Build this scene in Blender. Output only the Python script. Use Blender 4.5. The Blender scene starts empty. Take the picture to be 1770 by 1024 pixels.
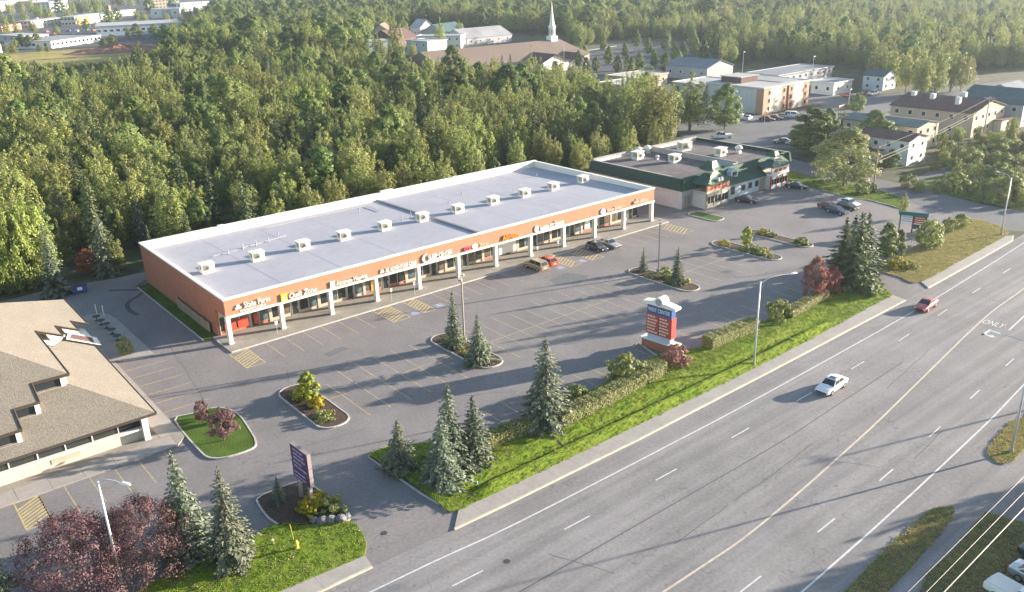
import bpy, math, random
import numpy as np
from mathutils import Vector
from mathutils.geometry import tessellate_polygon

R = math.radians
rng = np.random.default_rng(7)
random.seed(7)
sc = bpy.context.scene
COL = sc.collection

# ------------------------------------------------------------------ camera, sky, sun, exposure
# World frame: X runs along the mall front, Y from the highway towards the woods, Z up (metres).
F_PX, PITCH, ROLL, CAM_H = 1483.27, 0.3693, -0.0300, 46.84
YAW = 0.6765
CAM = np.array([-36.456, -106.190, CAM_H])
PW, PH = 1770.0, 1024.0


def _axes():
    cp, sp = math.cos(PITCH), math.sin(PITCH)
    r, f, u = np.array([1., 0, 0]), np.array([0, cp, -sp]), np.array([0, sp, cp])
    c, s = math.cos(ROLL), math.sin(ROLL)
    r, u = c * r + s * u, -s * r + c * u
    cy, sy = math.cos(YAW), math.sin(YAW)
    m = np.array([[cy, sy, 0], [-sy, cy, 0], [0, 0, 1.]])
    return m @ r, m @ u, m @ f


AR, AU, AF = _axes()


def at(px, py, z=0.0):
    """survey: ground point (or point at height z) seen at a photo position"""
    d = AF + (px - PW / 2) / F_PX * AR - (py - PH / 2) / F_PX * AU
    t = (z - CAM_H) / d[2]
    p = CAM + t * d
    return float(p[0]), float(p[1])


def photo(P):
    d = np.asarray(P, float) - CAM
    z = d @ AF
    return PW / 2 + F_PX * (d @ AR) / z, PH / 2 - F_PX * (d @ AU) / z, z


cam_d = bpy.data.cameras.new('camera')
cam_d.sensor_width = 36.0
cam_d.lens = F_PX / PW * 36.0
cam_d.clip_start = 0.5
cam_d.clip_end = 12000
cam = bpy.data.objects.new('camera', cam_d)
COL.objects.link(cam)
from mathutils import Matrix
cam.matrix_world = Matrix(((AR[0], AU[0], -AF[0], CAM[0]), (AR[1], AU[1], -AF[1], CAM[1]),
                           (AR[2], AU[2], -AF[2], CAM[2]), (0, 0, 0, 1)))
sc.camera = cam

SUN_AZ, SUN_EL = R(109.5), R(11.0)          # clockwise from +Y
world = bpy.data.worlds.new('World')
sc.world = world
world.use_nodes = True
wt = world.node_tree
sky = wt.nodes.new('ShaderNodeTexSky')
sky.sky_type = 'NISHITA'
sky.sun_disc = False
sky.sun_elevation = SUN_EL
sky.sun_rotation = SUN_AZ
sky.air_density = 1.0
sky.dust_density = 0.6
wt.links.new(sky.outputs[0], wt.nodes['Background'].inputs[0])
wt.nodes['Background'].inputs[1].default_value = 0.09
sun_d = bpy.data.lights.new('sun', 'SUN')
sun_d.energy = 5.0
sun_d.angle = R(0.55)
sun_d.color = (1.0, 0.88, 0.73)
sun = bpy.data.objects.new('sun', sun_d)
COL.objects.link(sun)
SDIR = Vector((math.sin(SUN_AZ) * math.cos(SUN_EL), math.cos(SUN_AZ) * math.cos(SUN_EL), math.sin(SUN_EL)))
sun.rotation_euler = SDIR.to_track_quat('Z', 'Y').to_euler()
sun.location = (0, 0, 200)
vs = sc.view_settings
vs.view_transform = 'Standard'
vs.look = 'None'
vs.exposure = 2.05
vs.gamma = 1.0
vs.use_curve_mapping = False
sc.cycles.max_bounces = 6
sc.cycles.diffuse_bounces = 3
sc.cycles.transparent_max_bounces = 6
sc.cycles.volume_bounces = 0


# ------------------------------------------------------------------ materials
def _n(t, typ, **kw):
    n = t.nodes.new(typ)
    for k, v in kw.items():
        setattr(n, k, v)
    return n


def mat(name, col, rough=0.85, var=0.0, scale=1.0, var2=0.0, scale2=8.0, bump=0.0, bscale=20.0, metal=0.0,
        spec=0.3, coat=0.0, stretch=None, col2=None, hue_obj=0.0):
    m = bpy.data.materials.new(name)
    m.use_nodes = True
    t = m.node_tree
    b = t.nodes['Principled BSDF']
    b.inputs['Roughness'].default_value = rough
    b.inputs['Metallic'].default_value = metal
    b.inputs['Specular IOR Level'].default_value = spec
    b.inputs['Coat Weight'].default_value = coat
    b.inputs['Base Color'].default_value = (*col, 1)
    if var or var2 or bump:
        tc = _n(t, 'ShaderNodeTexCoord')
        vec = tc.outputs['Object']
        if stretch:
            mp = _n(t, 'ShaderNodeMapping')
            mp.inputs['Scale'].default_value = stretch
            t.links.new(vec, mp.inputs[0])
            vec = mp.outputs[0]
        cur = None
        if var or var2:
            c2 = col2 if col2 else tuple(max(0, c * (1 - var)) for c in col)
            c1 = col if col2 else tuple(c * (1 + var) for c in col)
            n1 = _n(t, 'ShaderNodeTexNoise')
            n1.inputs['Scale'].default_value = scale
            n1.inputs['Detail'].default_value = 6
            n1.inputs['Roughness'].default_value = 0.62
            t.links.new(vec, n1.inputs['Vector'])
            rp = _n(t, 'ShaderNodeMapRange')
            rp.inputs[1].default_value = 0.32
            rp.inputs[2].default_value = 0.68
            t.links.new(n1.outputs[0], rp.inputs[0])
            mx = _n(t, 'ShaderNodeMix', data_type='RGBA')
            mx.inputs[6].default_value = (*c2, 1)
            mx.inputs[7].default_value = (*c1, 1)
            t.links.new(rp.outputs[0], mx.inputs[0])
            cur = mx.outputs[2]
            if var2:
                n2 = _n(t, 'ShaderNodeTexNoise')
                n2.inputs['Scale'].default_value = scale2
                n2.inputs['Detail'].default_value = 5
                t.links.new(vec, n2.inputs['Vector'])
                r2 = _n(t, 'ShaderNodeMapRange')
                r2.inputs[1].default_value = 0.3
                r2.inputs[2].default_value = 0.7
                r2.inputs[3].default_value = 1 - var2
                r2.inputs[4].default_value = 1 + var2
                t.links.new(n2.outputs[0], r2.inputs[0])
                m2 = _n(t, 'ShaderNodeMix', data_type='RGBA', blend_type='MULTIPLY')
                m2.inputs[0].default_value = 1
                t.links.new(cur, m2.inputs[6])
                t.links.new(r2.outputs[0], m2.inputs[7])
                cur = m2.outputs[2]
            t.links.new(cur, b.inputs['Base Color'])
        if bump:
            nb = _n(t, 'ShaderNodeTexNoise')
            nb.inputs['Scale'].default_value = bscale
            nb.inputs['Detail'].default_value = 4
            t.links.new(tc.outputs['Object'], nb.inputs['Vector'])
            bp = _n(t, 'ShaderNodeBump')
            bp.inputs['Strength'].default_value = min(1.0, bump)
            bp.inputs['Distance'].default_value = 0.1
            t.links.new(nb.outputs[0], bp.inputs['Height'])
            t.links.new(bp.outputs[0], b.inputs['Normal'])
    return m


def leaf_mat(name, col, hue=0.03, val=0.35, trans=0.32, rough=0.6):
    m = bpy.data.materials.new(name)
    m.use_nodes = True
    t = m.node_tree
    b = t.nodes['Principled BSDF']
    b.inputs['Roughness'].default_value = rough
    b.inputs['Specular IOR Level'].default_value = 0.25
    oi = _n(t, 'ShaderNodeObjectInfo')
    ge = _n(t, 'ShaderNodeNewGeometry')
    hs = _n(t, 'ShaderNodeHueSaturation')
    hs.inputs['Color'].default_value = (*col, 1)
    r1 = _n(t, 'ShaderNodeMapRange')
    r1.inputs[3].default_value = 0.5 - hue
    r1.inputs[4].default_value = 0.5 + hue
    t.links.new(oi.outputs['Random'], r1.inputs[0])
    t.links.new(r1.outputs[0], hs.inputs['Hue'])
    # brightness: per tree and per leaf
    ml = _n(t, 'ShaderNodeMath', operation='MULTIPLY')
    ml.inputs[1].default_value = 7.31
    t.links.new(oi.outputs['Random'], ml.inputs[0])
    fr = _n(t, 'ShaderNodeMath', operation='FRACT')
    t.links.new(ml.outputs[0], fr.inputs[0])
    r2 = _n(t, 'ShaderNodeMapRange')
    r2.inputs[3].default_value = 1 - val
    r2.inputs[4].default_value = 1 + val
    t.links.new(fr.outputs[0], r2.inputs[0])
    r3 = _n(t, 'ShaderNodeMapRange')
    r3.inputs[3].default_value = 0.7
    r3.inputs[4].default_value = 1.3
    t.links.new(ge.outputs['Random Per Island'], r3.inputs[0])
    mm = _n(t, 'ShaderNodeMath', operation='MULTIPLY')
    t.links.new(r2.outputs[0], mm.inputs[0])
    t.links.new(r3.outputs[0], mm.inputs[1])
    t.links.new(mm.outputs[0], hs.inputs['Value'])
    t.links.new(hs.outputs[0], b.inputs['Base Color'])
    tr = _n(t, 'ShaderNodeBsdfTranslucent')
    t.links.new(hs.outputs[0], tr.inputs['Color'])
    ms = _n(t, 'ShaderNodeMixShader')
    ms.inputs[0].default_value = trans
    t.links.new(b.outputs[0], ms.inputs[1])
    t.links.new(tr.outputs[0], ms.inputs[2])
    t.links.new(ms.outputs[0], t.nodes['Material Output'].inputs[0])
    return m


def asphalt(name, base, streak=None, crack=0.35):
    """weathered asphalt: mottling, wheel-path streaks, sealed cracks"""
    m = mat(name, base, 0.9, var=0.13, scale=0.12, var2=0.12, scale2=3.0, bump=0.25, bscale=60, spec=0.2)
    t = m.node_tree
    b = t.nodes['Principled BSDF']
    cur = b.inputs['Base Color'].links[0].from_socket
    tc = _n(t, 'ShaderNodeTexCoord')
    if streak:
        mp = _n(t, 'ShaderNodeMapping')
        mp.inputs['Scale'].default_value = (0.012, 0.75, 1)
        t.links.new(tc.outputs['Object'], mp.inputs[0])
        ns = _n(t, 'ShaderNodeTexNoise')
        ns.inputs['Scale'].default_value = 1.0
        ns.inputs['Detail'].default_value = 4
        t.links.new(mp.outputs[0], ns.inputs['Vector'])
        rs = _n(t, 'ShaderNodeMapRange')
        rs.inputs[1].default_value = 0.35
        rs.inputs[2].default_value = 0.65
        rs.inputs[3].default_value = 1 - streak
        rs.inputs[4].default_value = 1 + streak * 0.6
        t.links.new(ns.outputs[0], rs.inputs[0])
        m2 = _n(t, 'ShaderNodeMix', data_type='RGBA', blend_type='MULTIPLY')
        m2.inputs[0].default_value = 1
        t.links.new(cur, m2.inputs[6])
        t.links.new(rs.outputs[0], m2.inputs[7])
        cur = m2.outputs[2]
    if crack:
        nw = _n(t, 'ShaderNodeTexNoise')
        nw.inputs['Scale'].default_value = 0.35
        t.links.new(tc.outputs['Object'], nw.inputs['Vector'])
        mixv = _n(t, 'ShaderNodeMix', data_type='VECTOR')
        mixv.inputs[0].default_value = 0.25
        sc_ = _n(t, 'ShaderNodeVectorMath', operation='SCALE')
        sc_.inputs['Scale'].default_value = 14
        t.links.new(nw.outputs['Color'], sc_.inputs[0])
        ad = _n(t, 'ShaderNodeVectorMath', operation='ADD')
        t.links.new(tc.outputs['Object'], ad.inputs[0])
        t.links.new(sc_.outputs[0], ad.inputs[1])
        vo = _n(t, 'ShaderNodeTexVoronoi', feature='DISTANCE_TO_EDGE')
        vo.inputs['Scale'].default_value = 0.055
        t.links.new(ad.outputs[0], vo.inputs['Vector'])
        lt = _n(t, 'ShaderNodeMath', operation='LESS_THAN')
        lt.inputs[1].default_value = 0.0035
        t.links.new(vo.outputs['Distance'], lt.inputs[0])
        fa = _n(t, 'ShaderNodeMath', operation='MULTIPLY')
        fa.inputs[1].default_value = crack
        t.links.new(lt.outputs[0], fa.inputs[0])
        m3 = _n(t, 'ShaderNodeMix', data_type='RGBA')
        m3.inputs[7].default_value = (base[0] * 0.4, base[1] * 0.4, base[2] * 0.42, 1)
        t.links.new(fa.outputs[0], m3.inputs[0])
        t.links.new(cur, m3.inputs[6])
        cur = m3.outputs[2]
    t.links.new(cur, b.inputs['Base Color'])
    return m


def brick_mat(name, c1, c2, mortar, bw=0.4, bh=0.13):
    m = mat(name, c1, 0.9, bump=0.1, bscale=30)
    t = m.node_tree
    b = t.nodes['Principled BSDF']
    tc = _n(t, 'ShaderNodeTexCoord')
    sx = _n(t, 'ShaderNodeSeparateXYZ')
    t.links.new(tc.outputs['Object'], sx.inputs[0])
    ad = _n(t, 'ShaderNodeMath', operation='ADD')
    t.links.new(sx.outputs[0], ad.inputs[0])
    t.links.new(sx.outputs[1], ad.inputs[1])
    cb = _n(t, 'ShaderNodeCombineXYZ')
    t.links.new(ad.outputs[0], cb.inputs[0])
    t.links.new(sx.outputs[2], cb.inputs[1])
    br = _n(t, 'ShaderNodeTexBrick')
    br.inputs['Scale'].default_value = 1.0
    br.inputs['Color1'].default_value = (*c1, 1)
    br.inputs['Color2'].default_value = (*c2, 1)
    br.inputs['Mortar'].default_value = (*mortar, 1)
    br.inputs['Brick Width'].default_value = bw
    br.inputs['Row Height'].default_value = bh
    br.inputs['Mortar Size'].default_value = 0.012
    t.links.new(cb.outputs[0], br.inputs['Vector'])
    ns = _n(t, 'ShaderNodeTexNoise')
    ns.inputs['Scale'].default_value = 0.5
    t.links.new(tc.outputs['Object'], ns.inputs['Vector'])
    rs = _n(t, 'ShaderNodeMapRange')
    rs.inputs[3].default_value = 0.85
    rs.inputs[4].default_value = 1.15
    t.links.new(ns.outputs[0], rs.inputs[0])
    m2 = _n(t, 'ShaderNodeMix', data_type='RGBA', blend_type='MULTIPLY')
    m2.inputs[0].default_value = 1
    t.links.new(br.outputs[0], m2.inputs[6])
    t.links.new(rs.outputs[0], m2.inputs[7])
    t.links.new(m2.outputs[2], b.inputs['Base Color'])
    return m


def paint_mat(name, col, wear=0.45, under=(0.17, 0.165, 0.165)):
    m = mat(name, col, 0.8)
    t = m.node_tree
    b = t.nodes['Principled BSDF']
    tc = _n(t, 'ShaderNodeTexCoord')
    ns = _n(t, 'ShaderNodeTexNoise')
    ns.inputs['Scale'].default_value = 1.7
    ns.inputs['Detail'].default_value = 8
    ns.inputs['Roughness'].default_value = 0.7
    t.links.new(tc.outputs['Object'], ns.inputs['Vector'])
    rs = _n(t, 'ShaderNodeMapRange')
    rs.inputs[1].default_value = 0.35
    rs.inputs[2].default_value = 0.65
    rs.inputs[3].default_value = 0.0
    rs.inputs[4].default_value = 2 * wear
    t.links.new(ns.outputs[0], rs.inputs[0])
    mx = _n(t, 'ShaderNodeMix', data_type='RGBA')
    mx.clamp_factor = True
    mx.inputs[6].default_value = (*col, 1)
    mx.inputs[7].default_value = (*under, 1)
    t.links.new(rs.outputs[0], mx.inputs[0])
    t.links.new(mx.outputs[2], b.inputs['Base Color'])
    return m


LOT = (0.205, 0.189, 0.187)
MT = dict(
    road=asphalt('road_asphalt', (0.24, 0.226, 0.225), streak=0.17, crack=0.4),
    lot=asphalt('lot_asphalt', LOT, crack=0.35),
    street=asphalt('street_asphalt', (0.15, 0.15, 0.155), crack=0.3),
    darklot=asphalt('dark_asphalt', (0.075, 0.078, 0.085), crack=0),  # dark tone; the tree shade on the church lot is put into this colour
    concrete=mat('concrete', (0.33, 0.30, 0.275), 0.9, var=0.1, scale=0.4, var2=0.08, scale2=4, bump=0.1),
    kerb=mat('kerb_concrete', (0.42, 0.40, 0.37), 0.9, var=0.15, scale=1.5),
    kerb_y=mat('kerb_worn_yellow', (0.55, 0.48, 0.37), 0.9, var=0.2, scale=1.2),
    walk=mat('mall_walk', (0.27, 0.245, 0.215), 0.9, var=0.12, scale=0.5, var2=0.08, scale2=5),
    earth=mat('forest_floor', (0.07, 0.074, 0.036), 1, var=0.4, scale=0.2, bump=0.3, bscale=3),
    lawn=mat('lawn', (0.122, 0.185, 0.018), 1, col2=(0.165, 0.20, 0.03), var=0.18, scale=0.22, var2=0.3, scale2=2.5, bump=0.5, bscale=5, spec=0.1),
    lawn_dk=mat('lawn_dark', (0.07, 0.115, 0.022), 1, var=0.25, scale=0.3, var2=0.3, scale2=9, bump=0.9, bscale=7, spec=0.1),  # darker green than the main lawn
    dry=mat('dry_grass', (0.31, 0.245, 0.10), 1, col2=(0.165, 0.17, 0.055), var=0.3, scale=0.22, var2=0.3, scale2=7, bump=0.9, bscale=6, spec=0.1),
    field=mat('field_grass', (0.42, 0.32, 0.12), 1, col2=(0.22, 0.21, 0.07), var=0.4, scale=0.022, var2=0.25, scale2=0.3, bump=0.8, bscale=0.8, spec=0.1),
    weeds=mat('rough_weeds', (0.15, 0.135, 0.075), 1, col2=(0.10, 0.085, 0.06), var=0.3, scale=0.3, var2=0.3, scale2=6, bump=0.9, bscale=5, spec=0.1),
    meadow=mat('rank_grass', (0.20, 0.21, 0.065), 1, col2=(0.11, 0.13, 0.045), var=0.3, scale=0.25, var2=0.3, scale2=4, bump=0.9, bscale=4, spec=0.1),
    soil=mat('bark_mulch', (0.075, 0.05, 0.038), 1, var=0.35, scale=2.5, bump=0.8, bscale=12),
    dirt=mat('red_dirt', (0.26, 0.13, 0.10), 1, var=0.3, scale=0.4, bump=0.6, bscale=2),
    yellow=paint_mat('worn_yellow_paint', (0.52, 0.40, 0.18), 0.42, LOT),
    yellow_h=paint_mat('hatch_yellow_paint', (0.56, 0.43, 0.17), 0.28, LOT),
    yellow_rd=paint_mat('road_yellow_paint', (0.62, 0.52, 0.40), 0.25, (0.205, 0.196, 0.2)),
    white_rd=paint_mat('road_white_paint', (0.66, 0.65, 0.66), 0.25, (0.205, 0.196, 0.2)),
    blue_pt=paint_mat('accessible_blue_paint', (0.29, 0.35, 0.50), 0.5, LOT),
    tar=mat('crack_sealant', (0.055, 0.055, 0.06), 0.6),
    fascia=brick_mat('orange_brick', (0.36, 0.175, 0.105), (0.42, 0.205, 0.12), (0.36, 0.20, 0.13)),
    brick=brick_mat('brown_brick', (0.36, 0.135, 0.08), (0.42, 0.16, 0.095), (0.31, 0.15, 0.10)),
    pink=brick_mat('pink_brick', (0.48, 0.24, 0.16), (0.55, 0.28, 0.19), (0.45, 0.3, 0.22)),
    white=mat('white_trim', (0.74, 0.70, 0.64), 0.6, var=0.05, scale=0.7),
    cream=mat('cream_stucco', (0.52, 0.47, 0.385), 0.8, var=0.06, scale=0.5),
    offwhite=mat('offwhite_siding', (0.60, 0.58, 0.55), 0.8, var=0.07, scale=0.6),
    bluewhite=mat('pale_blue_siding', (0.45, 0.50, 0.55), 0.8, var=0.07, scale=0.6),
    tan=mat('tan_siding', (0.45, 0.36, 0.27), 0.8, var=0.08, scale=0.6),
    greywall=mat('grey_siding', (0.33, 0.33, 0.35), 0.8, var=0.08, scale=0.6),
    membrane=mat('roof_membrane', (0.35, 0.345, 0.385), 0.75, var=0.06, scale=0.12, var2=0.05, scale2=0.9),
    joint=mat('roof_joint', (0.17, 0.175, 0.20), 0.7, var=0.1),
    gravel=mat('dark_gravel_roof', (0.125, 0.11, 0.112), 1, var=0.3, scale=0.35, var2=0.2, scale2=12),
    flatroof=mat('pale_flat_roof', (0.36, 0.355, 0.355), 0.9, var=0.15, scale=0.12),
    greyroof=mat('grey_flat_roof', (0.26, 0.26, 0.27), 0.9, var=0.2, scale=0.1),
    slate=mat('slate_blue_roof', (0.17, 0.19, 0.22), 0.9, var=0.15, scale=0.2),
    soffit=mat('soffit', (0.35, 0.30, 0.26), 0.9),
    glass=mat('dark_glass', (0.025, 0.032, 0.035), 0.12, spec=0.6),
    shopglass=mat('shop_glass', (0.03, 0.036, 0.036), 0.1, var=0.5, scale=0.6, spec=0.6),
    shopwarm=mat('shop_glass_lit_tint', (0.13, 0.105, 0.075), 0.12, var=0.6, scale=1.4, spec=0.6),  # light of the shop interior is put into the pane colour
    shopcool=mat('shop_glass_display', (0.085, 0.115, 0.125), 0.12, var=0.6, scale=1.8, spec=0.6),
    alu=mat('aluminium', (0.45, 0.45, 0.43), 0.4, metal=0.4),
    galv=mat('galvanised', (0.55, 0.56, 0.58), 0.45, metal=0.3),
    steel_br=mat('brown_steel', (0.40, 0.34, 0.29), 0.55),
    unit=mat('hvac_beige', (0.60, 0.56, 0.46), 0.6, var=0.06),
    grille=mat('hvac_grille', (0.17, 0.16, 0.14), 0.7),
    wood=mat('weathered_wood', (0.30, 0.23, 0.16), 0.9, var=0.25, scale=2, stretch=(1, 1, 0.15)),
    black=mat('black_plastic', (0.02, 0.02, 0.022), 0.5),
    rubber=mat('rubber', (0.02, 0.02, 0.02), 0.85),
    rim=mat('wheel_alloy', (0.5, 0.5, 0.52), 0.35, metal=0.8),
    lampw=mat('headlight_glass', (0.8, 0.8, 0.78), 0.15, spec=0.6),
    lampr=mat('tail_light_red', (0.45, 0.02, 0.02), 0.3),
    red=mat('sign_red', (0.45, 0.07, 0.06), 0.5, var=0.08),
    redtxt=mat('red_letters', (0.60, 0.07, 0.04), 0.5),
    pinktxt=mat('pink_letters', (0.80, 0.16, 0.28), 0.5),
    orange=mat('orange_letters', (0.72, 0.30, 0.04), 0.5),
    yel=mat('yellow_sign', (0.72, 0.58, 0.03), 0.5),
    letter=mat('white_letters', (0.80, 0.78, 0.74), 0.5),
    creaml=mat('cream_letters', (0.66, 0.55, 0.42), 0.6),
    blue=mat('sign_blue', (0.05, 0.10, 0.26), 0.5),
    purple=mat('sign_purple', (0.085, 0.035, 0.11), 0.5),
    lav=mat('lavender_letters', (0.42, 0.34, 0.50), 0.6),
    brownsg=mat('sign_side', (0.27, 0.22, 0.225), 0.7),
    teal=mat('teal_metal', (0.02, 0.11, 0.105), 0.45),
    green=mat('green_shingle', (0.02, 0.06, 0.045), 0.75, var=0.2, scale=1.5, bump=0.3, bscale=9),
    green_tile=mat('green_tile', (0.032, 0.085, 0.055), 0.5, var=0.2, scale=2),
    shingle=mat('brown_shingle', (0.185, 0.163, 0.135), 0.95, var=0.07, scale=0.3, var2=0.28, scale2=6, bump=0.4, bscale=9),
    churchroof=mat('brown_church_roof', (0.18, 0.135, 0.11), 0.9, var=0.1, scale=0.1),
    plumroof=mat('plum_roof', (0.12, 0.07, 0.065), 0.9, var=0.2, scale=0.5),
    tealroof=mat('teal_roof', (0.055, 0.10, 0.11), 0.9, var=0.2, scale=0.5),
    eave=mat('dark_eave_board', (0.06, 0.045, 0.035), 0.7),
    rust=mat('orange_panels', (0.55, 0.24, 0.05), 0.8),
    rock=mat('rock', (0.15, 0.148, 0.155), 0.95, var=0.35, scale=2, bump=0.6, bscale=5),
    bark=mat('bark', (0.16, 0.13, 0.10), 0.95, var=0.3, scale=3, stretch=(1, 1, 0.2)),
    birchbark=mat('birch_bark', (0.20, 0.18, 0.15), 0.9, var=0.3, scale=2),
    cable=mat('sunlit_cable', (0.24, 0.21, 0.17), 0.5),
    hydrant=mat('hydrant_yellow', (0.62, 0.50, 0.08), 0.5),
    signgreen=mat('street_sign_green', (0.02, 0.22, 0.11), 0.5),
)
L_BIRCH = leaf_mat('birch_leaves', (0.25, 0.275, 0.088), hue=0.016, val=0.26, trans=0.42)
L_GREEN = leaf_mat('broadleaf_leaves', (0.145, 0.195, 0.055), hue=0.02, val=0.28)
L_PALE = leaf_mat('pale_willow_leaves', (0.30, 0.31, 0.125), hue=0.015, val=0.15)
L_DARK = leaf_mat('spruce_needles', (0.10, 0.125, 0.055), hue=0.02, val=0.25, trans=0.12)
L_BLUE = leaf_mat('blue_spruce_needles', (0.148, 0.172, 0.115), hue=0.025, val=0.2, trans=0.12)
L_MAROON = leaf_mat('maroon_leaves', (0.165, 0.088, 0.092), hue=0.012, val=0.15, trans=0.35)
L_PINK = leaf_mat('barberry_leaves', (0.30, 0.155, 0.125), hue=0.01, val=0.1)
L_RUSSET = leaf_mat('russet_leaves', (0.30, 0.095, 0.06), hue=0.01, val=0.1)
L_RED = leaf_mat('red_brown_leaves', (0.27, 0.105, 0.09), hue=0.012, val=0.12, trans=0.35)
L_COTTON = leaf_mat('cottonwood_leaves', (0.25, 0.30, 0.075), hue=0.012, val=0.15, trans=0.4)  # bright yellow green leaf colour
L_GRASS = leaf_mat('grass_blades', (0.20, 0.28, 0.035), hue=0.02, val=0.25, trans=0.3)
L_STRAW = leaf_mat('straw_blades', (0.42, 0.35, 0.16), hue=0.01, val=0.25, trans=0.3)
L_YELLOW = leaf_mat('yellow_blossom', (0.42, 0.34, 0.02), hue=0.02, val=0.15)
L_LIME = leaf_mat('lime_leaves', (0.26, 0.28, 0.03), hue=0.01, val=0.1)
L_HEDGE = leaf_mat('hedge_leaves', (0.30, 0.31, 0.12), hue=0.015, val=0.12, trans=0.22)
L_SHRUB = leaf_mat('shrub_leaves', (0.25, 0.275, 0.085), hue=0.02, val=0.2)


def car_paint(name, col, metal=0.3):
    return mat(name, col, 0.28, metal=metal, spec=0.5, coat=0.7)


# ------------------------------------------------------------------ mesh helpers
class MB:
    def __init__(self):
        self.v, self.f = [], []

    def box(self, x0, x1, y0, y1, z0, z1):
        n = len(self.v)
        self.v += [(x0, y0, z0), (x1, y0, z0), (x1, y1, z0), (x0, y1, z0),
                   (x0, y0, z1), (x1, y0, z1), (x1, y1, z1), (x0, y1, z1)]
        self.f += [tuple(n + i for i in q) for q in
                   ((0, 3, 2, 1), (4, 5, 6, 7), (0, 1, 5, 4), (1, 2, 6, 5), (2, 3, 7, 6), (3, 0, 4, 7))]
        return self

    def poly(self, pts):
        n = len(self.v)
        self.v += [tuple(p) for p in pts]
        self.f.append(tuple(range(n, n + len(pts))))
        return self

    def prism(self, pts, z0, z1):
        """pts: counter-clockwise xy outline"""
        n, k = len(self.v), len(pts)
        self.v += [(p[0], p[1], z0) for p in pts] + [(p[0], p[1], z1) for p in pts]
        for i in range(k):
            j = (i + 1) % k
            self.f.append((n + i, n + j, n + k + j, n + k + i))
        for a, b, c in tessellate_polygon([[Vector((p[0], p[1], 0)) for p in pts]]):
            pa, pb, pc = pts[a], pts[b], pts[c]
            if (pb[0] - pa[0]) * (pc[1] - pa[1]) - (pb[1] - pa[1]) * (pc[0] - pa[0]) < 0:
                b, c = c, b
            self.f += [(n + k + a, n + k + b, n + k + c), (n + a, n + c, n + b)]
        return self

    def loft(self, rings, cap=True):
        n = len(self.v)
        k = len(rings[0])
        for r in rings:
            self.v += [tuple(p) for p in r]
        for i in range(len(rings) - 1):
            for j in range(k):
                a, b = n + i * k + j, n + i * k + (j + 1) % k
                self.f.append((a, b, b + k, a + k))
        if cap:
            self.f.append(tuple(n + j for j in reversed(range(k))))
            self.f.append(tuple(n + (len(rings) - 1) * k + j for j in range(k)))
        return self

    def tube(self, p0, p1, r0, r1=None, n=8):
        r1 = r0 if r1 is None else r1
        a, b = Vector(p0), Vector(p1)
        d = (b - a).normalized()
        s = d.orthogonal().normalized()
        t = d.cross(s)
        rr = []
        for p, r in ((a, r0), (b, r1)):
            rr.append([p + r * (math.cos(2 * math.pi * i / n) * s + math.sin(2 * math.pi * i / n) * t) for i in range(n)])
        return self.loft(rr)

    def path(self, pts, radii, n=6):
        rings = []
        for i, p in enumerate(pts):
            a = Vector(pts[max(0, i - 1)])
            b = Vector(pts[min(len(pts) - 1, i + 1)])
            d = (b - a).normalized()
            s = d.cross(Vector((0.13, 0.31, 0.94))).normalized()
            t = d.cross(s)
            r = radii[i] if hasattr(radii, '__len__') else radii
            rings.append([Vector(p) + r * (math.cos(2 * math.pi * k / n) * s + math.sin(2 * math.pi * k / n) * t) for k in range(n)])
        return self.loft(rings)

    def mesh(self, name, m):
        me = bpy.data.meshes.new(name)
        me.from_pydata([tuple(p) for p in self.v], [], self.f)
        for x in (m if isinstance(m, (list, tuple)) else [m]):
            me.materials.append(x)
        me.update()
        return me

    def build(self, name, m, parent=None, smooth=False):
        me = self.mesh(name, m)
        if smooth:
            me.polygons.foreach_set('use_smooth', [True] * len(me.polygons))
        return link(name, me, parent)


def link(name, data, parent=None, loc=None, rz=None):
    o = bpy.data.objects.new(name, data)
    COL.objects.link(o)
    if parent:
        o.parent = parent
    if loc is not None:
        o.location = loc
    if rz is not None:
        o.rotation_euler = (0, 0, rz)
    return o


def tag(o, label=None, cat=None, group=None, kind=None):
    if label:
        o['label'] = label
    if cat:
        o['category'] = cat
    if group:
        o['group'] = group
    if kind:
        o['kind'] = kind
    return o


def thing(name, label, cat, loc=(0, 0, 0), rz=0.0, group=None):
    o = link(name, None, None, loc, rz)
    o.empty_display_size = 0.3
    return tag(o, label, cat, group)


def copy_tree(o, parent=None):
    c = o.copy()
    COL.objects.link(c)
    c.parent = parent
    for ch in o.children:
        copy_tree(ch, c)
    return c


def struct(o):
    o['kind'] = 'structure'
    return o


def ccw(p):
    a = sum(p[i][0] * p[(i + 1) % len(p)][1] - p[(i + 1) % len(p)][0] * p[i][1] for i in range(len(p)))
    return list(p) if a > 0 else list(reversed(p))


def sheet(name, pts, z, m, parent=None, thick=0.0):
    pts = ccw(pts)
    b = MB()
    if thick:
        b.prism(pts, z - thick, z)
    else:
        n = 0
        b.v = [(p[0], p[1], z) for p in pts]
        for a, bb, c in tessellate_polygon([[Vector((p[0], p[1], 0)) for p in pts]]):
            pa, pb, pc = pts[a], pts[bb], pts[c]
            if (pb[0] - pa[0]) * (pc[1] - pa[1]) - (pb[1] - pa[1]) * (pc[0] - pa[0]) < 0:
                bb, c = c, bb
            b.f.append((a, bb, c))
    return b.build(name, m, parent)


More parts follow.
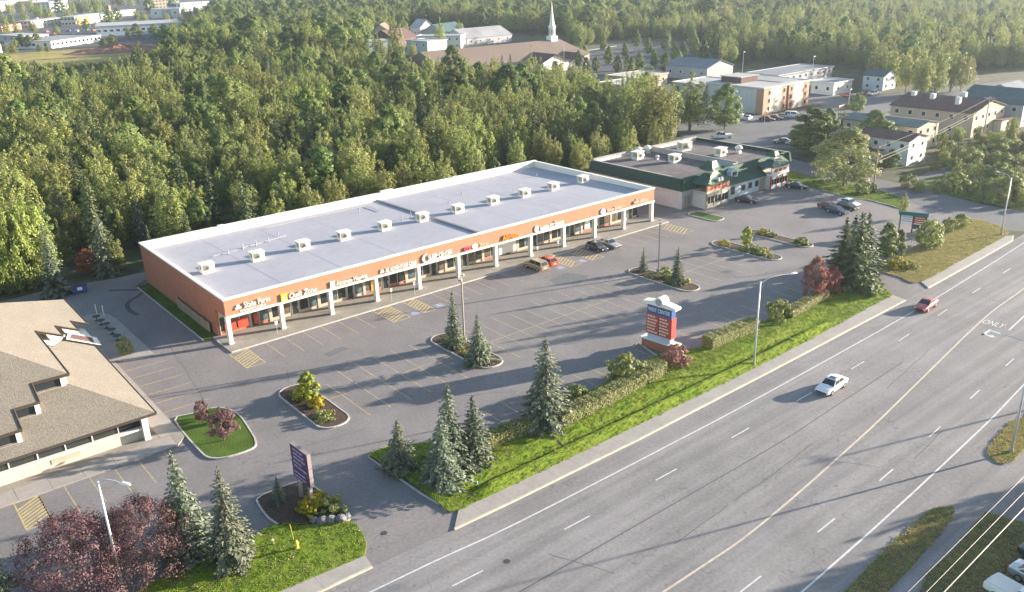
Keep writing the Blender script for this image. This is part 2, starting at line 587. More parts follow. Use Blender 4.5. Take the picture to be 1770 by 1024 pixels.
def ribbon(pts, w, closed=False):
    """left/right offset outlines of a polyline"""
    P = [Vector((p[0], p[1])) for p in pts]
    n = len(P)
    Lp, Rp = [], []
    for i in range(n):
        a = P[(i - 1) % n] if (closed or i > 0) else P[i]
        b = P[(i + 1) % n] if (closed or i < n - 1) else P[i]
        d = (b - a)
        d = d.normalized() if d.length > 0 else Vector((1, 0))
        nn = Vector((-d.y, d.x)) * w / 2
        Lp.append(P[i] + nn)
        Rp.append(P[i] - nn)
    return Lp, Rp


def line(name, pts, w, z, m, parent=None, h=0.0, closed=False):
    """painted line (h=0) or raised kerb (h>0) along a polyline"""
    Lp, Rp = ribbon(pts, w, closed)
    b = MB()
    n = len(pts)
    for i in range(n):
        b.v += [(Rp[i].x, Rp[i].y, z), (Lp[i].x, Lp[i].y, z)]
        if h:
            b.v += [(Lp[i].x, Lp[i].y, z - h), (Rp[i].x, Rp[i].y, z - h)]
    k = 4 if h else 2
    for i in range(n if closed else n - 1):
        j = (i + 1) % n
        b.f.append((i * k, j * k, j * k + 1, i * k + 1))
        if h:
            b.f.append((i * k + 1, j * k + 1, j * k + 2, i * k + 2))
            b.f.append((i * k + 3, j * k + 3, j * k, i * k))
    if h and not closed:
        b.f.append((0, 1, 2, 3))
        e = (n - 1) * k
        b.f.append((e + 3, e + 2, e + 1, e))
    return b.build(name, m, parent)


def rrect(x0, x1, y0, y1, r, n=5):
    out = []
    for cx, cy, a0 in ((x1 - r, y1 - r, 0), (x0 + r, y1 - r, 90), (x0 + r, y0 + r, 180), (x1 - r, y0 + r, 270)):
        for i in range(n + 1):
            a = R(a0 + 90 * i / n)
            out.append((cx + r * math.cos(a), cy + r * math.sin(a)))
    return out


def smooth(pts, n=4, closed=False):
    """Catmull-Rom through the points"""
    P = [np.array(p, float) for p in pts]
    k = len(P)
    out = []
    for i in range(k if closed else k - 1):
        p0 = P[(i - 1) % k] if (closed or i) else P[0]
        p1, p2 = P[i], P[(i + 1) % k]
        p3 = P[(i + 2) % k] if (closed or i + 2 < k) else P[-1]
        for t in np.linspace(0, 1, n, endpoint=False):
            out.append(tuple(0.5 * ((2 * p1) + (-p0 + p2) * t + (2 * p0 - 5 * p1 + 4 * p2 - p3) * t ** 2 + (-p0 + 3 * p1 - 3 * p2 + p3) * t ** 3)))
    if not closed:
        out.append(tuple(P[-1]))
    return out


def A(*pp):
    return [at(*p) for p in pp]


def text(s, size, m, parent, loc, rot, name='lettering', ext=0.05, align='LEFT', sx=1.0, bold=0.0, shear=0.0):
    c = bpy.data.curves.new(name, 'FONT')
    c.body = s
    c.size = size
    c.extrude = ext
    c.align_x = align
    c.shear = shear
    c.resolution_u = 3
    o = bpy.data.objects.new(name, c)
    COL.objects.link(o)
    bpy.context.view_layer.update()
    me = bpy.data.meshes.new_from_object(o.evaluated_get(bpy.context.evaluated_depsgraph_get()))
    bpy.data.objects.remove(o)
    bpy.data.curves.remove(c)
    me.materials.clear()
    me.materials.append(m)
    o = link(name, me, parent, loc)
    o.rotation_euler = rot
    o.scale = (sx, 1, 1)
    return o


FRONT = (R(90), 0, 0)             # lettering read from -Y
WEST = (R(90), 0, R(-90))         # lettering read from -X

# ------------------------------------------------------------------ ground, road, lot, lawns
ground = struct(MB().poly([(-5000, -3000, 0), (5000, -3000, 0), (5000, 7000, 0), (-5000, 7000, 0)]).build('ground', MT['earth']))

# highway
curb = [(-60, -51.0), (-14.4, -52.2), (-9.2, -52.35), (-1.9, -52.8), (5.3, -53.0), (22.6, -53.2), (46, -52.95), (78.7, -52.35),
        (118.6, -50.9), (127, -50.6), (150, -48.2), (260, -36)]
road_pts = curb + [(300, -60), (300, -160), (-80, -160), (-80, -51.0)]
road = struct(sheet('road', road_pts, 0.02, MT['road']))
ZR = 0.024


def dashes(pts, idx_pairs, w=0.13):
    for a, b in idx_pairs:
        line('lane_dash', [pts[a], pts[b]], w, ZR, MT['white_rd'], road)


line('edge_line', smooth([(-60, -53.6), (-10.8, -55.0), (3.6, -55.8), (25.7, -56.05), (40.4, -56.0), (70.9, -55.35), (88.5, -54.6), (115, -53.0), (124, -52.2)], 4), 0.16, ZR, MT['white_rd'], road)
for i in range(-2, 13):
    x = -5.5 + 11.82 * i
    y = lambda q: np.interp(q, [-30, -5, 6, 20, 45, 65, 77, 130], [-58, -58.8, -59.3, -59.5, -59.3, -58.8, -58.15, -55.2])
    line('lane_dash', [(x, y(x)), (x + 3.05, y(x + 3.05))], 0.14, ZR, MT['white_rd'], road)
line('centre_line', smooth([(-40, -70.2), (6.8, -70.45), (19.7, -70.3), (39.3, -68.3), (50.2, -66.9), (79.6, -62.9), (93.1, -61.9), (125, -60)], 4), 0.2, ZR, MT['yellow_rd'], road)
for i in range(-2, 11):
    x = 11.2 + 11.3 * i
    y = lambda q: np.interp(q, [-30, 11, 24, 36, 47, 58, 69, 130], [-74.4, -74.45, -74.15, -73.5, -72.7, -71.75, -70.85, -66])
    line('lane_dash', [(x, y(x)), (x + 2.9, y(x + 2.9))], 0.14, ZR, MT['white_rd'], road)
line('edge_line', smooth([(-40, -79.0), (15, -77.6), (47.6, -75.8), (64.1, -74.4), (120, -69)], 4), 0.17, ZR, MT['white_rd'], road)
line('turn_lane_line', [(78.9, -66.7), (85.3, -66.05), (110, -63.6)], 0.2, ZR, MT['white_rd'], road)
line('pavement_seam', smooth([(-30, -62.4), (-1.8, -62.9), (30.9, -63.3), (40.5, -63.0), (60, -62.2)], 4), 0.09, ZR, MT['tar'], road)
for (x0, y0), (x1, y1) in [((12, -67.0), (20, -66.6)), ((21, -66.5), (29, -66.2)), ((29.5, -66.1), (35, -65.6)), ((3, -60.9), (5.5, -66.4)), ((40, -73.9), (47, -73.2)), ((52, -64.5), (66, -62.6)), ((33, -67.6), (36, -72.5))]:
    n = 6
    pts = [(x0 + (x1 - x0) * i / n + random.uniform(-.08, .08), y0 + (y1 - y0) * i / n + random.uniform(-.08, .08)) for i in range(n + 1)]
    line('sealed_crack', pts, 0.06, ZR, MT['tar'], road)
text('ONLY', 2.4, MT['white_rd'], road, (78.9, -63.1, ZR + 0.004), (0, 0, R(-88)), 'painted_only', ext=0.0, sx=0.42, bold=0.03)
ar = MB()
ar.poly([(75.0, -64.9, ZR), (75.0, -65.2, ZR), (77.4, -65.2, ZR), (77.4, -64.9, ZR)])
ar.poly([(75.0, -65.2, ZR), (75.0, -64.9, ZR), (75.5, -64.9, ZR), (75.5, -65.9, ZR), (75.2, -65.9, ZR), (75.2, -65.2, ZR)])
ar.poly([(74.8, -65.9, ZR), (75.35, -66.5, ZR), (75.9, -65.9, ZR)])
ar.build('painted_turn_arrow', MT['white_rd'], road)
man = MB()
man.prism([(0.3 * math.cos(a / 14 * 6.283), 0.3 * math.sin(a / 14 * 6.283)) for a in range(14)], 0, 0.006)
for (x, y) in (at(876, 971), at(664, 922)):
    o = man.build('manhole_cover', MT['tar'], road)
    o.location = (x, y, ZR)

# parking lot: mall, restaurant and office share one surface
lot_pts = ([(-60, -48)] + [(-14.4, -50.2)] + [(-9.2, -52.32), (-1.9, -52.78), (1.5, -52.9), (2.5, -50.6), (30, -49.6), (60, -49.3), (79, -50.1), (79.5, -52.3),
           (88.5, -52.15), (88.5, -50.3), (118, -48), (124, -42), (126, -40), (131, -30), (128, -16), (127, 4), (134, 8), (139, 24), (146, 40), (120, 44), (96, 34), (-4, 40),
           (-12, 42), (-30, 40), (-60, 36)])
lot = struct(sheet('parking_lot', lot_pts, 0.014, MT['lot']))
ZL = 0.019
YW = 0.13


def stall(x0, y0, x1, y1, m='yellow'):
    line('stall_line', [(x0, y0), (x1, y1)], YW, ZL, MT[m], lot)


def hatch(x0, x1, y0, y1, n=8):
    h = MB()
    r = []
    for (a, b) in (((x0, y0), (x1, y0)), ((x1, y0), (x1, y1)), ((x1, y1), (x0, y1)), ((x0, y1), (x0, y0))):
        line('hatch_border', [a, b], .15, ZL, MT['yellow_h'], lot)
    s = (y1 - y0 - 1.6) / n
    for i in range(n + 1):
        ya = y0 + s * i
        line('hatch_stripe', [(x0, ya + .1), (x1, ya + 1.5)], .27, ZL + .002, MT['yellow_h'], lot)


hatch(-1.2, 1.3, -8.2, -2.7, 6)
for i in range(6):
    stall(3.93 + 2.738 * i, -2.4, 3.93 + 2.738 * i, -8.4)
hatch(20.6, 23.4, -8.3, -2.5, 6)
hatch(25.75, 27.75, -8.3, -2.5, 6)
for i in range(8):
    stall(30.9 + 2.738 * i, -2.4, 30.9 + 2.738 * i, -8.4)
hatch(54.7, 57.0, -8.3, -2.5, 6)
hatch(59.6, 62.4, -8.3, -2.3, 6)
for i in range(7):
    stall(65.1 + 2.738 * i, -2.4, 65.1 + 2.738 * i, -8.4)
hatch(81.9, 84.9, -9.2, -3.0, 6)
for x in (24.6, 29.0, 53.3, 58.2):
    o = MB().box(-0.75, 0.75, -0.75, 0.75, 0, 0.004).build('accessible_panel', MT['blue_pt'], lot)
    o.location = (x, -7.4, ZL)
    s = MB()
    s.tube((-.05, .38, .004), (-.05, .38, .008), .13, n=10)
    s.box(-.13, .0, -.2, .24, .004, .008).box(0, .3, -.12, 0, .0045, .0085).box(.2, .32, -.5, -.12, .004, .008)
    s.build('accessible_symbol', MT['white_rd'], o)
for i in range(6):
    stall(4.2 + 2.73 * i, -16.3 if i else -19.2, 4.2 + 2.73 * i, -29.5)
stall(2.0, -22.95, 20.2, -22.95)
for i in range(13):
    stall(26.3 + 2.72 * i, -16.3, 26.3 + 2.72 * i, -29.5)
stall(24.2, -22.95, 59.4, -22.85)
for i in range(7):
    stall(64.4 + 2.72 * i, -16.3, 64.4 + 2.72 * i, -29.3)
stall(62.8, -22.9, 80.6, -22.9)
for i in range(13):
    stall(14.2 + 2.73 * i, -37.4, 14.2 + 2.73 * i, -42.4)
stall(45.8, -38.7, 50.2, -40.2)
for i in range(9):
    stall(52.6 + 2.73 * i, -37.4, 52.6 + 2.73 * i, -42.0)
for y in (4.5, 1.6, -1.2, -4.1, -7.1, -10.0, -12.9):
    stall(-13.1, y, -8.0, y - 0.25)
for x in (-28.2, -25.85, -23.5, -21.1, -18.75, -16.1):
    stall(x, -21.6, x + .05, -27.2)
hatch(-30.3, -28.2, -27.0, -21.5, 7)
stall(-33, -21.6, -33, -27)
# old patches and sealed cracks in the lot
for pts in ([(48, -10.5), (52.5, -10.0), (54, -13.5), (50, -15.2), (47.2, -13.2)], [(8, -11), (11, -10.6), (11.4, -11.9), (8.2, -12.3)]):
    sheet('asphalt_patch', pts, 0.0165, MT['street'], lot)
for pts in ([(-6.0, 34.5), (-2.5, 31.5), (-1.8, 30.2), (-3.2, 28.6), (-5.4, 26.6), (-6.2, 23.2), (-5.8, 20.4)], [(-2.2, 33), (1.6, 36.4)]):
    line('wet_streak', smooth(pts, 4), 0.7, 0.0168, MT['tar'], lot)
for a, b in (((20.5, -9), (25, -20)), ((2.5, -12), (1.0, -16)), ((12, -31), (20, -36)), ((33, -30.5), (48, -34)), ((70, -8), (74, -15)), ((2, -32), (-8, -30)), ((90, -12), (104, -20)), ((-6, 6), (-9, -16)), ((64, -31), (86, -34))):
    n = 9
    pts = [(a[0] + (b[0] - a[0]) * i / n + random.uniform(-.25, .25), a[1] + (b[1] - a[1]) * i / n + random.uniform(-.25, .25)) for i in range(n + 1)]
    line('sealed_crack', pts, 0.05, 0.0172, MT['tar'], lot)

# roadside sidewalk with kerb
sw_back = [(-60, -49.0), (-16.6, -50.2), (-8.9, -50.8)]
sw2_back = [(0.9, -50.85), (6.9, -51.0), (20.1, -51.15), (48.3, -51.2), (79.9, -50.15)]
sw3_back = [(88.0, -50.35), (104, -49.8), (120, -49.2)]
for nm, back, front in (('sidewalk', sw_back, [(-60, -51.1), (-14.4, -52.3), (-9.2, -52.45)]),
                        ('sidewalk', sw2_back, [(-1.0, -52.85), (5.3, -53.05), (22.6, -53.25), (46, -53.0), (79.4, -52.4)]),
                        ('sidewalk', sw3_back, [(86.4, -52.2), (104, -51.6), (118.6, -50.95), (121.5, -49.9)])):
    s = struct(sheet(nm, back + list(reversed(front)), 0.13, MT['concrete'], thick=0.13))
    line('kerb', front, 0.2, 0.14, MT['kerb_y'], s, h=0.14)
    # slab joints
    x0, x1 = max(back[0][0], front[0][0]), min(back[-1][0], front[-1][0])
    if x0 < -50:
        x0 = -30
    for i in range(int((x1 - x0) / 3.0)):
        x = x0 + 1.5 + 3.0 * i
        yb = np.interp(x, [p[0] for p in back], [p[1] for p in back])
        yf = np.interp(x, [p[0] for p in front], [p[1] for p in front])
        line('slab_joint', [(x, yb - .03), (x, yf + .12)], 0.035, 0.133, MT['walk'], s)

# grass strip with shallow ditch between the lot and the sidewalk
low = smooth(A((772, 881), (789, 885)) + [(6.9, -51.05), (20.1, -51.2), (34, -51.25), (48.3, -51.25), (64, -50.8), (79.9, -50.2)], 8)
upp = smooth(A((637, 791), (645, 783), (672, 774), (740, 766), (850, 747), (940, 714), (1000, 687), (1060, 657), (1118, 626), (1150, 612), (1215, 600), (1300, 566), (1345, 546), (1395, 522), (1420, 508), (1480, 491), (1527, 501)), 5)


def resample(pts, n):
    P = np.array(pts)
    d = np.r_[0, np.cumsum(np.hypot(*np.diff(P, axis=0).T))]
    s = np.linspace(0, d[-1], n)
    return np.stack([np.interp(s, d, P[:, 0]), np.interp(s, d, P[:, 1])], 1)


NS = 120
lo, up = resample(low, NS), resample(upp, NS)
# keep cross-sections square to the road: match stations by x
xs = np.linspace(0, 1, NS)
lo_x = np.interp(xs, [0, 0.06, 1], [lo[0, 0], 2.0, lo[-1, 0]])
gs = MB()
prof_d = [0, .5, 1.0, 1.3, 1.45, 2.3, 2.8, 3.5, 4.4]
prof_z = [.135, .34, .66, .70, .05, .035, .10, .34, .5]
flat_z = [.135, .15, .17, .19, .21, .24, .27, .34, .42]
rows = []
for k in range(NS):
    a, b = lo[k], up[k]
    L = np.hypot(*(b - a))
    x = a[0]
    w = np.clip((x - 3.0) / 2.5, 0, 1) * np.clip((66 - x) / 6, 0, 1)
    row = []
    dd = [d for d in prof_d if d < L - 1.0] + [max(L - 0.8, L * .8), L]
    for i in range(11):
        if i < len(prof_d) and prof_d[i] < L - 1.0:
            d = prof_d[i]
            z = w * prof_z[i] + (1 - w) * flat_z[i]
        else:
            d = L - 0.7 if i < 10 else L
            z = .42 if i < 10 else .15
            if L < 5.2:
                z = min(z, .3)
        p = a + (b - a) * d / L
        row.append((p[0], p[1], z + .02 * math.sin(x * 1.7 + d * 2.3)))
    rows.append(row)
for row in rows:
    gs.v += row
for k in range(NS - 1):
    for i in range(10):
        q = k * 11 + i
        gs.f.append((q, q + 11, q + 12, q + 1))
lawn = struct(gs.build('lawn', MT['lawn']))
line('kerb', upp[:24] , 0.16, 0.15, MT['kerb'], lawn, h=0.14)
line('kerb', A((637, 791), (706, 839), (731, 856), (760, 873)), 0.16, 0.15, MT['kerb'], lawn, h=0.14)
line('kerb', A((1094, 601), (1104, 594), (1137, 617)), 0.16, 0.14, MT['kerb'], lawn, h=0.13)

# office lawn at the bottom left
lawn2 = struct(sheet('lawn', smooth(A((631, 960), (633, 940), (622, 917), (604, 903), (545, 907), (480, 908), (435, 928), (340, 975), (270, 1005), (200, 1050)) + [(-36, -45), (-36, -50.0), (-16.6, -50.15)], 3, closed=False), 0.15, MT['lawn'], thick=0.14))
# corner lawn by the side street
corner = struct(sheet('dry_lawn', smooth([(90.1, -42.1), (88.3, -44.1), (87.9, -47), (88.0, -50.2), (104, -49.65), (119.9, -49.05), (124, -47.5), (126.3, -44.4), (126.9, -40.8), (122.5, -38.5), (114, -40.6), (107.9, -41.1), (98.7, -41.8)], 4, closed=True), 0.14, MT['dry'], thick=0.13))
line('kerb', smooth([(98.7, -41.8), (90.1, -42.1), (88.3, -44.1), (87.9, -47), (88.0, -50.2)], 4), 0.16, 0.15, MT['kerb'], corner, h=0.14)
# verge between restaurant lot and side street
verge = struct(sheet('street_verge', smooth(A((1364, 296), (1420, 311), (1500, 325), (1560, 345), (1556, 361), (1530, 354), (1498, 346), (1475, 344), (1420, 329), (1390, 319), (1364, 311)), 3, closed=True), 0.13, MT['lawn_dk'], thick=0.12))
line('kerb', smooth(A((1556, 361), (1530, 354), (1498, 346), (1475, 344), (1420, 329)), 4), 0.16, 0.15, MT['kerb'], verge, h=0.14)

# side street and the asphalt yard in front of the apartment blocks
sidest = struct(sheet('side_street', smooth([(127, -52), (122.5, -44), (127.4, -36), (131.5, -20), (136, 6), (144, 26), (150, 44), (158, 60)], 3) + [(172, 56)] + list(reversed(smooth([(138, -47), (139, -36), (143, -20), (147, 6), (154, 24), (160, 40), (172, 56)], 3))), 0.017, MT['street']))
yard = struct(sheet('parking_yard', [(148, 40), (160, 20), (176, 16), (200, 14), (235, 20), (262, 16), (300, -20), (330, -10), (330, 30), (300, 40), (262, 48), (255, 60), (250, 78), (230, 62), (226, 52), (196, 54), (192, 84), (176, 84), (160, 66)], 0.011, MT['street']))
church_lot = struct(sheet('church_lot', A((985, 128), (1010, 90), (1060, 76), (1230, 74), (1235, 110), (1200, 128), (1110, 140), (1040, 143)), 0.012, MT['darklot']))
for a, b in (((990, 92), (1065, 80)), ((1018, 96), (1045, 94)), ((1058, 90), (1095, 88)), ((1118, 84), (1145, 81)), ((1060, 112), (1100, 108)), ((1150, 112), (1190, 110))):
    line('kerb', A(a, b), 0.6, 0.16, MT['kerb'], church_lot, h=0.15)
drive = struct(sheet('apartment_drive', A((1580, 322), (1607, 308), (1640, 300), (1660, 286), (1650, 280), (1622, 292), (1590, 306), (1560, 318)), 0.019, MT['street']))

# far side of the highway
med = struct(sheet('median_grass', smooth([(-20, -82.2), (6, -80.6), (17.5, -79.8), (26.1, -79.2), (32.8, -79.15), (34.5, -80.4), (29.9, -81.2), (19.9, -82.0), (6, -82.8), (-20, -84.5)], 3, closed=True), 0.12, MT['weeds'], thick=0.11))
med2 = struct(sheet('median_grass', smooth(A((1707, 781), (1715, 795), (1733, 803), (1758, 791), (1772, 775)) + [(53.5, -81.2), (66, -80.2), (66, -77.6), (56, -77.6)] + A((1752, 727), (1727, 753)), 3, closed=True), 0.12, MT['dry'], thick=0.11))
far_v = struct(sheet('frontage_verge', smooth(A((1588, 1030), (1645, 957), (1696, 896), (1712, 889), (1770, 905)) + [(40, -86.0), (40, -94), (20, -95), (4, -92)], 3, closed=True), 0.12, MT['weeds'], thick=0.11))

# lawn beside the mall's end wall and office island
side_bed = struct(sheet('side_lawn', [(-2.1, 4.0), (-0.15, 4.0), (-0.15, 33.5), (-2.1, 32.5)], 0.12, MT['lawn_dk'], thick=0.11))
line('kerb', [(-2.1, 32.5), (-2.1, 3.9)], 0.15, 0.14, MT['kerb'], side_bed, h=0.13)


def island(pts, m='soil', name='planting_island'):
    s = struct(sheet(name, pts, 0.12, MT[m], thick=0.11))
    line('kerb', ccw(pts), 0.17, 0.15, MT['kerb'], s, h=0.14, closed=True)
    return s


island(rrect(-1.5, 2.3, -29.3, -16.9, 1.7))
island(rrect(20.6, 24.3, -29.3, -16.4, 1.7))
island(rrect(59.4, 62.8, -29.3, -16.0, 1.6))
island(rrect(80.6, 83.6, -29.5, -16.0, 1.4))
island(rrect(90.3, 93.0, -29.3, -16.2, 1.3))
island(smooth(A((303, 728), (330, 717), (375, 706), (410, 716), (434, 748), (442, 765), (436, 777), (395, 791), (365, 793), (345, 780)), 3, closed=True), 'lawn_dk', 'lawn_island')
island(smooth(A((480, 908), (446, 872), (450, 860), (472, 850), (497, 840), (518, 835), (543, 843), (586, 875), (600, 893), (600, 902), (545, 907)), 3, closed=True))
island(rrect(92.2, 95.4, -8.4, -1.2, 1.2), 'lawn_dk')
# sign base bed in the big strip is part of the lawn

# mall walkway
walk = struct(sheet('mall_walkway', [(-0.8, -2.3), (85.6, -2.3), (86.4, -1.4), (86.4, 4.2), (-0.8, 4.2)], 0.15, MT['walk'], thick=0.14))
line('kerb', [(-0.8, 2.5), (-0.8, -2.35), (85.8, -2.35)], 0.18, 0.158, MT['kerb'], walk, h=0.15)
for i in range(28):
    line('slab_joint', [(1.5 + 3.05 * i, -2.2), (1.5 + 3.05 * i, 0.0)], 0.03, 0.153, MT['concrete'], walk)
# office walkways: single slabs
owalk = struct(sheet('office_walkway', [(-13.3, 7.2), (-15.6, 7.2), (-15.6, -17.5), (-40, -17.5), (-40, -21.5), (-14.6, -21.5), (-13.3, -20.0)], 0.13, MT['walk'], thick=0.12))
for i in range(8):
    x = -39 + 3.05 * i
    MB().box(x + .02, x + 3.03, -21.4, -18.9, 0.13, 0.142).build('slab', MT['concrete'], owalk)
for i in range(9):
    y = -18.6 + 2.8 * i
    MB().box(-15.5, -13.4, y + .02, y + 2.78, 0.13, 0.142).build('slab', MT['concrete'], owalk)
patio = struct(sheet('patio', smooth([(-11.4, 25.4), (-9.0, 23.2), (-8.7, 12), (-8.7, 4.8), (-9.3, 4.0), (-12, 4.6), (-15.2, 7.3)], 3) + [(-15.6, 24)], 0.12, MT['concrete'], thick=0.11))

# fields and town ground far left
fieldg = struct(sheet('field', A((-120, 176), (60, 170), (150, 164), (230, 152), (285, 125), (300, 90), (262, 76), (170, 82), (90, 88), (-120, 104)), 0.012, MT['field']))
townlot = struct(sheet('town_lot', A((-150, 100), (90, 86), (180, 78), (260, 74), (330, 62), (370, 20), (330, -5), (-150, -5)), 0.010, MT['darklot']))


# ------------------------------------------------------------------ the mall
ML, MD, MH, FB = 84.08, 34.7, 6.68, 3.87
mall = thing('strip_mall', 'long single storey strip mall with orange brick fascia, white columns and pale flat roof', 'mall')
MB().box(0, ML, 0.0, 0.5, FB + .32, MH - .22).build('fascia', MT['fascia'], mall)
MB().box(-.06, ML + .06, -.10, 0.6, FB, FB + .32).build('fascia_trim', MT['white'], mall)
w = MB()
w.box(0, 0.4, 0.5, MD, FB + .3, MH - .22)
w.box(0, 0.4, 4.0, MD, 0, FB + .3)
w.build('end_wall', MT['brick'], mall)
w = MB()
w.box(ML - 0.4, ML, 0.5, MD, FB + .3, MH - .22)
w.box(ML - 0.4, ML, 4.0, MD, 0, FB + .3)
w.build('end_wall', MT['fascia'], mall)
MB().box(.4, ML - .4, MD - .4, MD, 0, MH - .22).build('back_wall', MT['offwhite'], mall)
# parapet caps, back parapet in short raised lengths
c = MB()
c.box(-.12, ML + .12, -.12, 0.42, MH - .22, MH)
c.box(-.12, .42, .42, MD - .42, MH - .222, MH - .002).box(ML - .42, ML + .12, .42, MD - .42, MH - .222, MH - .002)
c.build('parapet_cap', MT['white'], mall)
c = MB()
for i, (a, b, dz) in enumerate(((-.12, 12.9, 0.0), (12.9, 13.9, .16), (13.9, 31, .05), (31, 45, 0.02), (45, 47.6, .3), (47.6, 62, .06), (62, 63, .2), (63, ML + .12, .1))):
    c.box(a, b, MD - .45 - .002 * i, MD + .1 + .002 * i, MH - .22, MH + dz)
c.build('back_parapet', MT['white'], mall)
c = MB()
c.box(.4, ML - .4, MD - .45, MD - .41, 5.2, MH - .2)
c.box(.401, .43, .6, MD - .46, 5.2, MH - .2)
c.box(ML - .43, ML - .401, .6, MD - .46, 5.2, MH - .2)
c.box(.44, ML - .44, .501, .53, 5.2, MH - .2)
c.build('parapet_flashing', MT['white'], mall)
zf, zb = 5.82, 5.32
roof = MB().poly([(.42, .42, zf), (ML - .42, .42, zf), (ML - .42, MD - .44, zb), (.42, MD - .44, zb)]).build('roof', MT['membrane'], mall)


def zroof(y):
    return zf + (zb - zf) * (y - .42) / (MD - .86)


j = MB()
j.loft([[(43.75, .6, zroof(.6)), (44.25, .6, zroof(.6)), (44.25, .6, zroof(.6) + .22), (43.75, .6, zroof(.6) + .22)],
        [(43.75, MD - .5, zroof(MD)), (44.25, MD - .5, zroof(MD)), (44.25, MD - .5, zroof(MD) + .22), (43.75, MD - .5, zroof(MD) + .22)]])
j.build('expansion_joint', MT['joint'], roof)
for x in (9.5, 19, 28.5, 53.5, 63, 72.5):
    o = line('membrane_seam', [(x, 1), (x, MD - 1)], .05, 0, MT['joint'], roof)
    o.rotation_euler = (math.atan2(zb - zf, MD - .86), 0, 0)
    o.location = (0, 0, zroof(0) + .012)
# plumbing vents
for x, y, h in ((9.5, 22, .8), (12.2, 22.6, 1.0), (14.6, 23, .9), (17, 23.6, .7), (20, 26.5, .6), (39.5, 18.5, 1.0), (41.5, 18.7, 1.1), (37, 29, .7), (52, 22, .6), (58, 26, .5), (66, 20, .6), (78, 27, .6)):
    MB().tube((x, y, zroof(y) - .02), (x, y, zroof(y) + h), .09, n=8).build('vent_pipe', MT['membrane'], roof)
pp = MB()
pp.path([(7, 22.2, zroof(22) + .12), (12.3, 22.7, zroof(22) + .12), (12.3, 23.2, zroof(23) + .12), (20.5, 24.5, zroof(24) + .12)], .05)
pp.path([(20, 31.5, zroof(31) + .12), (30, 31.9, zroof(31) + .12), (40, 31.7, zroof(31) + .12), (40, 26.5, zroof(26) + .12)], .05)
pp.build('gas_pipe', MT['membrane'], roof)
# soffit, columns, shopfronts
MB().box(.4, ML - .4, .5, 4.0, FB + .02, FB + .2).build('soffit', MT['soffit'], mall)
colm = MB().box(-.26, .26, 0.02, .75, .14, FB + .01).mesh('column', MT['white'])
basm = MB().box(-.31, .31, -.03, .80, .14, .42).mesh('column_base', MT['white'])
for i in range(12):
    x = .28 + (ML - .56) / 11 * i
    o = link('column', colm, mall, (x, 0, 0))
    link('base', basm, o)
sf = MB()
sf.box(.4, ML - .4, 4.0, 4.3, 2.75, FB + .02)
sf.build('shop_bulkhead', MT['cream'], mall)
BW = ML / 11
shop_cols = {0: 'redtxt', 3: 'tan', 6: 'cream'}
pane_kinds = [MB().box(-.66, .66, 0, .03, 0, 2.1).mesh('pane', MT[k_]) for k_ in ('shopglass', 'shopglass', 'shopwarm', 'shopcool')]
panem = MB().box(-.66, .66, 0, .03, 0, 2.1).mesh('pane', MT['shopglass'])
bars = MB()
bars.box(-.72, -.66, -.03, .06, -.06, 2.16).box(.66, .72, -.03, .06, -.06, 2.16).box(-.66, .66, -.03, .06, -.06, 0).box(-.66, .66, -.03, .06, 2.1, 2.16)
framem = bars.mesh('frame', MT['alu'])
doorm = MB().box(-.46, .46, 0, .04, .05, 2.2).mesh('door', MT['shopglass'])
db = MB()
db.box(-.52, -.46, -.03, .07, 0, 2.3).box(.46, .52, -.03, .07, 0, 2.3).box(-.46, .46, -.03, .07, 2.2, 2.3).box(-.46, .46, -.03, .07, 0, .05).box(.3, .34, -.09, -.05, .8, 1.3)
doorf = db.mesh('door_frame', MT['alu'])
for b in range(11):
    xb = BW * b
    MB().box(xb + .3, xb + BW - .02, 4.0, 4.25, .14, .6).build('stall_riser', MT['tan'] if b % 3 else MT['brick'], mall)
    pier = MB().box(xb - .12 if b else .4, xb + .3, 3.9, 4.25, .14, 2.75)
    pier.build('pier', MT['tan'], mall)
    dpos = 3.3 if b % 2 else 4.4
    xs_ = [k for k in (1.02, 2.46, 3.9, 5.34, 6.78)]
    for q, dx in enumerate(xs_):
        if q == (2 if b % 2 else 3):
            d = link('door', doorm, mall, (xb + dx, 3.93, .14))
            link('frame', doorf, d)
            MB().box(xb + dx - .72, xb + dx - .52, 3.98, 4.1, .14, 2.75).build('door_jamb', MT['alu'], mall)
            MB().box(xb + dx + .52, xb + dx + .72, 3.98, 4.1, .14, 2.75).build('door_jamb', MT['alu'], mall)
        else:
            p = link('pane', random.choice(pane_kinds), mall, (xb + dx, 3.96, .62))
            link('frame', framem, p)
for x0, x1, z0, z1, m in ((1.0, 2.6, .3, 1.5, 'redtxt'), (2.9, 4.4, .35, 1.7, 'redtxt'), (5.2, 5.9, .3, 1.8, 'red'), (49.3, 53.2, .25, 2.6, 'letter'), (24.2, 25.4, .3, 2.2, 'orange'), (69.6, 70.9, .6, 2.2, 'letter'), (71.6, 73.0, .6, 2.2, 'letter')):
    MB().box(x0, x1, 3.86, 3.90, z0 + .14, z1 + .14).build('window_poster', MT[m], mall)
# downlights / little fixtures
for x in (58.6, 79):
    MB().box(x, x + .3, -.16, 0, FB + 1.3, FB + 1.55).build('wall_light', MT['steel_br'], mall)


def bars_text(parent, x0, z0, width, h, m, y=-.06, n=3):
    x = x0
    k = 0
    while x < x0 + width - .2:
        wd = random.uniform(.5, 1.1) * h * 2.2
        wd = min(wd, x0 + width - x)
        MB().box(x, x + wd, y - .03, y, z0, z0 + h).build('small_lettering', m, parent)
        x += wd + h * .6


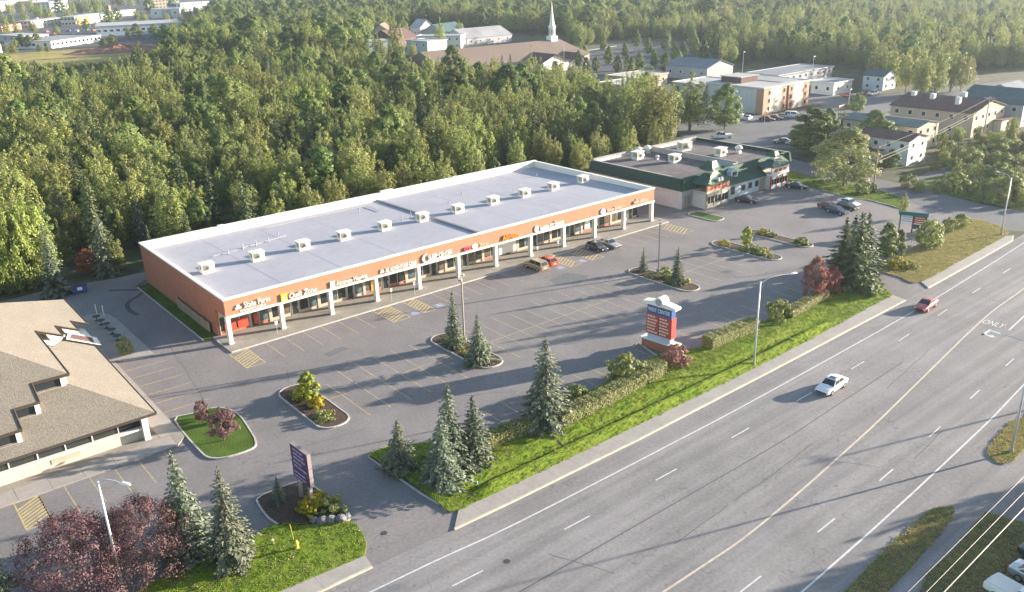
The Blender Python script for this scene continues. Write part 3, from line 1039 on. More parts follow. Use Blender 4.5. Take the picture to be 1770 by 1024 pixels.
def sign(label, x, s, size, m, sx=1.0, z=FB + .62, shear=0.0, bold=.012):
    t = thing('shop_sign', label, 'sign', (x, 0, 0), 0, 'shop signs on the mall fascia')
    text(s, size * 1.08, MT[m], t, (0, -.15, z), FRONT, ext=.11, sx=sx, bold=bold * .5, shear=shear)
    return t


def disc(parent, name, x, z, rx, rz, m, y=-.16, d=.15):
    MB().loft([[(x + rx * math.cos(a * 6.283 / 16), y, z + rz * math.sin(a * 6.283 / 16)) for a in range(16)],
               [(x + rx * math.cos(a * 6.283 / 16), y + d, z + rz * math.sin(a * 6.283 / 16)) for a in range(16)]]).build(name, MT[m], parent)


t = sign('white State Farm letters with three ovals, leftmost sign on the fascia', 2.55, 'State Farm', 1.02, 'letter', .78, z=FB + .98)
for dx, dz in ((-.95, 1.15), (-.55, 1.15), (-.75, 1.45)):
    disc(t, 'logo_oval', dx, FB + dz, .24, .17, 'letter')
bars_text(t, -.5, FB + .5, 3.6, .2, MT['letter'], y=-.03)
t = sign('white Quilt Zone letters with a yellow square logo', 9.0, 'Quilt Zone', .95, 'letter', .92, z=FB + .55, shear=.15)
MB().box(-1.1, -.2, -.2, -.02, FB + .36, FB + 1.45).build('logo_panel', MT['yel'], t)
text('K', 1.0, MT['letter'], t, (-1.0, -.21, FB + .5), FRONT, 'logo_letter', ext=.02)
t = sign('cream Accurate Hearing letters with a square logo', 16.4, 'Accurate Hearing', .82, 'letter', .80, z=FB + .58)
MB().box(-.95, -.2, -.2, -.02, FB + .45, FB + 1.35).build('logo_panel', MT['letter'], t)
text('b', .95, MT['fascia'], t, (-.83, -.205, FB + .55), FRONT, 'logo_letter', ext=.012)
t = sign('white AK ADVENTURE GEAR letters with a small mountain logo', 24.6, 'AK ADVENTURE GEAR', .84, 'letter', .60, z=FB + .52, bold=.02)
MB().loft([[(-.9, -.16, FB + .6), (-.1, -.16, FB + .6), (-.3, -.16, FB + 1.1), (-.5, -.16, FB + .9), (-.65, -.16, FB + 1.2)], [(-.9, -.02, FB + .6), (-.1, -.02, FB + .6), (-.3, -.02, FB + 1.1), (-.5, -.02, FB + .9), (-.65, -.02, FB + 1.2)]]).build('logo_mountain', MT['letter'], t)
t = sign('white SLEEP CENTER letters with a big crescent logo', 32.3, 'SLEEP CENTER', .88, 'letter', .74, z=FB + .7, bold=.02)
cr = []
for q, y in enumerate((-.2, -.02)):
    o_ = [(-.35 + .75 * math.cos(R(a)), y, FB + 1.05 + .75 * math.sin(R(a))) for a in range(70, 291, 20)]
    i_ = [(-.02 + .62 * math.cos(R(a)), y, FB + 1.05 + .62 * math.sin(R(a))) for a in range(270, 89, -20)]
    cr.append(o_ + i_)
MB().loft(cr).build('logo_crescent', MT['galv'], t)
MB().box(0, 4.2, -.05, -.02, FB + .45, FB + .58).build('underline', MT['letter'], t)
t = sign('pink CCS letters with an oval badge and dim Store lettering', 39.2, 'CCS', .85, 'pinktxt', .72, z=FB + .5, bold=.03)
disc(t, 'logo_badge', 2.2, FB + .85, .62, .36, 'letter')
text('Store', .75, MT['creaml'], t, (3.1, -.09, FB + .6), FRONT, ext=.06, sx=.95)
t = sign('tall orange letters of the sign in the middle of the fascia', 47.0, 'Abrieta', 1.15, 'orange', .95, z=FB + .5, bold=.03)
t = sign('white ALASKA RTS SERVICE letters with a round grey logo', 55.2, 'ALASKA RTS SERVICE', .78, 'letter', .68, z=FB + .6)
disc(t, 'logo_badge', -.7, FB + .95, .5, .62, 'galv')
bars_text(t, .3, FB + .38, 5.6, .14, MT['letter'], y=-.03)
t = sign('cream letters with an arched pale pink logo near the right end', 71.2, 'Nancys Bakery', .78, 'creaml', .75, z=FB + .62)
disc(t, 'logo_arch', -.85, FB + .85, .68, .62, 'lav')
t = sign('cream letters at the far right end of the fascia', 78.3, 'HAIR DESIGN', .74, 'creaml', .80, z=FB + .72)


# rooftop units: each rests on the roof
def make_unit():
    t = thing('rooftop_unit', '', 'hvac unit')
    MB().box(-.9, .9, -.65, .65, -.25, .22).build('curb', MT['white'], t)
    cb = MB().box(-.95, .95, -.7, .7, .22, 1.15).build('cabinet', MT['unit'], t)
    MB().box(-1.05, 1.05, -.8, .8, 1.152, 1.24).build('top_panel', MT['white'], t)
    g = MB()
    for k in range(5):
        g.box(-.965, -.95, -.6, .2, .36 + .15 * k, .45 + .15 * k)
    g.box(-.8, -.05, -.72, -.7, .4, 1.05)
    g.build('grille', MT['grille'], cb)
    hd = MB().loft([[(.1, -.7, .95), (.8, -.7, .95), (.8, -.7, .35), (.1, -.7, .35)], [(.1, -1.0, .5), (.8, -1.0, .5), (.8, -1.0, .34), (.1, -1.0, .34)]])
    hd.build('intake_hood', MT['unit'], t)
    return t


unit0 = make_unit()
ords = ['first', 'second', 'third', 'fourth', 'fifth', 'sixth', 'seventh', 'eighth', 'ninth', 'tenth']
for i in range(11):
    o = unit0 if i == 0 else copy_tree(unit0)
    yy = 15.6
    o.location = (3.8 + 7.64 * i + random.uniform(-.2, .2), yy, zroof(yy) + .25)
    o.rotation_euler = (0, 0, random.uniform(-.03, .03))
    o['label'] = ('beige rooftop unit on the mall roof, %s from the left end' % ords[i]) if i < 10 else 'beige rooftop unit on the mall roof, nearest the right end'
    o['group'] = 'rooftop units in a row on the mall'

# ------------------------------------------------------------------ Chinese restaurant with green mansard
RX, RY, RW, RD, RZ = 94.3, 1.94, 36.5, 26.0, 6.1
rest = thing('restaurant_building', 'restaurant with dark green mansard roof and two pagoda style porches', 'restaurant', (RX, RY, 0))
MB().box(0, .3, 0, RD, 0, 3.8).build('side_wall', MT['offwhite'], rest)
MB().box(.3, RW, .0, .3, 0, 3.8).build('front_wall', MT['greywall'], rest)
MB().box(RW - .3, RW, .3, RD, 0, 3.8).build('side_wall', MT['offwhite'], rest)
MB().box(.3, RW - .3, RD - .3, RD, 0, RZ).build('back_wall', MT['offwhite'], rest)
g = MB()


def band(mb, a, b, out, z0, z1, inn, th=.06):
    """sloping mansard band from a to b (outer foot offset `out`, top set in by `inn`)"""
    ax, ay = a
    bx, by = b
    d = Vector((bx - ax, by - ay)).normalized()
    n = Vector((d.y, -d.x))
    mb.loft([[(ax + n.x * out - d.x * out * 0, ay + n.y * out, z0), (ax - n.x * inn, ay - n.y * inn, z1), (ax - n.x * (inn + .5), ay - n.y * (inn + .5), z1), (ax - n.x * .2, ay - n.y * .2, z0)],
             [(bx + n.x * out, by + n.y * out, z0), (bx - n.x * inn, by - n.y * inn, z1), (bx - n.x * (inn + .5), by - n.y * (inn + .5), z1), (bx - n.x * .2, by - n.y * .2, z0)]])


for nm, a, b in (('mansard_side', (0, RD), (0, -.45)), ('mansard_front', (-.45, 0), (RW + .45, 0)), ('mansard_side', (RW, -.45), (RW, RD))):
    g = MB()
    band(g, a, b, .5, 3.78, RZ, .35)
    g.build(nm, MT['green'], rest)
MB().box(.8, RW - .8, .8, RD - .4, 5.3, 5.42).build('roof', MT['gravel'], rest)
c = MB()
c.box(.3, .85, .35, RD, RZ - .02, RZ + .08).box(.85, RW - .85, RD - .5, RD, RZ - .018, RZ + .3).box(RW - .85, RW - .3, .35, RD, RZ - .02, RZ + .08)
c.box(18.6, 19.0, .9, RD - .5, 5.4, RZ + .45)
c.build('parapet_cap', MT['concrete'], rest)
MB().box(17.5, 18.6, .86, 7.0, 5.43, RZ + .2).build('parapet_step', MT['greywall'], rest)
# cream wall between the porches with three windows, door
w = MB().box(12.2, 25.0, -1.9, 0, 0, 3.2).build('front_bay_wall', MT['bluewhite'], rest)
for x in (17.0, 19.3, 21.6):
    f = MB().box(x, x + 1.3, -1.97, -1.9, 1.05, 2.45).build('window', MT['alu'], rest)
    MB().box(x + .1, x + 1.2, -2.0, -1.97, 1.15, 2.35).build('pane', MT['glass'], f)
f = MB().box(13.4, 14.8, -1.97, -1.9, .8, 2.6).build('window', MT['alu'], rest)
MB().box(13.5, 14.7, -2.0, -1.97, .9, 2.5).build('pane', MT['glass'], f)
d = MB().box(23.2, 24.8, -1.98, -1.9, .1, 2.7).build('door', MT['steel_br'], rest)
for k in range(4):
    MB().box(23.3 + .37 * k, 23.6 + .37 * k, -2.01, -1.98, .2, 2.6).build('door_plank', MT['wood'], d)
g = MB()
g.loft([[(12.0, -2.5, 3.1), (25.2, -2.5, 3.1), (25.2, -2.4, 3.2), (12.0, -2.4, 3.2)], [(12.0, .1, 4.6), (25.2, .1, 4.6), (25.2, .1, 4.7), (12.0, .1, 4.7)]])
g.build('bay_roof', MT['green'], rest)
db = MB().box(.9, 2.8, -.08, 0, .05, 2.5).build('side_door', MT['wood'], rest)
dm = MB()
dm.loft([[(14.2, -1.2, 4.2), (16.4, -1.2, 4.2), (16.4, -1.2, 5.3), (15.3, -1.2, 6.0), (14.2, -1.2, 5.3)], [(14.2, 1.2, 4.2), (16.4, 1.2, 4.2), (16.4, 1.2, 5.3), (15.3, 1.2, 6.0), (14.2, 1.2, 5.3)]])
dm.build('dormer', MT['bluewhite'], rest)
MB().box(14.6, 16.0, -1.23, -1.2, 4.5, 5.3).build('dormer_window', MT['glass'], rest)


def pagoda_roof(cx, cy, w, d, z, h, up, parent, name='pagoda_roof'):
    """curved hip roof with upturned corners"""
    b = MB()
    N = 8
    rings = []
    for lev, (f, zz) in enumerate(((1.0, 0.0), (.72, .28), (.5, .62), (.34, 1.0))):
        ring = []
        for side in range(4):
            for k in range(N):
                t = k / N
                cor = abs(t - .5) * 2
                lift = up * (cor ** 4) * (1 - lev / 3) ** 2
                s = -1 + 2 * t
                ext = 1 + .07 * cor ** 4 * (1 - lev / 3)
                p = {0: (s, -1), 1: (1, s), 2: (-s, 1), 3: (-1, -s)}[side]
                ring.append((cx + p[0] * w / 2 * f * ext, cy + p[1] * d / 2 * f * ext, z + h * zz + lift))
        rings.append(ring)
    b.loft(rings)
    return b.build(name, MT['green_tile'], parent)


def porch(x0, x1, y0, zc, post, panel, redpanel, label_bits):
    wd = x1 - x0
    # four posts, low wall panels and sign panel
    for x in (x0, x0 + wd / 3, x0 + 2 * wd / 3, x1):
        MB().box(x - .14, x + .14, y0, y0 + .3, 0, zc + .1).build('post', MT[post], rest)
    for k in range(3):
        xa, xb = x0 + wd / 3 * k + .14, x0 + wd / 3 * (k + 1) - .14
        MB().box(xa, xb, y0 + .05, y0 + .2, .1, 1.0).build('panel', MT[panel], rest)
        MB().box(xa, xb, y0 + .05, y0 + .2, zc - .6, zc).build('panel', MT[panel], rest)
        f = MB().box(xa, xb, y0 + .1, y0 + .16, 1.0, zc - .6).build('window', MT['glass'], rest)
        MB().box((xa + xb) / 2 - .04, (xa + xb) / 2 + .04, y0 + .06, y0 + .2, 1.0, zc - .6).build('mullion', MT[panel], f)
    MB().box(x0 - .15, x0 + .05, y0 + .3, -.02, 0, zc).build('porch_side', MT['offwhite'], rest)
    MB().box(x1 - .05, x1 + .15, y0 + .3, -.02, 0, zc).build('porch_side', MT['offwhite'], rest)
    MB().box(x0 - .3, x1 + .3, y0 - .1, 0.2, zc + .1, zc + .5).build('porch_beam', MT[panel], rest)
    s = MB().box(x0 - .1, x1 + .1, y0 - .02, y0 + .3, zc + .5, zc + 1.9).build('sign_panel', MT[redpanel], rest)
    return s


s = porch(3.7, 10.5, -3.6, 3.0, 'wood', 'cream', 'pink', None)
for k, (xx, wd) in enumerate(((4.6, .9), (5.8, .8), (6.9, 1.0), (8.2, .7), (9.1, .9))):
    g = MB()
    g.box(xx, xx + wd * .8, -3.68, -3.62, 3.9, 4.05).box(xx + wd * .3, xx + wd * .5, -3.68, -3.62, 3.7, 4.75).box(xx, xx + wd * .8, -3.68, -3.62, 4.4, 4.55)
    g.build('sign_character', MT['redtxt'], s)
pagoda_roof(7.1, -1.7, 8.2, 5.0, 4.9, 1.7, .6, rest)
MB().box(6.2, 8.0, -2.5, -.7, 6.0, 7.4).build('pagoda_drum', MT['cream'], rest)
pagoda_roof(7.1, -1.6, 3.8, 3.4, 7.3, 1.8, .5, rest)
s = porch(25.3, 31.2, -3.5, 2.9, 'red', 'white', 'white', None)
for xx in (26.0, 27.6, 29.4):
    MB().box(xx, xx + 1.1, -3.58, -3.52, 3.7, 4.3).build('sign_character', MT['redtxt'], s)
pagoda_roof(28.2, -1.7, 7.0, 4.6, 4.8, 1.3, .5, rest)
MB().box(27.5, 28.9, -2.3, -1.1, 5.5, 6.8).build('pagoda_drum', MT['white'], rest)
pagoda_roof(28.2, -1.7, 2.8, 2.4, 6.7, 1.1, .4, rest)
for x in (6.6, 7.6):
    MB().tube((x, -3.9, 5.3), (x, -3.9, 6.0), .28, .2, n=10).build('gate_ornament', MT['white'], rest)
# roof equipment: each its own thing
for x, y, s, rz, lab in ((10.4, 21.5, 1.25, .1, 'large beige rooftop unit at the back left of the restaurant roof'),
                         (13.6, 13.6, 1.2, .0, 'grey louvered rooftop unit in the middle of the restaurant roof'),
                         (25.5, 10.5, 1.3, .1, 'white rooftop unit behind the front pagoda of the restaurant'),
                         (24.5, 20.0, 1.5, -.2, 'bulky rooftop unit at the back right of the restaurant roof')):
    o = copy_tree(unit0)
    o.location = (RX + x, RY + y, 5.65)
    o.rotation_euler = (0, 0, rz)
    o.scale = (s, s, s)
    tag(o, lab, 'hvac unit', 'rooftop equipment on the restaurant')


def exhaust_fan(x, y, z, s, lab):
    t = thing('exhaust_fan', lab, 'roof fan', (x, y, z), 0, 'rooftop equipment on the restaurant')
    MB().box(-.4 * s, .4 * s, -.4 * s, .4 * s, 0, .4 * s).build('curb', MT['galv'], t)
    MB().loft([[(r * s * math.cos(k * 6.283 / 12), r * s * math.sin(k * 6.283 / 12), zz * s) for k in range(12)] for r, zz in ((.3, .4), (.34, .7), (.62, .8), (.66, 1.05), (.4, 1.3), (.15, 1.4))]).build('cowl', MT['white'], t, smooth=True)
    return t


for x, y, s, lab in ((14.3, 24.8, 1.2, 'left one of two mushroom exhaust fans at the restaurant back parapet'), (16.6, 24.2, 1.3, 'right one of two mushroom exhaust fans at the restaurant back parapet'),
                     (13.0, 18.0, .7, 'small roof vent between the units on the restaurant roof'), (26.8, 22.3, 1.4, 'tall white exhaust fan at the far back of the restaurant roof'),
                     (27.4, 11.2, 1.2, 'white exhaust fan beside the unit behind the front pagoda'), (30.4, 9.2, 1.3, 'white flared exhaust hood nearest the right pagoda')):
    exhaust_fan(RX + x, RY + y, 5.42, s, lab)

# ------------------------------------------------------------------ office with stepped shingle roofs (bottom left)
OX, OY = -15.3, -18.3      # corner of the eaves; a runs along +Y, b along -X
off = thing('office_building', 'office with two tier stepped brown shingle roof at the left edge', 'office', (OX, OY, 0))
SL = 0.5


def ob(a, b, z):
    return (-b, a, z)


class Slab:
    def __init__(self, top, edge):
        self.top, self.edge = top, edge

    def build(self, name, m, parent):
        o = self.top.build(name, m, parent)
        self.edge.build('eave_board', MT['eave'], o)
        return o


def rface(pts, face, dz, th=.24):
    """roof slab from (a,b) outline on the right ('R') or front ('F') slope, with dark eave boards"""
    top = [ob(a, bb, 3.0 + dz + SL * (bb if face == 'R' else a)) for a, bb in pts]
    ar = sum(top[i][0] * top[(i + 1) % len(top)][1] - top[(i + 1) % len(top)][0] * top[i][1] for i in range(len(top)))
    if ar < 0:
        top.reverse()
    k = len(top)
    t, e = MB(), MB()
    t.v = list(top)
    e.v = [(p[0], p[1], p[2] - .004) for p in top] + [(p[0], p[1], p[2] - th) for p in top]
    for q in tessellate_polygon([[Vector((p[0], p[1], 0)) for p in top]]):
        a_, b_, c_ = q
        pa, pb, pc = top[a_], top[b_], top[c_]
        if (pb[0] - pa[0]) * (pc[1] - pa[1]) - (pb[1] - pa[1]) * (pc[0] - pa[0]) < 0:
            b_, c_ = c_, b_
        t.f.append((a_, b_, c_))
        e.f.append((k + a_, k + c_, k + b_))
    for i in range(k):
        jn = (i + 1) % k
        e.f.append((i, k + i, k + jn, jn))
    return Slab(t, e)


UP = 1.3
rface([(0, 0), (7.2, 7.2), (19.6, 7.2), (20.4, 5.2), (22.9, 4.5), (24.0, 2.6), (23.2, 0)], 'R', 0).build('lower_roof', MT['shingle'], off)
rface([(0, 0), (0, 34), (7.2, 26.8), (7.2, 7.2)], 'F', 0).build('lower_roof', MT['shingle'], off)
rface([(6.3, 6.3), (21.8, 6.3), (21.8, 3.5), (25.8, 3.5), (25.8, 1.0), (29.7, 1.0), (29.7, -.95), (42, -.95), (24, 17), (17, 17)], 'R', UP).build('upper_roof', MT['shingle'], off)
rface([(6.3, 6.3), (6.4, 9.9), (4.0, 9.9), (4.0, 12.3), (1.5, 12.3), (1.5, 21.7), (4.0, 21.7), (4, 24.1), (6.4, 24.1), (6.4, 27.6), (17, 17)], 'F', UP).build('upper_roof', MT['shingle'], off)
for face, pts in (('R', [(6.3, 6.3), (21.8, 6.3), (21.8, 3.5), (25.8, 3.5), (25.8, 1.0), (29.7, 1.0), (29.7, -.95), (42, -.95)]),
                  ('F', [(6.3, 6.3), (6.4, 9.9), (4.0, 9.9), (4.0, 12.3), (1.5, 12.3), (1.5, 21.7)])):
    de = MB()
    for (a0, b0), (a1, b1) in zip(pts[:-1], pts[1:]):
        p = [Vector(ob(a_, b_, 3.0 + UP + SL * (b_ if face == 'R' else a_) + .03)) for a_, b_ in ((a0, b0), (a1, b1))]
        de.tube(p[0], p[1], .085, n=6)
    de.build('gutter', MT['eave'], off)
for face, pts in (('R', [(0, 0), (23.2, 0)]), ('F', [(0, 0), (0, 34)])):
    (a0, b0), (a1, b1) = pts
    MB().tube(ob(a0, b0, 3.0), ob(a1, b1, 3.0), .085, n=6).build('gutter', MT['eave'], off)
bk = MB()
zr = 3.0 + UP + SL * 17
bk.poly([ob(42, -.95, 3 + UP - .47), ob(42, 35, 3 + UP - .5), ob(24, 17, zr)])
bk.poly([ob(42, 35, 3 + UP - .5), ob(6.4, 27.6, 3 + UP + 3.2), ob(17, 17, zr), ob(24, 17, zr)])
bk.build('back_roof', MT['shingle'], off)
# white membrane between the tiers near the entrance, and a canopy skylight
rface([(20.2, 7.2), (31.0, 7.2), (31.0, -.6), (25.2, -.6), (25.2, 3.0), (23.4, 3.6), (20.4, 5.0)], 'R', .12, .1).build('white_flashing', MT['white'], off)
rface([(23.6, 3.0), (27.2, 2.0), (26.8, -1.1), (23.3, -.7)], 'R', .32, .16).build('entrance_canopy', MT['white'], off)
rface([(24.2, 2.5), (26.5, 1.7), (26.2, -.4), (23.9, -.1)], 'R', .36, .05).build('skylight', MT['plumroof'], off)
# clerestory bands under the stepped front edge
for (a0, b0, b1) in ((6.4, 6.8, 9.8), (4.0, 10.0, 12.2), (1.5, 12.5, 21.6)):
    z0, z1 = 3.0 + SL * a0 - .1, 3.0 + UP + SL * a0 - .24
    p0, p1 = ob(a0 + .25, b1, 0), ob(a0 + .4, b0, 0)
    f = MB().box(p0[0], p1[0], p0[1], p1[1], z0, z1).build('clerestory', MT['glass'], off)
    q = ob(a0 + .05, b0, 0)
    MB().box(q[0] - .45, q[0], q[1], q[1] + .5, z0 - .1, z1 + .02).build('clerestory_post', MT['white'], off)
    MB().box(p0[0], p1[0], p0[1] - .25, p0[1] - .02, z0 - .06, z0 + .12).build('clerestory_sill', MT['kerb'], off)
for (b0, a0, a1) in ((9.9, 4.1, 6.4), (12.3, 1.6, 4.0), (6.3, 6.6, 21.7)):
    p0, p1 = ob(a0, b0 + .5, 0), ob(a1, b0 + .3, 0)
    zz = 3.0 + SL * b0
    MB().box(p0[0], p1[0], p0[1], p1[1], 3.0 + SL * a0 - .1, 3.0 + UP + SL * a0 - .25).build('step_wall', MT['cream'], off)
# walls
MB().box(*sorted((ob(0, 1.1, 0)[0], ob(0, 1.4, 0)[0])), 1.2, 41, 0, 3.35).build('side_wall', MT['cream'], off)
MB().box(-34, -1.1, .9, 1.2, 0, 1.6).build('front_wall', MT['cream'], off)
MB().box(-34, -1.1, .9, 1.2, 2.5, 3.3).build('front_header', MT['white'], off)
for k in range(9):
    x = -1.2 - 2.6 * (k + 1)
    p = MB().box(x, x + 2.5, 1.0, 1.1, 1.6, 2.5).build('window', MT['glass'], off)
    MB().box(x + 2.5, x + 2.6, .9, 1.2, 1.6, 2.5).build('window_post', MT['white'], off)
MB().box(-19.0, -1.0, .25, .9, 1.45, 1.62).build('window_ledge', MT['white'], off)
MB().box(-10.6, -7.8, .85, .9, .6, 1.15).build('address_panel', MT['tan'], off)
for x in (-1.3, -19.6, -24.2):
    MB().box(x - .3, x + .3, .1, .9, 0, 2.9).build('buttress', MT['white'], off)
MB().box(-27.0, -24.6, .7, .9, .1, 2.3).build('entrance_door', MT['glass'], off)
for x in (-27.0, -25.8, -24.6):
    MB().box(x - .06, x + .06, .6, .72, .1, 2.35).build('door_frame', MT['black'], off)
MB().box(-33.5, -27.6, -2.0, .9, 0, 3.0).build('porch_wall', MT['pink'], off)


# ------------------------------------------------------------------ other buildings
def building(name, label, p0, W, D, h, wall, roof, style='flat', front=(2, 4), side=(2, 2), rz=0.0, cat='building',
             ridge='x', rh=2.0, base=None, over=.4, group=None, win=(1.2, 1.3), parapet=True, sidewall=None):
    """box building; p0 its near left corner, front faces -Y (before turning by rz)"""
    t = thing(name, label, cat, (p0[0], p0[1], 0), rz, group)
    w = MB()
    w.v = [(0, 0, 0), (W, 0, 0), (W, D, 0), (0, D, 0), (0, 0, h), (W, 0, h), (W, D, h), (0, D, h)]
    w.f = [(0, 1, 5, 4), (1, 2, 6, 5), (2, 3, 7, 6), (3, 0, 4, 7), (4, 5, 6, 7)]
    if style == 'gable':
        if ridge == 'x':
            w.v += [(0, D / 2, h + rh), (W, D / 2, h + rh)]
            w.f += [(4, 8, 7), (5, 6, 9)]
        else:
            w.v += [(W / 2, 0, h + rh), (W / 2, D, h + rh)]
            w.f += [(4, 5, 8), (6, 7, 9)]
    w.build('wall', MT[wall], t)
    r = MB()
    o = over
    if style == 'flat':
        ro = MB().box(-o, W + o, -o, D + o, h + .002, h + .25).build('roof', MT[roof], t)
        if parapet:
            k = MB()
            k.box(-o - .01, W + o + .01, -o - .01, -o + .25, h + .1, h + .5).box(-o - .01, W + o + .01, D + o - .25, D + o + .01, h + .1, h + .5)
            k.box(-o - .012, -o + .24, -o + .25, D + o - .25, h + .1, h + .498).box(W + o - .24, W + o + .012, -o + .25, D + o - .25, h + .1, h + .498)
            k.build('parapet', MT[wall], t)
    else:
        th = .18
        if ridge == 'x':
            s = rh / (D / 2)
            for sg, y0 in ((1, -o), (-1, D + o)):
                z0 = h - s * o
                ym = D / 2
                r = MB().loft([[(-o, y0, z0), (-o, ym, h + rh), (-o, ym, h + rh + th), (-o, y0, z0 + th)], [(W + o, y0, z0), (W + o, ym, h + rh), (W + o, ym, h + rh + th), (W + o, y0, z0 + th)]])
                r.build('roof', MT[roof], t)
        else:
            s = rh / (W / 2)
            for sg, x0 in ((1, -o), (-1, W + o)):
                z0 = h - s * o
                xm = W / 2
                r = MB().loft([[(x0, -o, z0), (xm, -o, h + rh), (xm, -o, h + rh + th), (x0, -o, z0 + th)], [(x0, D + o, z0), (xm, D + o, h + rh), (xm, D + o, h + rh + th), (x0, D + o, z0 + th)]])
                r.build('roof', MT[roof], t)
    ww, wh = win
    for fc, (rows, cols) in (('f', front), ('s', side)):
        ln = W if fc == 'f' else D
        for i in range(rows):
            for j in range(cols):
                c = ln * (j + .5) / cols
                zc = h * (i + .55) / rows
                wh2 = min(wh, h / rows * .5)
                if fc == 'f':
                    f = MB().box(c - ww / 2, c + ww / 2, -.06, 0, zc - wh2 / 2, zc + wh2 / 2)
                    g = MB().box(c - ww / 2 + .1, c + ww / 2 - .1, -.075, -.06, zc - wh2 / 2 + .1, zc + wh2 / 2 - .1)
                else:
                    f = MB().box(-.06, 0, c - ww / 2, c + ww / 2, zc - wh2 / 2, zc + wh2 / 2)
                    g = MB().box(-.075, -.06, c - ww / 2 + .1, c + ww / 2 - .1, zc - wh2 / 2 + .1, zc + wh2 / 2 - .1)
                fo = f.build('window', MT['white'], t)
                g.build('pane', MT['glass'], fo)
    return t


def along(pa, pb, name, label, D, h, wall, roof, **kw):
    a, b = at(*pa), at(*pb)
    W = math.hypot(b[0] - a[0], b[1] - a[1])
    return building(name, label, a, W, D, h, wall, roof, rz=math.atan2(b[1] - a[1], b[0] - a[0]), **kw)


# brick apartment block
ap = building('apartment_block', 'three storey pink brick and cream apartment block with pale flat roof', (198.0, 56.5), 25.0, 22.0, 7.9, 'offwhite', 'flatroof', front=(0, 0), side=(0, 0), over=.5)
for x0, x1, m in ((-.02, 3.6, 'pink'), (10.0, 16.2, 'pink'), (22.0, 25.02, 'pink'), (3.6, 10.0, 'cream'), (16.2, 22.0, 'cream')):
    MB().box(x0, x1, -.12 if m == 'pink' else -.06, 0, 0, 7.75).build('front_panel', MT[m], ap)
MB().box(-.1, 0, 0, 2.6, 0, 7.7).build('corner_panel', MT['pink'], ap)
for x in (2.6, 10.6, 14.6, 22.6):
    for k in range(3):
        f = MB().box(x, x + .9, -.2, -.12, .8 + 2.5 * k, 2.2 + 2.5 * k).build('window', MT['tan'], ap)
        MB().box(x + .1, x + .8, -.22, -.2, .9 + 2.5 * k, 2.1 + 2.5 * k).build('pane', MT['glass'], f)
MB().box(12.9, 13.2, -.4, -.12, 0, 7.7).build('downpipe', MT['plumroof'], ap)
for x in (6.6, 18.8):
    d = MB().box(x, x + 1.0, -.14, -.06, .1, 2.1).build('door', MT['alu'], ap)
MB().box(5, 14, 12.5, 20.5, 8.1, 10.0).build('penthouse', MT['plumroof'], ap)
MB().box(4.6, 14.4, 12.1, 20.9, 10.0, 10.2).build('penthouse_roof', MT['flatroof'], ap)
MB().box(14.6, 24.6, 4, 21.6, 8.252, 8.3).build('roof_patch', MT['greyroof'], ap)
building('apartment_wing', 'pale two storey block with grey roof left of the pink apartment block', (196.5, 79), 18, 13, 7.2, 'offwhite', 'flatroof', front=(0, 0), side=(2, 3))
building('long_apartment', 'long two storey grey apartment block beyond the pink brick block', (243, 82), 36, 14, 5.6, 'greywall', 'slate', front=(2, 9), side=(2, 3))
building('garage_building', 'low pale garage beside the parking yard', (247.5, 62), 12, 9, 4.0, 'offwhite', 'greyroof', front=(1, 2), side=(1, 2))
building('small_house', 'small white gabled house with blue lower storey at the wood edge', (268.5, 55), 9, 8, 5.0, 'bluewhite', 'tealroof', style='gable', ridge='y', rh=1.8, front=(2, 2), side=(2, 2), cat='house')
building('warehouse', 'blue grey warehouse with shallow gabled roof behind the pink block', (251, 121), 17, 22, 5.0, 'greywall', 'slate', style='gable', ridge='y', rh=2.6, front=(0, 0), side=(1, 4))
building('flat_roof_house', 'low house with stepped pale flat roofs among the trees', (196, 112), 17, 16, 4.2, 'cream', 'flatroof', front=(1, 4), side=(1, 3), cat='house')
building('flat_roof_house', 'low house with tan walls and pale roof behind the birches', (215, 128), 20, 14, 4.0, 'tan', 'flatroof', front=(1, 4), side=(1, 3), cat='house')
b1 = building('white_house', 'white two storey house with bright sunlit end wall and dark roof', (160.2, -10.4), 8.6, 13, 5.8, 'offwhite', 'plumroof', style='gable', ridge='y', rh=1.1, front=(2, 2), side=(2, 4), cat='house', win=(1.1, 1.1))
MB().box(-4.5, -.02, 6, 13, 0, 3.0).build('side_shed', MT['tan'], b1)
MB().box(-4.9, -.02, 5.6, 13.3, 3.002, 3.2).build('shed_roof', MT['plumroof'], b1)
building('fourplex', 'cream two storey house with dark flat roof behind the white house', (175.5, -4.5), 11, 20, 6.2, 'tan', 'tealroof', style='gable', ridge='y', rh=.9, front=(2, 3), side=(2, 6), cat='house')
b3 = building('townhouse_row', 'long tan townhouse row with dark plum roof and roof vents', (203, -5.8), 19, 23, 6.4, 'tan', 'plumroof', style='gable', ridge='y', rh=2.4, front=(2, 5), side=(2, 6), cat='house')
for x, y in ((4, 6), (6, 14), (14, 9), (7, 20)):
    MB().box(x, x + 1.2, y, y + 1.2, 7.4, 9.6).build('chimney', MT['offwhite'], b3)
MB().box(13, 19, -2.2, -.02, 0, 3.0).build('porch', MT['cream'], b3)
MB().box(12.6, 19.4, -2.6, -.02, 3.002, 3.2).build('porch_roof', MT['plumroof'], b3)
building('teal_roof_house', 'pale blue house with teal gable roof at the right edge', (226, -9), 20, 18, 6.2, 'greywall', 'tealroof', style='gable', ridge='y', rh=3.0, front=(2, 4), side=(2, 4), cat='house')
building('far_house', 'low house with pale roof beyond the townhouse row', (264, 8), 13, 10, 4.0, 'greywall', 'slate', style='gable', front=(1, 3), side=(1, 3), cat='house')

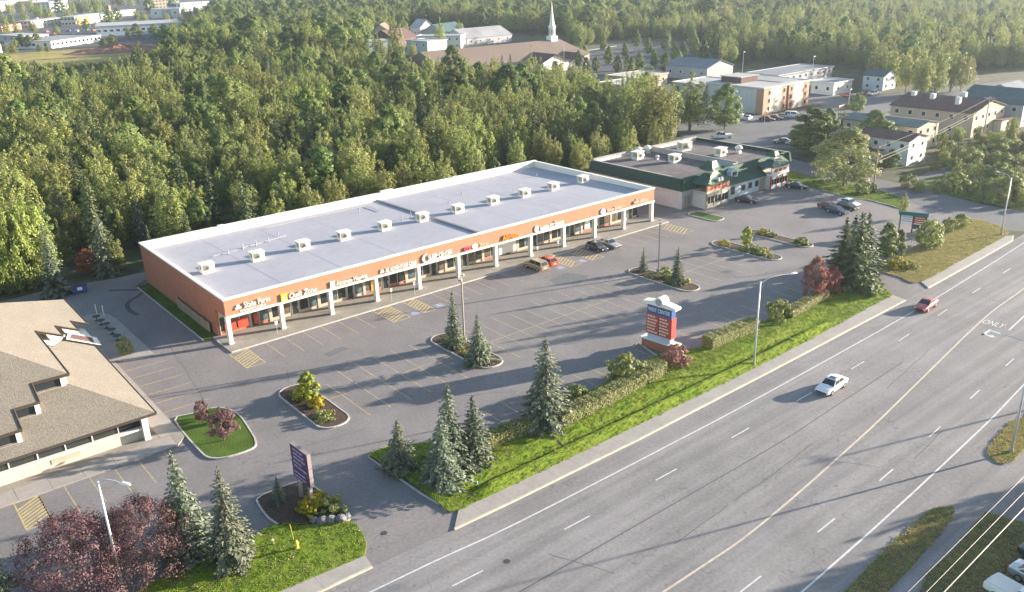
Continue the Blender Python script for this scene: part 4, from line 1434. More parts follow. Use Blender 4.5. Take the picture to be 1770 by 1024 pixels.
# church
CX, CY = 182.0, 209.0
ch = thing('church', 'church with long brown roof and slender white steeple', 'church', (CX, CY, 0), R(-3))
CL = 84
MB().box(0, CL, 0, 34, 0, 5.2).build('wall', MT['cream'], ch)
MB().loft([[(-1, -1.4, 4.9), (-1, 17, 11.4), (-1, 35.4, 4.9)], [(CL + .5, -1.4, 4.9), (CL - 5, 17, 11.4), (CL + .5, 35.4, 4.9)]]).build('roof', MT['churchroof'], ch)
MB().loft([[(CL - 3, 11, 5.2), (CL + .8, 11, 5.2), (CL + .8, 17, 8.2), (CL - 3, 17, 8.2)], [(CL - 3, 23, 5.2), (CL + .8, 23, 5.2), (CL + .8, 17.2, 8.2), (CL - 3, 17.2, 8.2)]]).build('end_gable', MT['white'], ch)
for x0, w, dz, dp in ((46, 16, 0, -10.5), (66, 9, -.8, -7.5)):
    g = MB().loft([[(x0, dp, 0), (x0 + w, dp, 0), (x0 + w, dp, 4.2 + dz), (x0 + w / 2, dp, 7.4 + dz), (x0, dp, 4.2 + dz)], [(x0, 4, 0), (x0 + w, 4, 0), (x0 + w, 4, 4.2 + dz), (x0 + w / 2, 4, 7.4 + dz), (x0, 4, 4.2 + dz)]]).build('porch', MT['white'], ch)
    for sg in (0, 1):
        xa = x0 - .8 if sg == 0 else x0 + w + .8
        MB().loft([[(xa, dp - .8, 3.9 + dz), (x0 + w / 2, dp - .8, 7.5 + dz), (x0 + w / 2, dp - .8, 7.8 + dz), (xa, dp - .8, 4.2 + dz)], [(xa, 6, 3.9 + dz), (x0 + w / 2, 6, 7.5 + dz), (x0 + w / 2, 6, 7.8 + dz), (xa, 6, 4.2 + dz)]]).build('porch_roof', MT['plumroof'], ch)
    xm = x0 + w / 2
    pts = [(xm - 1.6, .6)] + [(xm + 1.6 * math.cos(R(a)), 3.2 + 1.6 * math.sin(R(a))) for a in range(180, -1, -20)] + [(xm + 1.6, .6)]
    MB().loft([[(x, dp - .1, z) for x, z in pts], [(x, dp - .02, z) for x, z in pts]]).build('arched_window', MT['glass'], g)
st = MB().box(-2, 2, -2, 2, 9.2, 13.2).build('steeple', MT['white'], ch)
st.location = (CL - 9.5, 17, 0)
sp = MB()
o8 = lambda r, z: [(r * math.cos(k * 6.283 / 8 + .39), r * math.sin(k * 6.283 / 8 + .39), z) for k in range(8)]
sp.loft([o8(1.7, 13.2), o8(1.6, 17.2)])
sp.build('belfry', MT['white'], st)
sp = MB()
sp.loft([o8(2.1, 17.202), o8(1.9, 17.6), o8(1.3, 18.6), o8(.55, 24), o8(.05, 29.5)])
sp.build('spire', MT['white'], st)
for k in range(8):
    a = k * 6.283 / 8 + .785
    o = MB().box(-.35, .35, -.04, .04, 13.9, 16.3).build('louver', MT['greywall'], st)
    o.location = (1.56 * math.cos(a), 1.56 * math.sin(a), 0)
    o.rotation_euler = (0, 0, a + math.pi / 2)
fp = thing('flag_pole', 'white pole standing at the right end of the church', 'pole', at(975, 118) + (0,))
MB().tube((0, 0, 0), (0, 0, 12), .14, .08, n=6).build('pole', MT['white'], fp)

# houses near the church
along((704, 96), (740, 99), 'white_apartment', 'white flat roofed two storey house left of the church', 14, 8.0, 'bluewhite', 'flatroof', front=(2, 3), side=(2, 3), cat='house')
along((722, 86), (797, 85), 'white_apartment', 'long white flat roofed house with blue windows behind the church', 12, 7.5, 'offwhite', 'flatroof', front=(2, 6), side=(2, 2), cat='house')
along((727, 68), (752, 66), 'gabled_house', 'white gabled house front above the flat roofed houses', 14, 7.5, 'white', 'flatroof', style='gable', ridge='y', rh=5, front=(1, 2), side=(1, 3), cat='house')
along((641, 76), (676, 75), 'gabled_house', 'brown gabled house peeking out of the wood', 22, 7, 'tan', 'churchroof', style='gable', ridge='y', rh=5, front=(1, 3), side=(1, 3), cat='house')
along((636, 93), (678, 90), 'white_apartment', 'pale blue flat house half hidden by trees', 12, 6.5, 'bluewhite', 'flatroof', front=(1, 4), side=(1, 3), cat='house')
along((682, 82), (720, 76), 'gabled_house', 'dark roofed house between the brown gable and white gable', 18, 5, 'plumroof', 'plumroof', style='gable', ridge='x', rh=5, front=(1, 3), side=(1, 2), cat='house')
along((770, 70), (808, 64), 'gabled_house', 'dark blue roofed house behind the church roof', 20, 5, 'greywall', 'tealroof', style='gable', ridge='x', rh=5, front=(1, 3), side=(1, 2), cat='house')
along((807, 80), (885, 72), 'gabled_house', 'wide slate grey roof directly behind the church ridge', 24, 4.5, 'greywall', 'greyroof', style='gable', ridge='x', rh=5, front=(1, 5), side=(1, 2), cat='house')

# town, top left
TG = 'town buildings beyond the field'
T = [
    ((90, 84), (176, 72), 'long low white shop wall with grey roof at the field edge', 38, 6.0, 'white', 'greyroof', (1, 12), {}),
    ((40, 74), (86, 70), 'grey shed with pale roof left of the long white shop', 42, 6, 'greywall', 'flatroof', (1, 5), {}),
    ((56, 50), (119, 42), 'cream two storey motel with two rows of windows', 16, 9, 'cream', 'flatroof', (2, 10), {}),
    ((131, 45), (173, 38), 'cream building with orange panels', 14, 11, 'cream', 'flatroof', (2, 6), {}),
    ((176, 36), (202, 31), 'white annex with a brown tower', 14, 8, 'offwhite', 'flatroof', (2, 4), {}),
    ((168, 64), (318, 56), 'large blue grey warehouse with pale roof behind the dirt pile', 60, 10, 'bluewhite', 'flatroof', (1, 14), {}),
    ((202, 29), (236, 26), 'small white store in the town', 20, 8, 'offwhite', 'flatroof', (1, 4), {}),
    ((262, 32), (312, 30), 'bright white hall with a grey bay', 26, 12, 'offwhite', 'flatroof', (1, 3), {}),
    ((252, 17), (311, 14), 'long pinkish block of three bands at the top', 30, 16, 'tan', 'flatroof', (3, 10), {}),
    ((314, 22), (363, 18), 'blue white shop with dark base', 24, 14, 'bluewhite', 'flatroof', (2, 8), {}),
    ((2, 20), (52, 16), 'big pale roofed block in the top left corner', 60, 18, 'tan', 'flatroof', (3, 8), {}),
    ((58, 17), (86, 15), 'grey block between the trees at the top left', 30, 16, 'greywall', 'flatroof', (3, 5), {}),
    ((88, 20), (119, 16), 'pale blue block with steps in its roof', 24, 16, 'bluewhite', 'flatroof', (3, 6), {}),
    ((4, 56), (38, 51), 'low reddish brick store', 26, 7, 'pink', 'plumroof', (1, 5), {}),
    ((370, 17), (418, 12), 'white roofed block at the top beside the wood', 30, 12, 'offwhite', 'flatroof', (2, 6), {}),
    ((425, 9), (475, 6), 'pale block just above the wood at the top', 30, 14, 'offwhite', 'flatroof', (2, 6), {}),
]
for pa, pb, lab, D, h, wl, rf, fr, kw in T:
    t = along(pa, pb, 'town_building', lab, D, h * .8, wl, rf, front=fr, side=(fr[0], 4), over=.5, group=TG, win=(2.6, 2.0), parapet=False, **kw)
    if 'orange' in lab:
        for x in (8, 27):
            MB().box(x, x + 10, -.2, -.02, 0, h * .8 - .5).build('orange_panel', MT['rust'], t)
    if 'tower' in lab:
        MB().box(24, 33, -3, -.02, 0, 15).build('tower', MT['churchroof'], t)
    if 'grey bay' in lab:
        MB().box(12, 22, -.3, -.02, 0, 8.5).build('bay', MT['greywall'], t)
along((-6, 98), (6, 97), 'gabled_house', 'cream gabled house at the left edge of the field', 14, 8, 'cream', 'plumroof', style='gable', ridge='y', rh=3, front=(2, 1), side=(1, 2), cat='house')
# dirt pile in the field
dp = MB()
cx, cy = at(205, 90)
n = 26
for i in range(n):
    for jx in range(9):
        a = 6.283 * i / n
        rr = jx / 8
        L1, L2 = 34, 13
        z = max(0, (1 - rr ** 1.6)) * 6.0 * (0.75 + .25 * math.sin(a * 5 + jx)) * (0.8 + .2 * math.sin(3 * a))
        dp.v.append((L1 * rr * math.cos(a), L2 * rr * math.sin(a), z + .02))
for i in range(n):
    for jx in range(8):
        a, b = i * 9 + jx, ((i + 1) % n) * 9 + jx
        dp.f.append((a, a + 1, b + 1, b))
o = dp.build('dirt_pile', MT['dirt'])
o.location = (cx, cy, 0)
o.rotation_euler = (0, 0, R(-20))
tag(o, 'long reddish dirt pile in the yellow field', 'dirt pile')


# ------------------------------------------------------------------ cars
def wheel_mesh():
    tm, rm = MB(), MB()
    prof = ((.20, .0), (.315, .0), (.335, .04), (.335, .17), (.315, .21), (.20, .21))
    N = 16
    rings = [[(r * math.cos(k * 6.283 / N), y, r * math.sin(k * 6.283 / N)) for k in range(N)] for r, y in prof]
    tm.loft(rings)
    rm.loft([[(r * math.cos(k * 6.283 / 10), y, r * math.sin(k * 6.283 / 10)) for k in range(10)] for r, y in ((.22, -.012), (.19, -.02), (.06, -.005), (.05, -.02))])
    return tm.mesh('wheel', MT['rubber']), rm.mesh('rim', MT['rim'])


WHEEL, RIM = wheel_mesh()
CARS = {
    # stations: (x, belt z, sill z, half width factor); cabin: base x front/rear, top x front/rear, height
    'sedan': dict(L=4.75, W=1.82, H=1.44, st=[(2.37, .58, .38, .78), (2.25, .68, .26, .90), (1.9, .77, .22, .97), (.95, .90, .20, 1), (-.2, .93, .20, 1), (-1.5, .96, .22, 1), (-2.1, .95, .26, .95), (-2.3, .90, .32, .90), (-2.37, .66, .40, .84)],
                  cab=(1.0, -1.75, .30, -1.05), wb=1.38),
    'coupe': dict(L=4.5, W=1.78, H=1.33, st=[(2.25, .54, .36, .74), (2.1, .63, .25, .88), (1.7, .71, .22, .97), (.8, .85, .20, 1), (-.3, .89, .20, 1), (-1.4, .92, .22, 1), (-2.0, .90, .26, .95), (-2.2, .86, .32, .88), (-2.25, .62, .40, .82)],
                  cab=(.85, -1.6, .12, -.8), wb=1.3),
    'suv': dict(L=4.7, W=1.86, H=1.72, st=[(2.35, .66, .44, .80), (2.25, .84, .34, .92), (1.9, .98, .30, .98), (1.05, 1.06, .28, 1), (-.2, 1.08, .28, 1), (-1.6, 1.10, .30, 1), (-2.2, 1.08, .34, .97), (-2.32, .98, .38, .93), (-2.36, .70, .44, .90)],
                cab=(1.15, -2.22, .55, -1.98), wb=1.35),
    'hatch': dict(L=4.2, W=1.76, H=1.5, st=[(2.1, .60, .38, .78), (1.98, .74, .28, .90), (1.6, .84, .24, .97), (.85, .93, .22, 1), (-.2, .96, .22, 1), (-1.4, .98, .24, 1), (-1.95, .97, .28, .96), (-2.06, .90, .34, .92), (-2.1, .64, .42, .88)],
                  cab=(.95, -1.98, .3, -1.55), wb=1.28),
    'van': dict(L=5.0, W=1.95, H=1.85, st=[(2.5, .66, .40, .82), (2.38, .86, .30, .92), (2.0, 1.0, .28, .98), (1.5, 1.08, .26, 1), (-.2, 1.10, .26, 1), (-1.8, 1.10, .28, 1), (-2.38, 1.08, .30, .97), (-2.46, 1.0, .34, .95), (-2.5, .72, .40, .92)],
                cab=(1.75, -2.42, .95, -2.25), wb=1.5),
    'pickup': dict(L=5.7, W=1.98, H=1.85, st=[(2.85, .72, .50, .84), (2.75, .92, .42, .94), (2.3, 1.04, .38, .99), (1.3, 1.10, .36, 1), (0, 1.12, .36, 1), (-.62, 1.12, .36, 1), (-.66, 1.12, .36, 1), (-2.75, 1.12, .40, .99), (-2.85, 1.06, .46, .97)],
                   cab=(1.35, -.62, .75, -.42), wb=1.85),
}
_car_cache = {}


def lerp(a, b, t):
    return tuple(a[i] + (b[i] - a[i]) * t for i in range(3))


def car(kind, paint, loc, rz, label, name=None, group=None):
    K = CARS[kind]
    key = kind
    t = thing(name or {'suv': 'parked_suv', 'pickup': 'pickup_truck', 'van': 'parked_van'}.get(kind, 'parked_car'), label, {'pickup': 'pickup', 'van': 'van'}.get(kind, 'car'), (loc[0], loc[1], loc[2] if len(loc) > 2 else ZL), rz, group)
    if key not in _car_cache:
        hw = K['W'] / 2
        b = MB()
        rings = []
        for x, zb_, zs, f in K['st']:
            w_ = hw * f
            rings.append([(x, -w_ * .90, zs), (x, -w_ * .99, zs + .14), (x, -w_, (zs + zb_) / 2 + .02), (x, -w_ * .975, zb_ - .10), (x, -w_ * .90, zb_ - .01), (x, 0, zb_ + .035),
                          (x, w_ * .90, zb_ - .01), (x, w_ * .975, zb_ - .10), (x, w_, (zs + zb_) / 2 + .02), (x, w_ * .99, zs + .14), (x, w_ * .90, zs)])
        b.loft(rings)
        xf, xr, tf, tr = K['cab']
        bz = lambda x: float(np.interp(-x, [-s[0] for s in K['st']], [s[1] for s in K['st']])) - .02
        wB, wT, H = hw * .90, hw * .70, K['H']
        c8 = {}
        for nm_, x, w_, z in (('fb', xf, wB, bz(xf)), ('rb', xr, wB * .97, bz(xr)), ('ft', tf, wT, H - .06), ('rt', tr, wT, H - .06), ('f2', tf - .25, wT * .97, H), ('r2', tr + .25, wT * .97, H)):
            c8[nm_ + 'L'] = (x, w_, z)
            c8[nm_ + 'R'] = (x, -w_, z)
        q = lambda *n_: b.poly([c8[i] for i in n_])
        q('fbL', 'fbR', 'ftR', 'ftL'); q('rbR', 'rbL', 'rtL', 'rtR')
        q('fbR', 'rbR', 'rtR', 'ftR'); q('rbL', 'fbL', 'ftL', 'rtL')
        q('ftL', 'ftR', 'f2R', 'f2L'); q('f2L', 'f2R', 'r2R', 'r2L'); q('r2L', 'r2R', 'rtR', 'rtL')
        q('ftR', 'rtR', 'r2R', 'f2R'); q('rtL', 'ftL', 'f2L', 'r2L')
        if kind == 'pickup':
            pass
        parts = {'body': b.mesh('body_' + kind, MT['white'])}

        def glass(cs, ins, outv):
            P = [c8[i] for i in cs]
            m_ = tuple(sum(p[k] for p in P) / 4 for k in range(3))
            P2 = [tuple(lerp(p, m_, ins)[k] + outv[k] for k in range(3)) for p in P]
            return P2
        g = MB().poly(glass(('fbL', 'fbR', 'ftR', 'ftL'), .10, (.012, 0, .012)))
        parts['windscreen'] = g.mesh('windscreen', MT['glass'])
        g = MB().poly(glass(('rbR', 'rbL', 'rtL', 'rtR'), .12, (-.012, 0, .012)))
        parts['rear_window'] = g.mesh('rear_window', MT['glass'])
        for sd, cs, oy in (('R', ('fbR', 'rbR', 'rtR', 'ftR'), -.014), ('L', ('rbL', 'fbL', 'ftL', 'rtL'), .014)):
            P = glass(cs, .0, (0, oy, .006))
            fb, rb, rt, ft = (P if sd == 'R' else (P[1], P[0], P[3], P[2]))
            u0 = [.05, .50], [.54, .95]
            for k, (s0, s1) in enumerate(u0):
                a_, b_ = lerp(fb, rb, s0), lerp(fb, rb, s1)
                c_, d_ = lerp(ft, rt, s1), lerp(ft, rt, s0)
                a_, d_ = lerp(a_, d_, .12), lerp(a_, d_, .9)
                b_, c_ = lerp(b_, c_, .12), lerp(b_, c_, .9)
                g = MB().poly([a_, b_, c_, d_] if sd == 'R' else [d_, c_, b_, a_])
                parts['side_window%s%d' % (sd, k)] = g.mesh('side_window', MT['glass'])
        Lh = K['L'] / 2
        zf_ = K['st'][1][1] - .06
        zr_ = K['st'][-2][1] - .12
        for sg in (-1, 1):
            parts['headlight%d' % sg] = MB().box(Lh - .22, Lh - .03, sg * hw * .62 - .16, sg * hw * .62 + .16, zf_ - .12, zf_ + .02).mesh('headlight', MT['lampw'])
            parts['tail_light%d' % sg] = MB().box(-Lh - .005, -Lh + .1, sg * hw * .70 - .14, sg * hw * .70 + .14, zr_ - .10, zr_ + .08).mesh('tail_light', MT['lampr'])
        parts['bumper'] = MB().box(Lh - .12, Lh + .03, -hw * .7, hw * .7, K['st'][0][2], K['st'][0][2] + .16).mesh('bumper', MT['black'])
        parts['number_plate'] = MB().box(-Lh - .012, -Lh + .02, -.26, .26, zr_ - .22, zr_ - .1).mesh('number_plate', MT['letter'])
        if kind == 'pickup':
            parts['bed_cover'] = MB().box(-2.72, -.72, -.86, .86, 1.13, 1.18).mesh('bed_cover', MT['white'])
        _car_cache[key] = parts
    for pn, me in _car_cache[key].items():
        nm_ = me.name.split('.')[0]
        nm_ = 'body' if nm_.startswith('body') else nm_
        o = link(nm_, me, t)
        if nm_ == 'body':
            o.material_slots[0].link = 'OBJECT'
            o.material_slots[0].material = paint
    hw = K['W'] / 2
    s = 1.0 if kind not in ('pickup', 'suv', 'van') else 1.08
    for sx in (1, -1):
        for sy in (1, -1):
            wo = link('wheel', WHEEL, t, (sx * K['wb'], sy * (hw + .02), .335 * s))
            wo.rotation_euler = (0, 0, 0 if sy < 0 else math.pi)
            if sy < 0:
                wo.location.y = -hw - .02
            wo.scale = (s, 1, s)
            link('rim', RIM, wo)
    return t


P_WHITE = car_paint('car_white', (0.72, 0.72, 0.72), 0.0)
P_SILVER = car_paint('car_silver', (0.45, 0.46, 0.47), 0.6)
P_RED = car_paint('car_red', (0.42, 0.035, 0.02), 0.2)
P_ORANGE = car_paint('car_orange_red', (0.55, 0.085, 0.03), 0.1)
P_TAN = car_paint('car_tan', (0.36, 0.28, 0.18), 0.4)
P_DARK = car_paint('car_charcoal', (0.045, 0.047, 0.055), 0.4)
P_BLACK = car_paint('car_black', (0.012, 0.012, 0.014), 0.2)
P_BLUE = car_paint('car_navy', (0.03, 0.045, 0.09), 0.4)
P_MAROON = car_paint('car_maroon', (0.16, 0.02, 0.03), 0.3)

car('sedan', P_WHITE, (47.2, -60.3, ZR), R(183), 'white sedan with sunroof driving in the highway lane', 'driving_car')
car('coupe', P_RED, (78.6, -55.7, ZR), R(184), 'small red coupe driving near the highway edge line', 'driving_car')
SR = MB().box(-.45, .15, -.38, .38, 1.436, 1.446).build('sunroof', MT['glass'], [o for o in COL.objects if o.name == 'driving_car'][0])
car('suv', P_TAN, (50.0, -5.0), R(90), 'tan suv parked nose in at the mall walkway')
car('hatch', P_ORANGE, (52.7, -4.6), R(90), 'red hatchback parked beside the tan suv')
car('hatch', P_DARK, (64.0, -5.0), R(-90), 'charcoal hatchback parked at the mall beside the silver sedan')
car('sedan', P_SILVER, (67.0, -5.0), R(-90), 'silver sedan parked at the mall, rightmost of the parked cars there')
car('sedan', P_BLACK, (107.9, -3.9), R(-75), 'dark sedan parked before the left pagoda porch')
car('sedan', P_BLACK, (124.5, -4.6), R(-70), 'black sedan parked beside the right pagoda porch')
car('sedan', P_BLUE, (113.2, -21.0), R(-95), 'navy sedan parked beside the maroon car in the restaurant lot')
car('sedan', P_MAROON, (114.8, -18.4), R(-95), 'maroon sedan between the navy and the white sedan')
car('sedan', P_WHITE, (119.8, -19.6), R(-100), 'white sedan parked by the street verge, restaurant lot')
car('hatch', P_BLACK, (117.0, -21.0), R(-95), 'black hatchback between maroon and white sedans, partly behind them')
car('pickup', P_WHITE, (158.5, 41.5), R(150), 'white pickup truck parked in the yard behind the restaurant')
G_ = 'cars parked in front of the pink apartment block'
for k, (px, py, kd, pt, rz, lab) in enumerate(((1281, 201, 'sedan', P_WHITE, 20, 'white sedan half hidden by the tree at the pink block'), (1293, 207, 'sedan', P_WHITE, 20, 'white sedan just right of the tree at the pink block'),
                                               (1326, 209, 'sedan', P_MAROON, -70, 'dark red sedan at the pink block corner'), (1340, 207, 'sedan', P_MAROON, -70, 'maroon sedan second from the pink block corner'),
                                               (1354, 204, 'sedan', P_SILVER, -70, 'silver sedan beside the white van at the pink block'), (1370, 203, 'van', P_WHITE, -70, 'white van, rightmost vehicle at the pink block'))):
    car(kd, pt, at(px, py), R(rz), lab, group=G_)
G2 = 'cars in the far parking yard'
for px, py, kd, pt, rz, lab in ((1454, 160, 'pickup', P_WHITE, 0, 'white pickup by the low garage'), (1464, 168, 'sedan', P_RED, 90, 'red car in the far parking yard'), (1476, 172, 'sedan', P_BLACK, 90, 'black car with a pale nose in the far parking yard'),
                                (1497, 164, 'van', P_DARK, 0, 'dark van behind the white truck in the far yard'), (1510, 165, 'pickup', P_WHITE, 180, 'white truck at the right of the far yard'), (1612, 158, 'sedan', P_WHITE, 40, 'white car by the birch trees on the far street'),
                                (1570, 191, 'sedan', P_SILVER, -30, 'silver car behind the cream fourplex'), (1584, 186, 'suv', P_BLACK, 0, 'black suv behind the cream fourplex'), (1352, 248, 'sedan', P_DARK, 120, 'dark car beside the street behind the right pagoda'),
                                (1373, 250, 'sedan', P_SILVER, 120, 'silver car under the tree behind the right pagoda')):
    car(kd, pt, at(px, py), R(rz), lab, group=G2)
rgc = np.random.default_rng(4)
for k in range(34):
    px = float(rgc.uniform(10, 320))
    py = float(np.interp(px, [0, 120, 180, 330], [70, 58, 52, 50]) + rgc.uniform(-6, 8)) if k % 3 else float(np.interp(px, [0, 330], [36, 34]) + rgc.uniform(-4, 4))
    p = at(px, py)
    o = link('town_car', _car_cache['suv']['body'], None, (p[0], p[1], .02), R(float(rgc.choice([37, 127]))))
    o.material_slots[0].link = 'OBJECT'
    o.material_slots[0].material = [P_WHITE, P_SILVER, P_DARK, P_BLACK, P_RED, P_BLUE][k % 6]
    tag(o, 'tiny %s car parked among the town buildings' % ['white', 'silver', 'charcoal', 'black', 'red', 'navy'][k % 6], 'car', '%s cars in town' % ['white', 'silver', 'charcoal', 'black', 'red', 'navy'][k % 6])
# frontage parking, bottom right
car('pickup', P_WHITE, at(1775, 1038, .9) + (.13,), R(-97), 'white pickup truck at the bottom right corner')
car('sedan', P_SILVER, at(1803, 1003, .8) + (.13,), R(-97), 'silver sedan beside the white pickup, bottom right')
car('sedan', P_DARK, at(1818, 968, .8) + (.13,), R(-97), 'dark grey car cut by the right edge, bottom right')


# ------------------------------------------------------------------ signs, lamps, poles, cables
# West Center pylon
ws = thing('pylon_sign', 'West Center pylon sign with blue header, red tenant panel and white arched cap', 'sign', (41.0, -39.8, 0.12), R(6))
MB().box(-.65, .65, -2.55, 2.45, 0, 1.15).build('plinth', MT['brick'], ws)
MB().box(-.78, .78, -2.7, 2.6, 1.15, 1.32).build('plinth_cap', MT['white'], ws)
MB().box(-.42, .42, -1.75, 1.75, 1.32, 2.0).build('pedestal', MT['bluewhite'], ws)
pn = MB().box(-.5, .5, -1.95, 1.95, 2.0, 4.75).build('tenant_panel', MT['red'], ws)
hd = MB().box(-.45, .45, -1.85, 1.85, 4.752, 6.0).build('header', MT['blue'], ws)
cap = MB()
cap.loft([[(x, y, z) for y, z in ((-2.5, 6.0), (2.5, 6.0), (2.5, 6.32), (1.0, 6.55), (-1.0, 6.55), (-2.5, 6.32))] for x in (-.6, .6)])
cap.build('arched_cap', MT['white'], ws)
em = MB()
em.loft([[(x, .62 * math.cos(a * 6.283 / 18), 6.62 + .62 * math.sin(a * 6.283 / 18)) for a in range(18)] for x in (-.7, .7)])
e = em.build('round_emblem', MT['white'], ws)
MB().loft([[(x, .45 * math.cos(a * 6.283 / 16), 6.62 + .45 * math.sin(a * 6.283 / 16)) for a in range(16)] for x in (-.73, -.705)]).build('emblem_face', MT['greywall'], e)
text('WEST CENTER', .72, MT['letter'], hd, (-.47, 1.72, 5.12), WEST, ext=.015, sx=.70, bold=.02)
for k in range(6):
    for sgn in (0, 1):
        y0 = 1.75 if sgn == 0 else -.1
        wd = random.uniform(1.1, 1.6)
        z = 4.42 - k * .42
        for q in range(3):
            ya = y0 - wd * q / 3
            MB().box(-.525, -.5, ya - wd / 3 + .08, ya, z - .1, z + .1).build('tenant_lettering', MT['creaml'], pn)
MB().box(-.51, -.5, -.06, .06, 2.0, 4.7).build('panel_divider', MT['plumroof'], pn)

# purple office sign
ps = thing('post_sign', 'tall purple board sign on two posts in the mulch island', 'sign', (-8.95, -40.1, 0.12), R(3))
for y in (-1.0, 1.0):
    MB().box(-.15, .15, y - .15, y + .15, 0, 2.4).build('post', MT['brownsg'], ps)
for z0, z1 in ((2.2, 3.28), (3.3, 4.2), (4.22, 5.75)):
    p = MB().box(-.19, .19, -1.55, 1.6, z0, z1 - .04).build('sign_box', MT['brownsg'], ps)
    f = MB().box(-.22, -.19, -1.5, 1.55, z0 + .03, z1 - .07).build('sign_face', MT['purple'], p)
    for k in range(2 if z1 - z0 < 1.2 else 3):
        zz = z0 + .22 + k * .42
        y = 1.3 - random.uniform(0, .3)
        for q in range(3):
            wd = random.uniform(.35, .75)
            MB().box(-.235, -.22, y - wd, y, zz, zz + .17).build('sign_lettering', MT['lav'], f)
            y -= wd + .12
            if y < -1.0:
                break

# restaurant pole sign with green cap
gsn = thing('roofed_sign', 'green roofed sign with white and red panels by the restaurant entrance', 'sign', (111.2, -36.9, .05), R(-68 + 90))
for y in (-2.1, 0, 2.1):
    MB().box(-.12, .12, y - .12, y + .12, 0, 3.2).build('post', MT['plumroof'], gsn)
for y0, y1, m, tm in ((.12, 2.0, 'letter', 'lav'), (-2.0, -.12, 'red', 'creaml')):
    p = MB().box(-.15, .15, y0, y1, 1.75, 3.1).build('sign_panel', MT[m], gsn)
    for k in range(3):
        MB().box(-.165, -.15, y0 + .2, y1 - .2, 1.95 + .38 * k, 2.1 + .38 * k).build('sign_lettering', MT[tm], p)
MB().box(-.1, .1, -2.0, -.1, .7, 1.55).build('lower_board', MT['tealroof'], gsn)
MB().loft([[(-.6, y, 3.15), (.6, y, 3.15), (.22, y, 3.72), (-.22, y, 3.72)] for y in (-2.4, 2.4)]).build('sign_roof', MT['teal'], gsn)


def street_lamp(loc, h, rz, label, arm=2.6, m='galv', group='street lamps'):
    t = thing('street_lamp', label, 'street lamp', loc, rz, group)
    MB().tube((0, 0, 0), (0, 0, h), .13, .075, n=10).build('pole', MT[m], t, smooth=True)
    MB().tube((0, 0, -.02), (0, 0, .35), .22, .2, n=10).build('base', MT['concrete'], t)
    pts = [(0, 0, h - .25), (arm * .3, 0, h + .25), (arm * .65, 0, h + .35), (arm, 0, h + .3)]
    a = MB()
    a.path(smooth([p for p in pts], 4), .05, n=6)
    ar = a.build('arm', MT[m], t)
    rings = []
    for x, w_, zz in ((arm - .1, .06, .05), (arm + .2, .15, .10), (arm + .55, .19, .12), (arm + .85, .15, .10), (arm + 1.0, .04, .04)):
        rings.append([(x, w_ * math.cos(k * 6.283 / 10), h + .28 + zz * math.sin(k * 6.283 / 10)) for k in range(10)])
    MB().loft(rings).build('lamp_head', MT['letter'], ar, smooth=True)
    return t


def smooth3(pts, n):
    return smooth(pts, n)


street_lamp((-26.1, -41.7, .1), 10.5, R(-58), 'grey street lamp before the maroon trees, bottom left', arm=2.2)
street_lamp((45.7, -50.75, .1), 11.0, R(-18), 'tall street lamp beside the highway sidewalk by the hedge', arm=4.2)
street_lamp((48.1, -79.6, .1), 11.5, R(90), 'street lamp on the small median at the right edge', arm=3.0)
street_lamp((120.4, -48.3, .1), 10.2, R(60), 'street lamp at the street corner, right edge', arm=3.0)


def lot_pole(loc, h, label):
    t = thing('lot_light', label, 'lamp post', loc, R(45), 'lamp posts on the parking islands')
    MB().tube((0, 0, 0), (0, 0, .75), .3, n=12).build('footing', MT['concrete'], t)
    MB().box(-.1, .1, -.1, .1, .75, h).build('pole', MT['steel_br'], t)
    a = MB().box(-.9, .9, -.04, .04, h - .15, h - .07).build('arm', MT['steel_br'], t)
    for s in (-1, 1):
        MB().box(s * .9 - .3, s * .9 + .3, -.22, .22, h - .22, h).build('lamp_head', MT['steel_br'], a)


lot_pole((23.7, -20.9, .12), 9.3, 'brown lot lamp post between two spruces on the middle island')
lot_pole((62.6, -20.3, .12), 8.7, 'brown lot lamp post on the right island before the mall end')
for px, py, h, lab in ((1283, 128, 9, 'pole lamp behind the pink apartment block'), (1402, 150, 11, 'tall pole beside the long grey apartment block'), (1669, 165, 9, 'lamp pole at the far street lot'), (1466, 188, 6, 'pole lamp at the yard entrance'), (1320, 230, 6, 'pole lamp before the pink apartment block')):
    p = at(px, py)
    t = thing('yard_light', lab, 'lamp post', (p[0], p[1], 0), 0, 'far yard lamps')
    MB().tube((0, 0, 0), (0, 0, h), .1, .08, n=6).build('pole', MT['galv'], t)
    MB().box(-.1, .9, -.18, .18, h, h + .2).build('lamp_head', MT['galv'], t)


def utility_pole(loc, h, label, rz=0.0, arms=True):
    t = thing('utility_pole', label, 'utility pole', loc, rz, 'wooden utility poles')
    MB().tube((0, 0, 0), (0, 0, h), .17, .11, n=8).build('pole', MT['wood'], t)
    if arms:
        MB().box(-.06, .06, -1.2, 1.2, h - .6, h - .45).build('crossarm', MT['wood'], t)
        for y in (-1.05, -.4, .4, 1.05):
            MB().tube((0, y, h - .45), (0, y, h - .25), .05, n=6).build('insulator', MT['galv'], t)


def cable(p0, p1, sag, r, label, group):
    n = 14
    pts = []
    for i in range(n + 1):
        t = i / n
        pts.append((p0[0] + (p1[0] - p0[0]) * t, p0[1] + (p1[1] - p0[1]) * t, p0[2] + (p1[2] - p0[2]) * t - sag * 4 * t * (1 - t)))
    o = MB().path(pts, r, n=5).build('overhead_cable', MT['cable'])
    tag(o, label, 'cable', group)


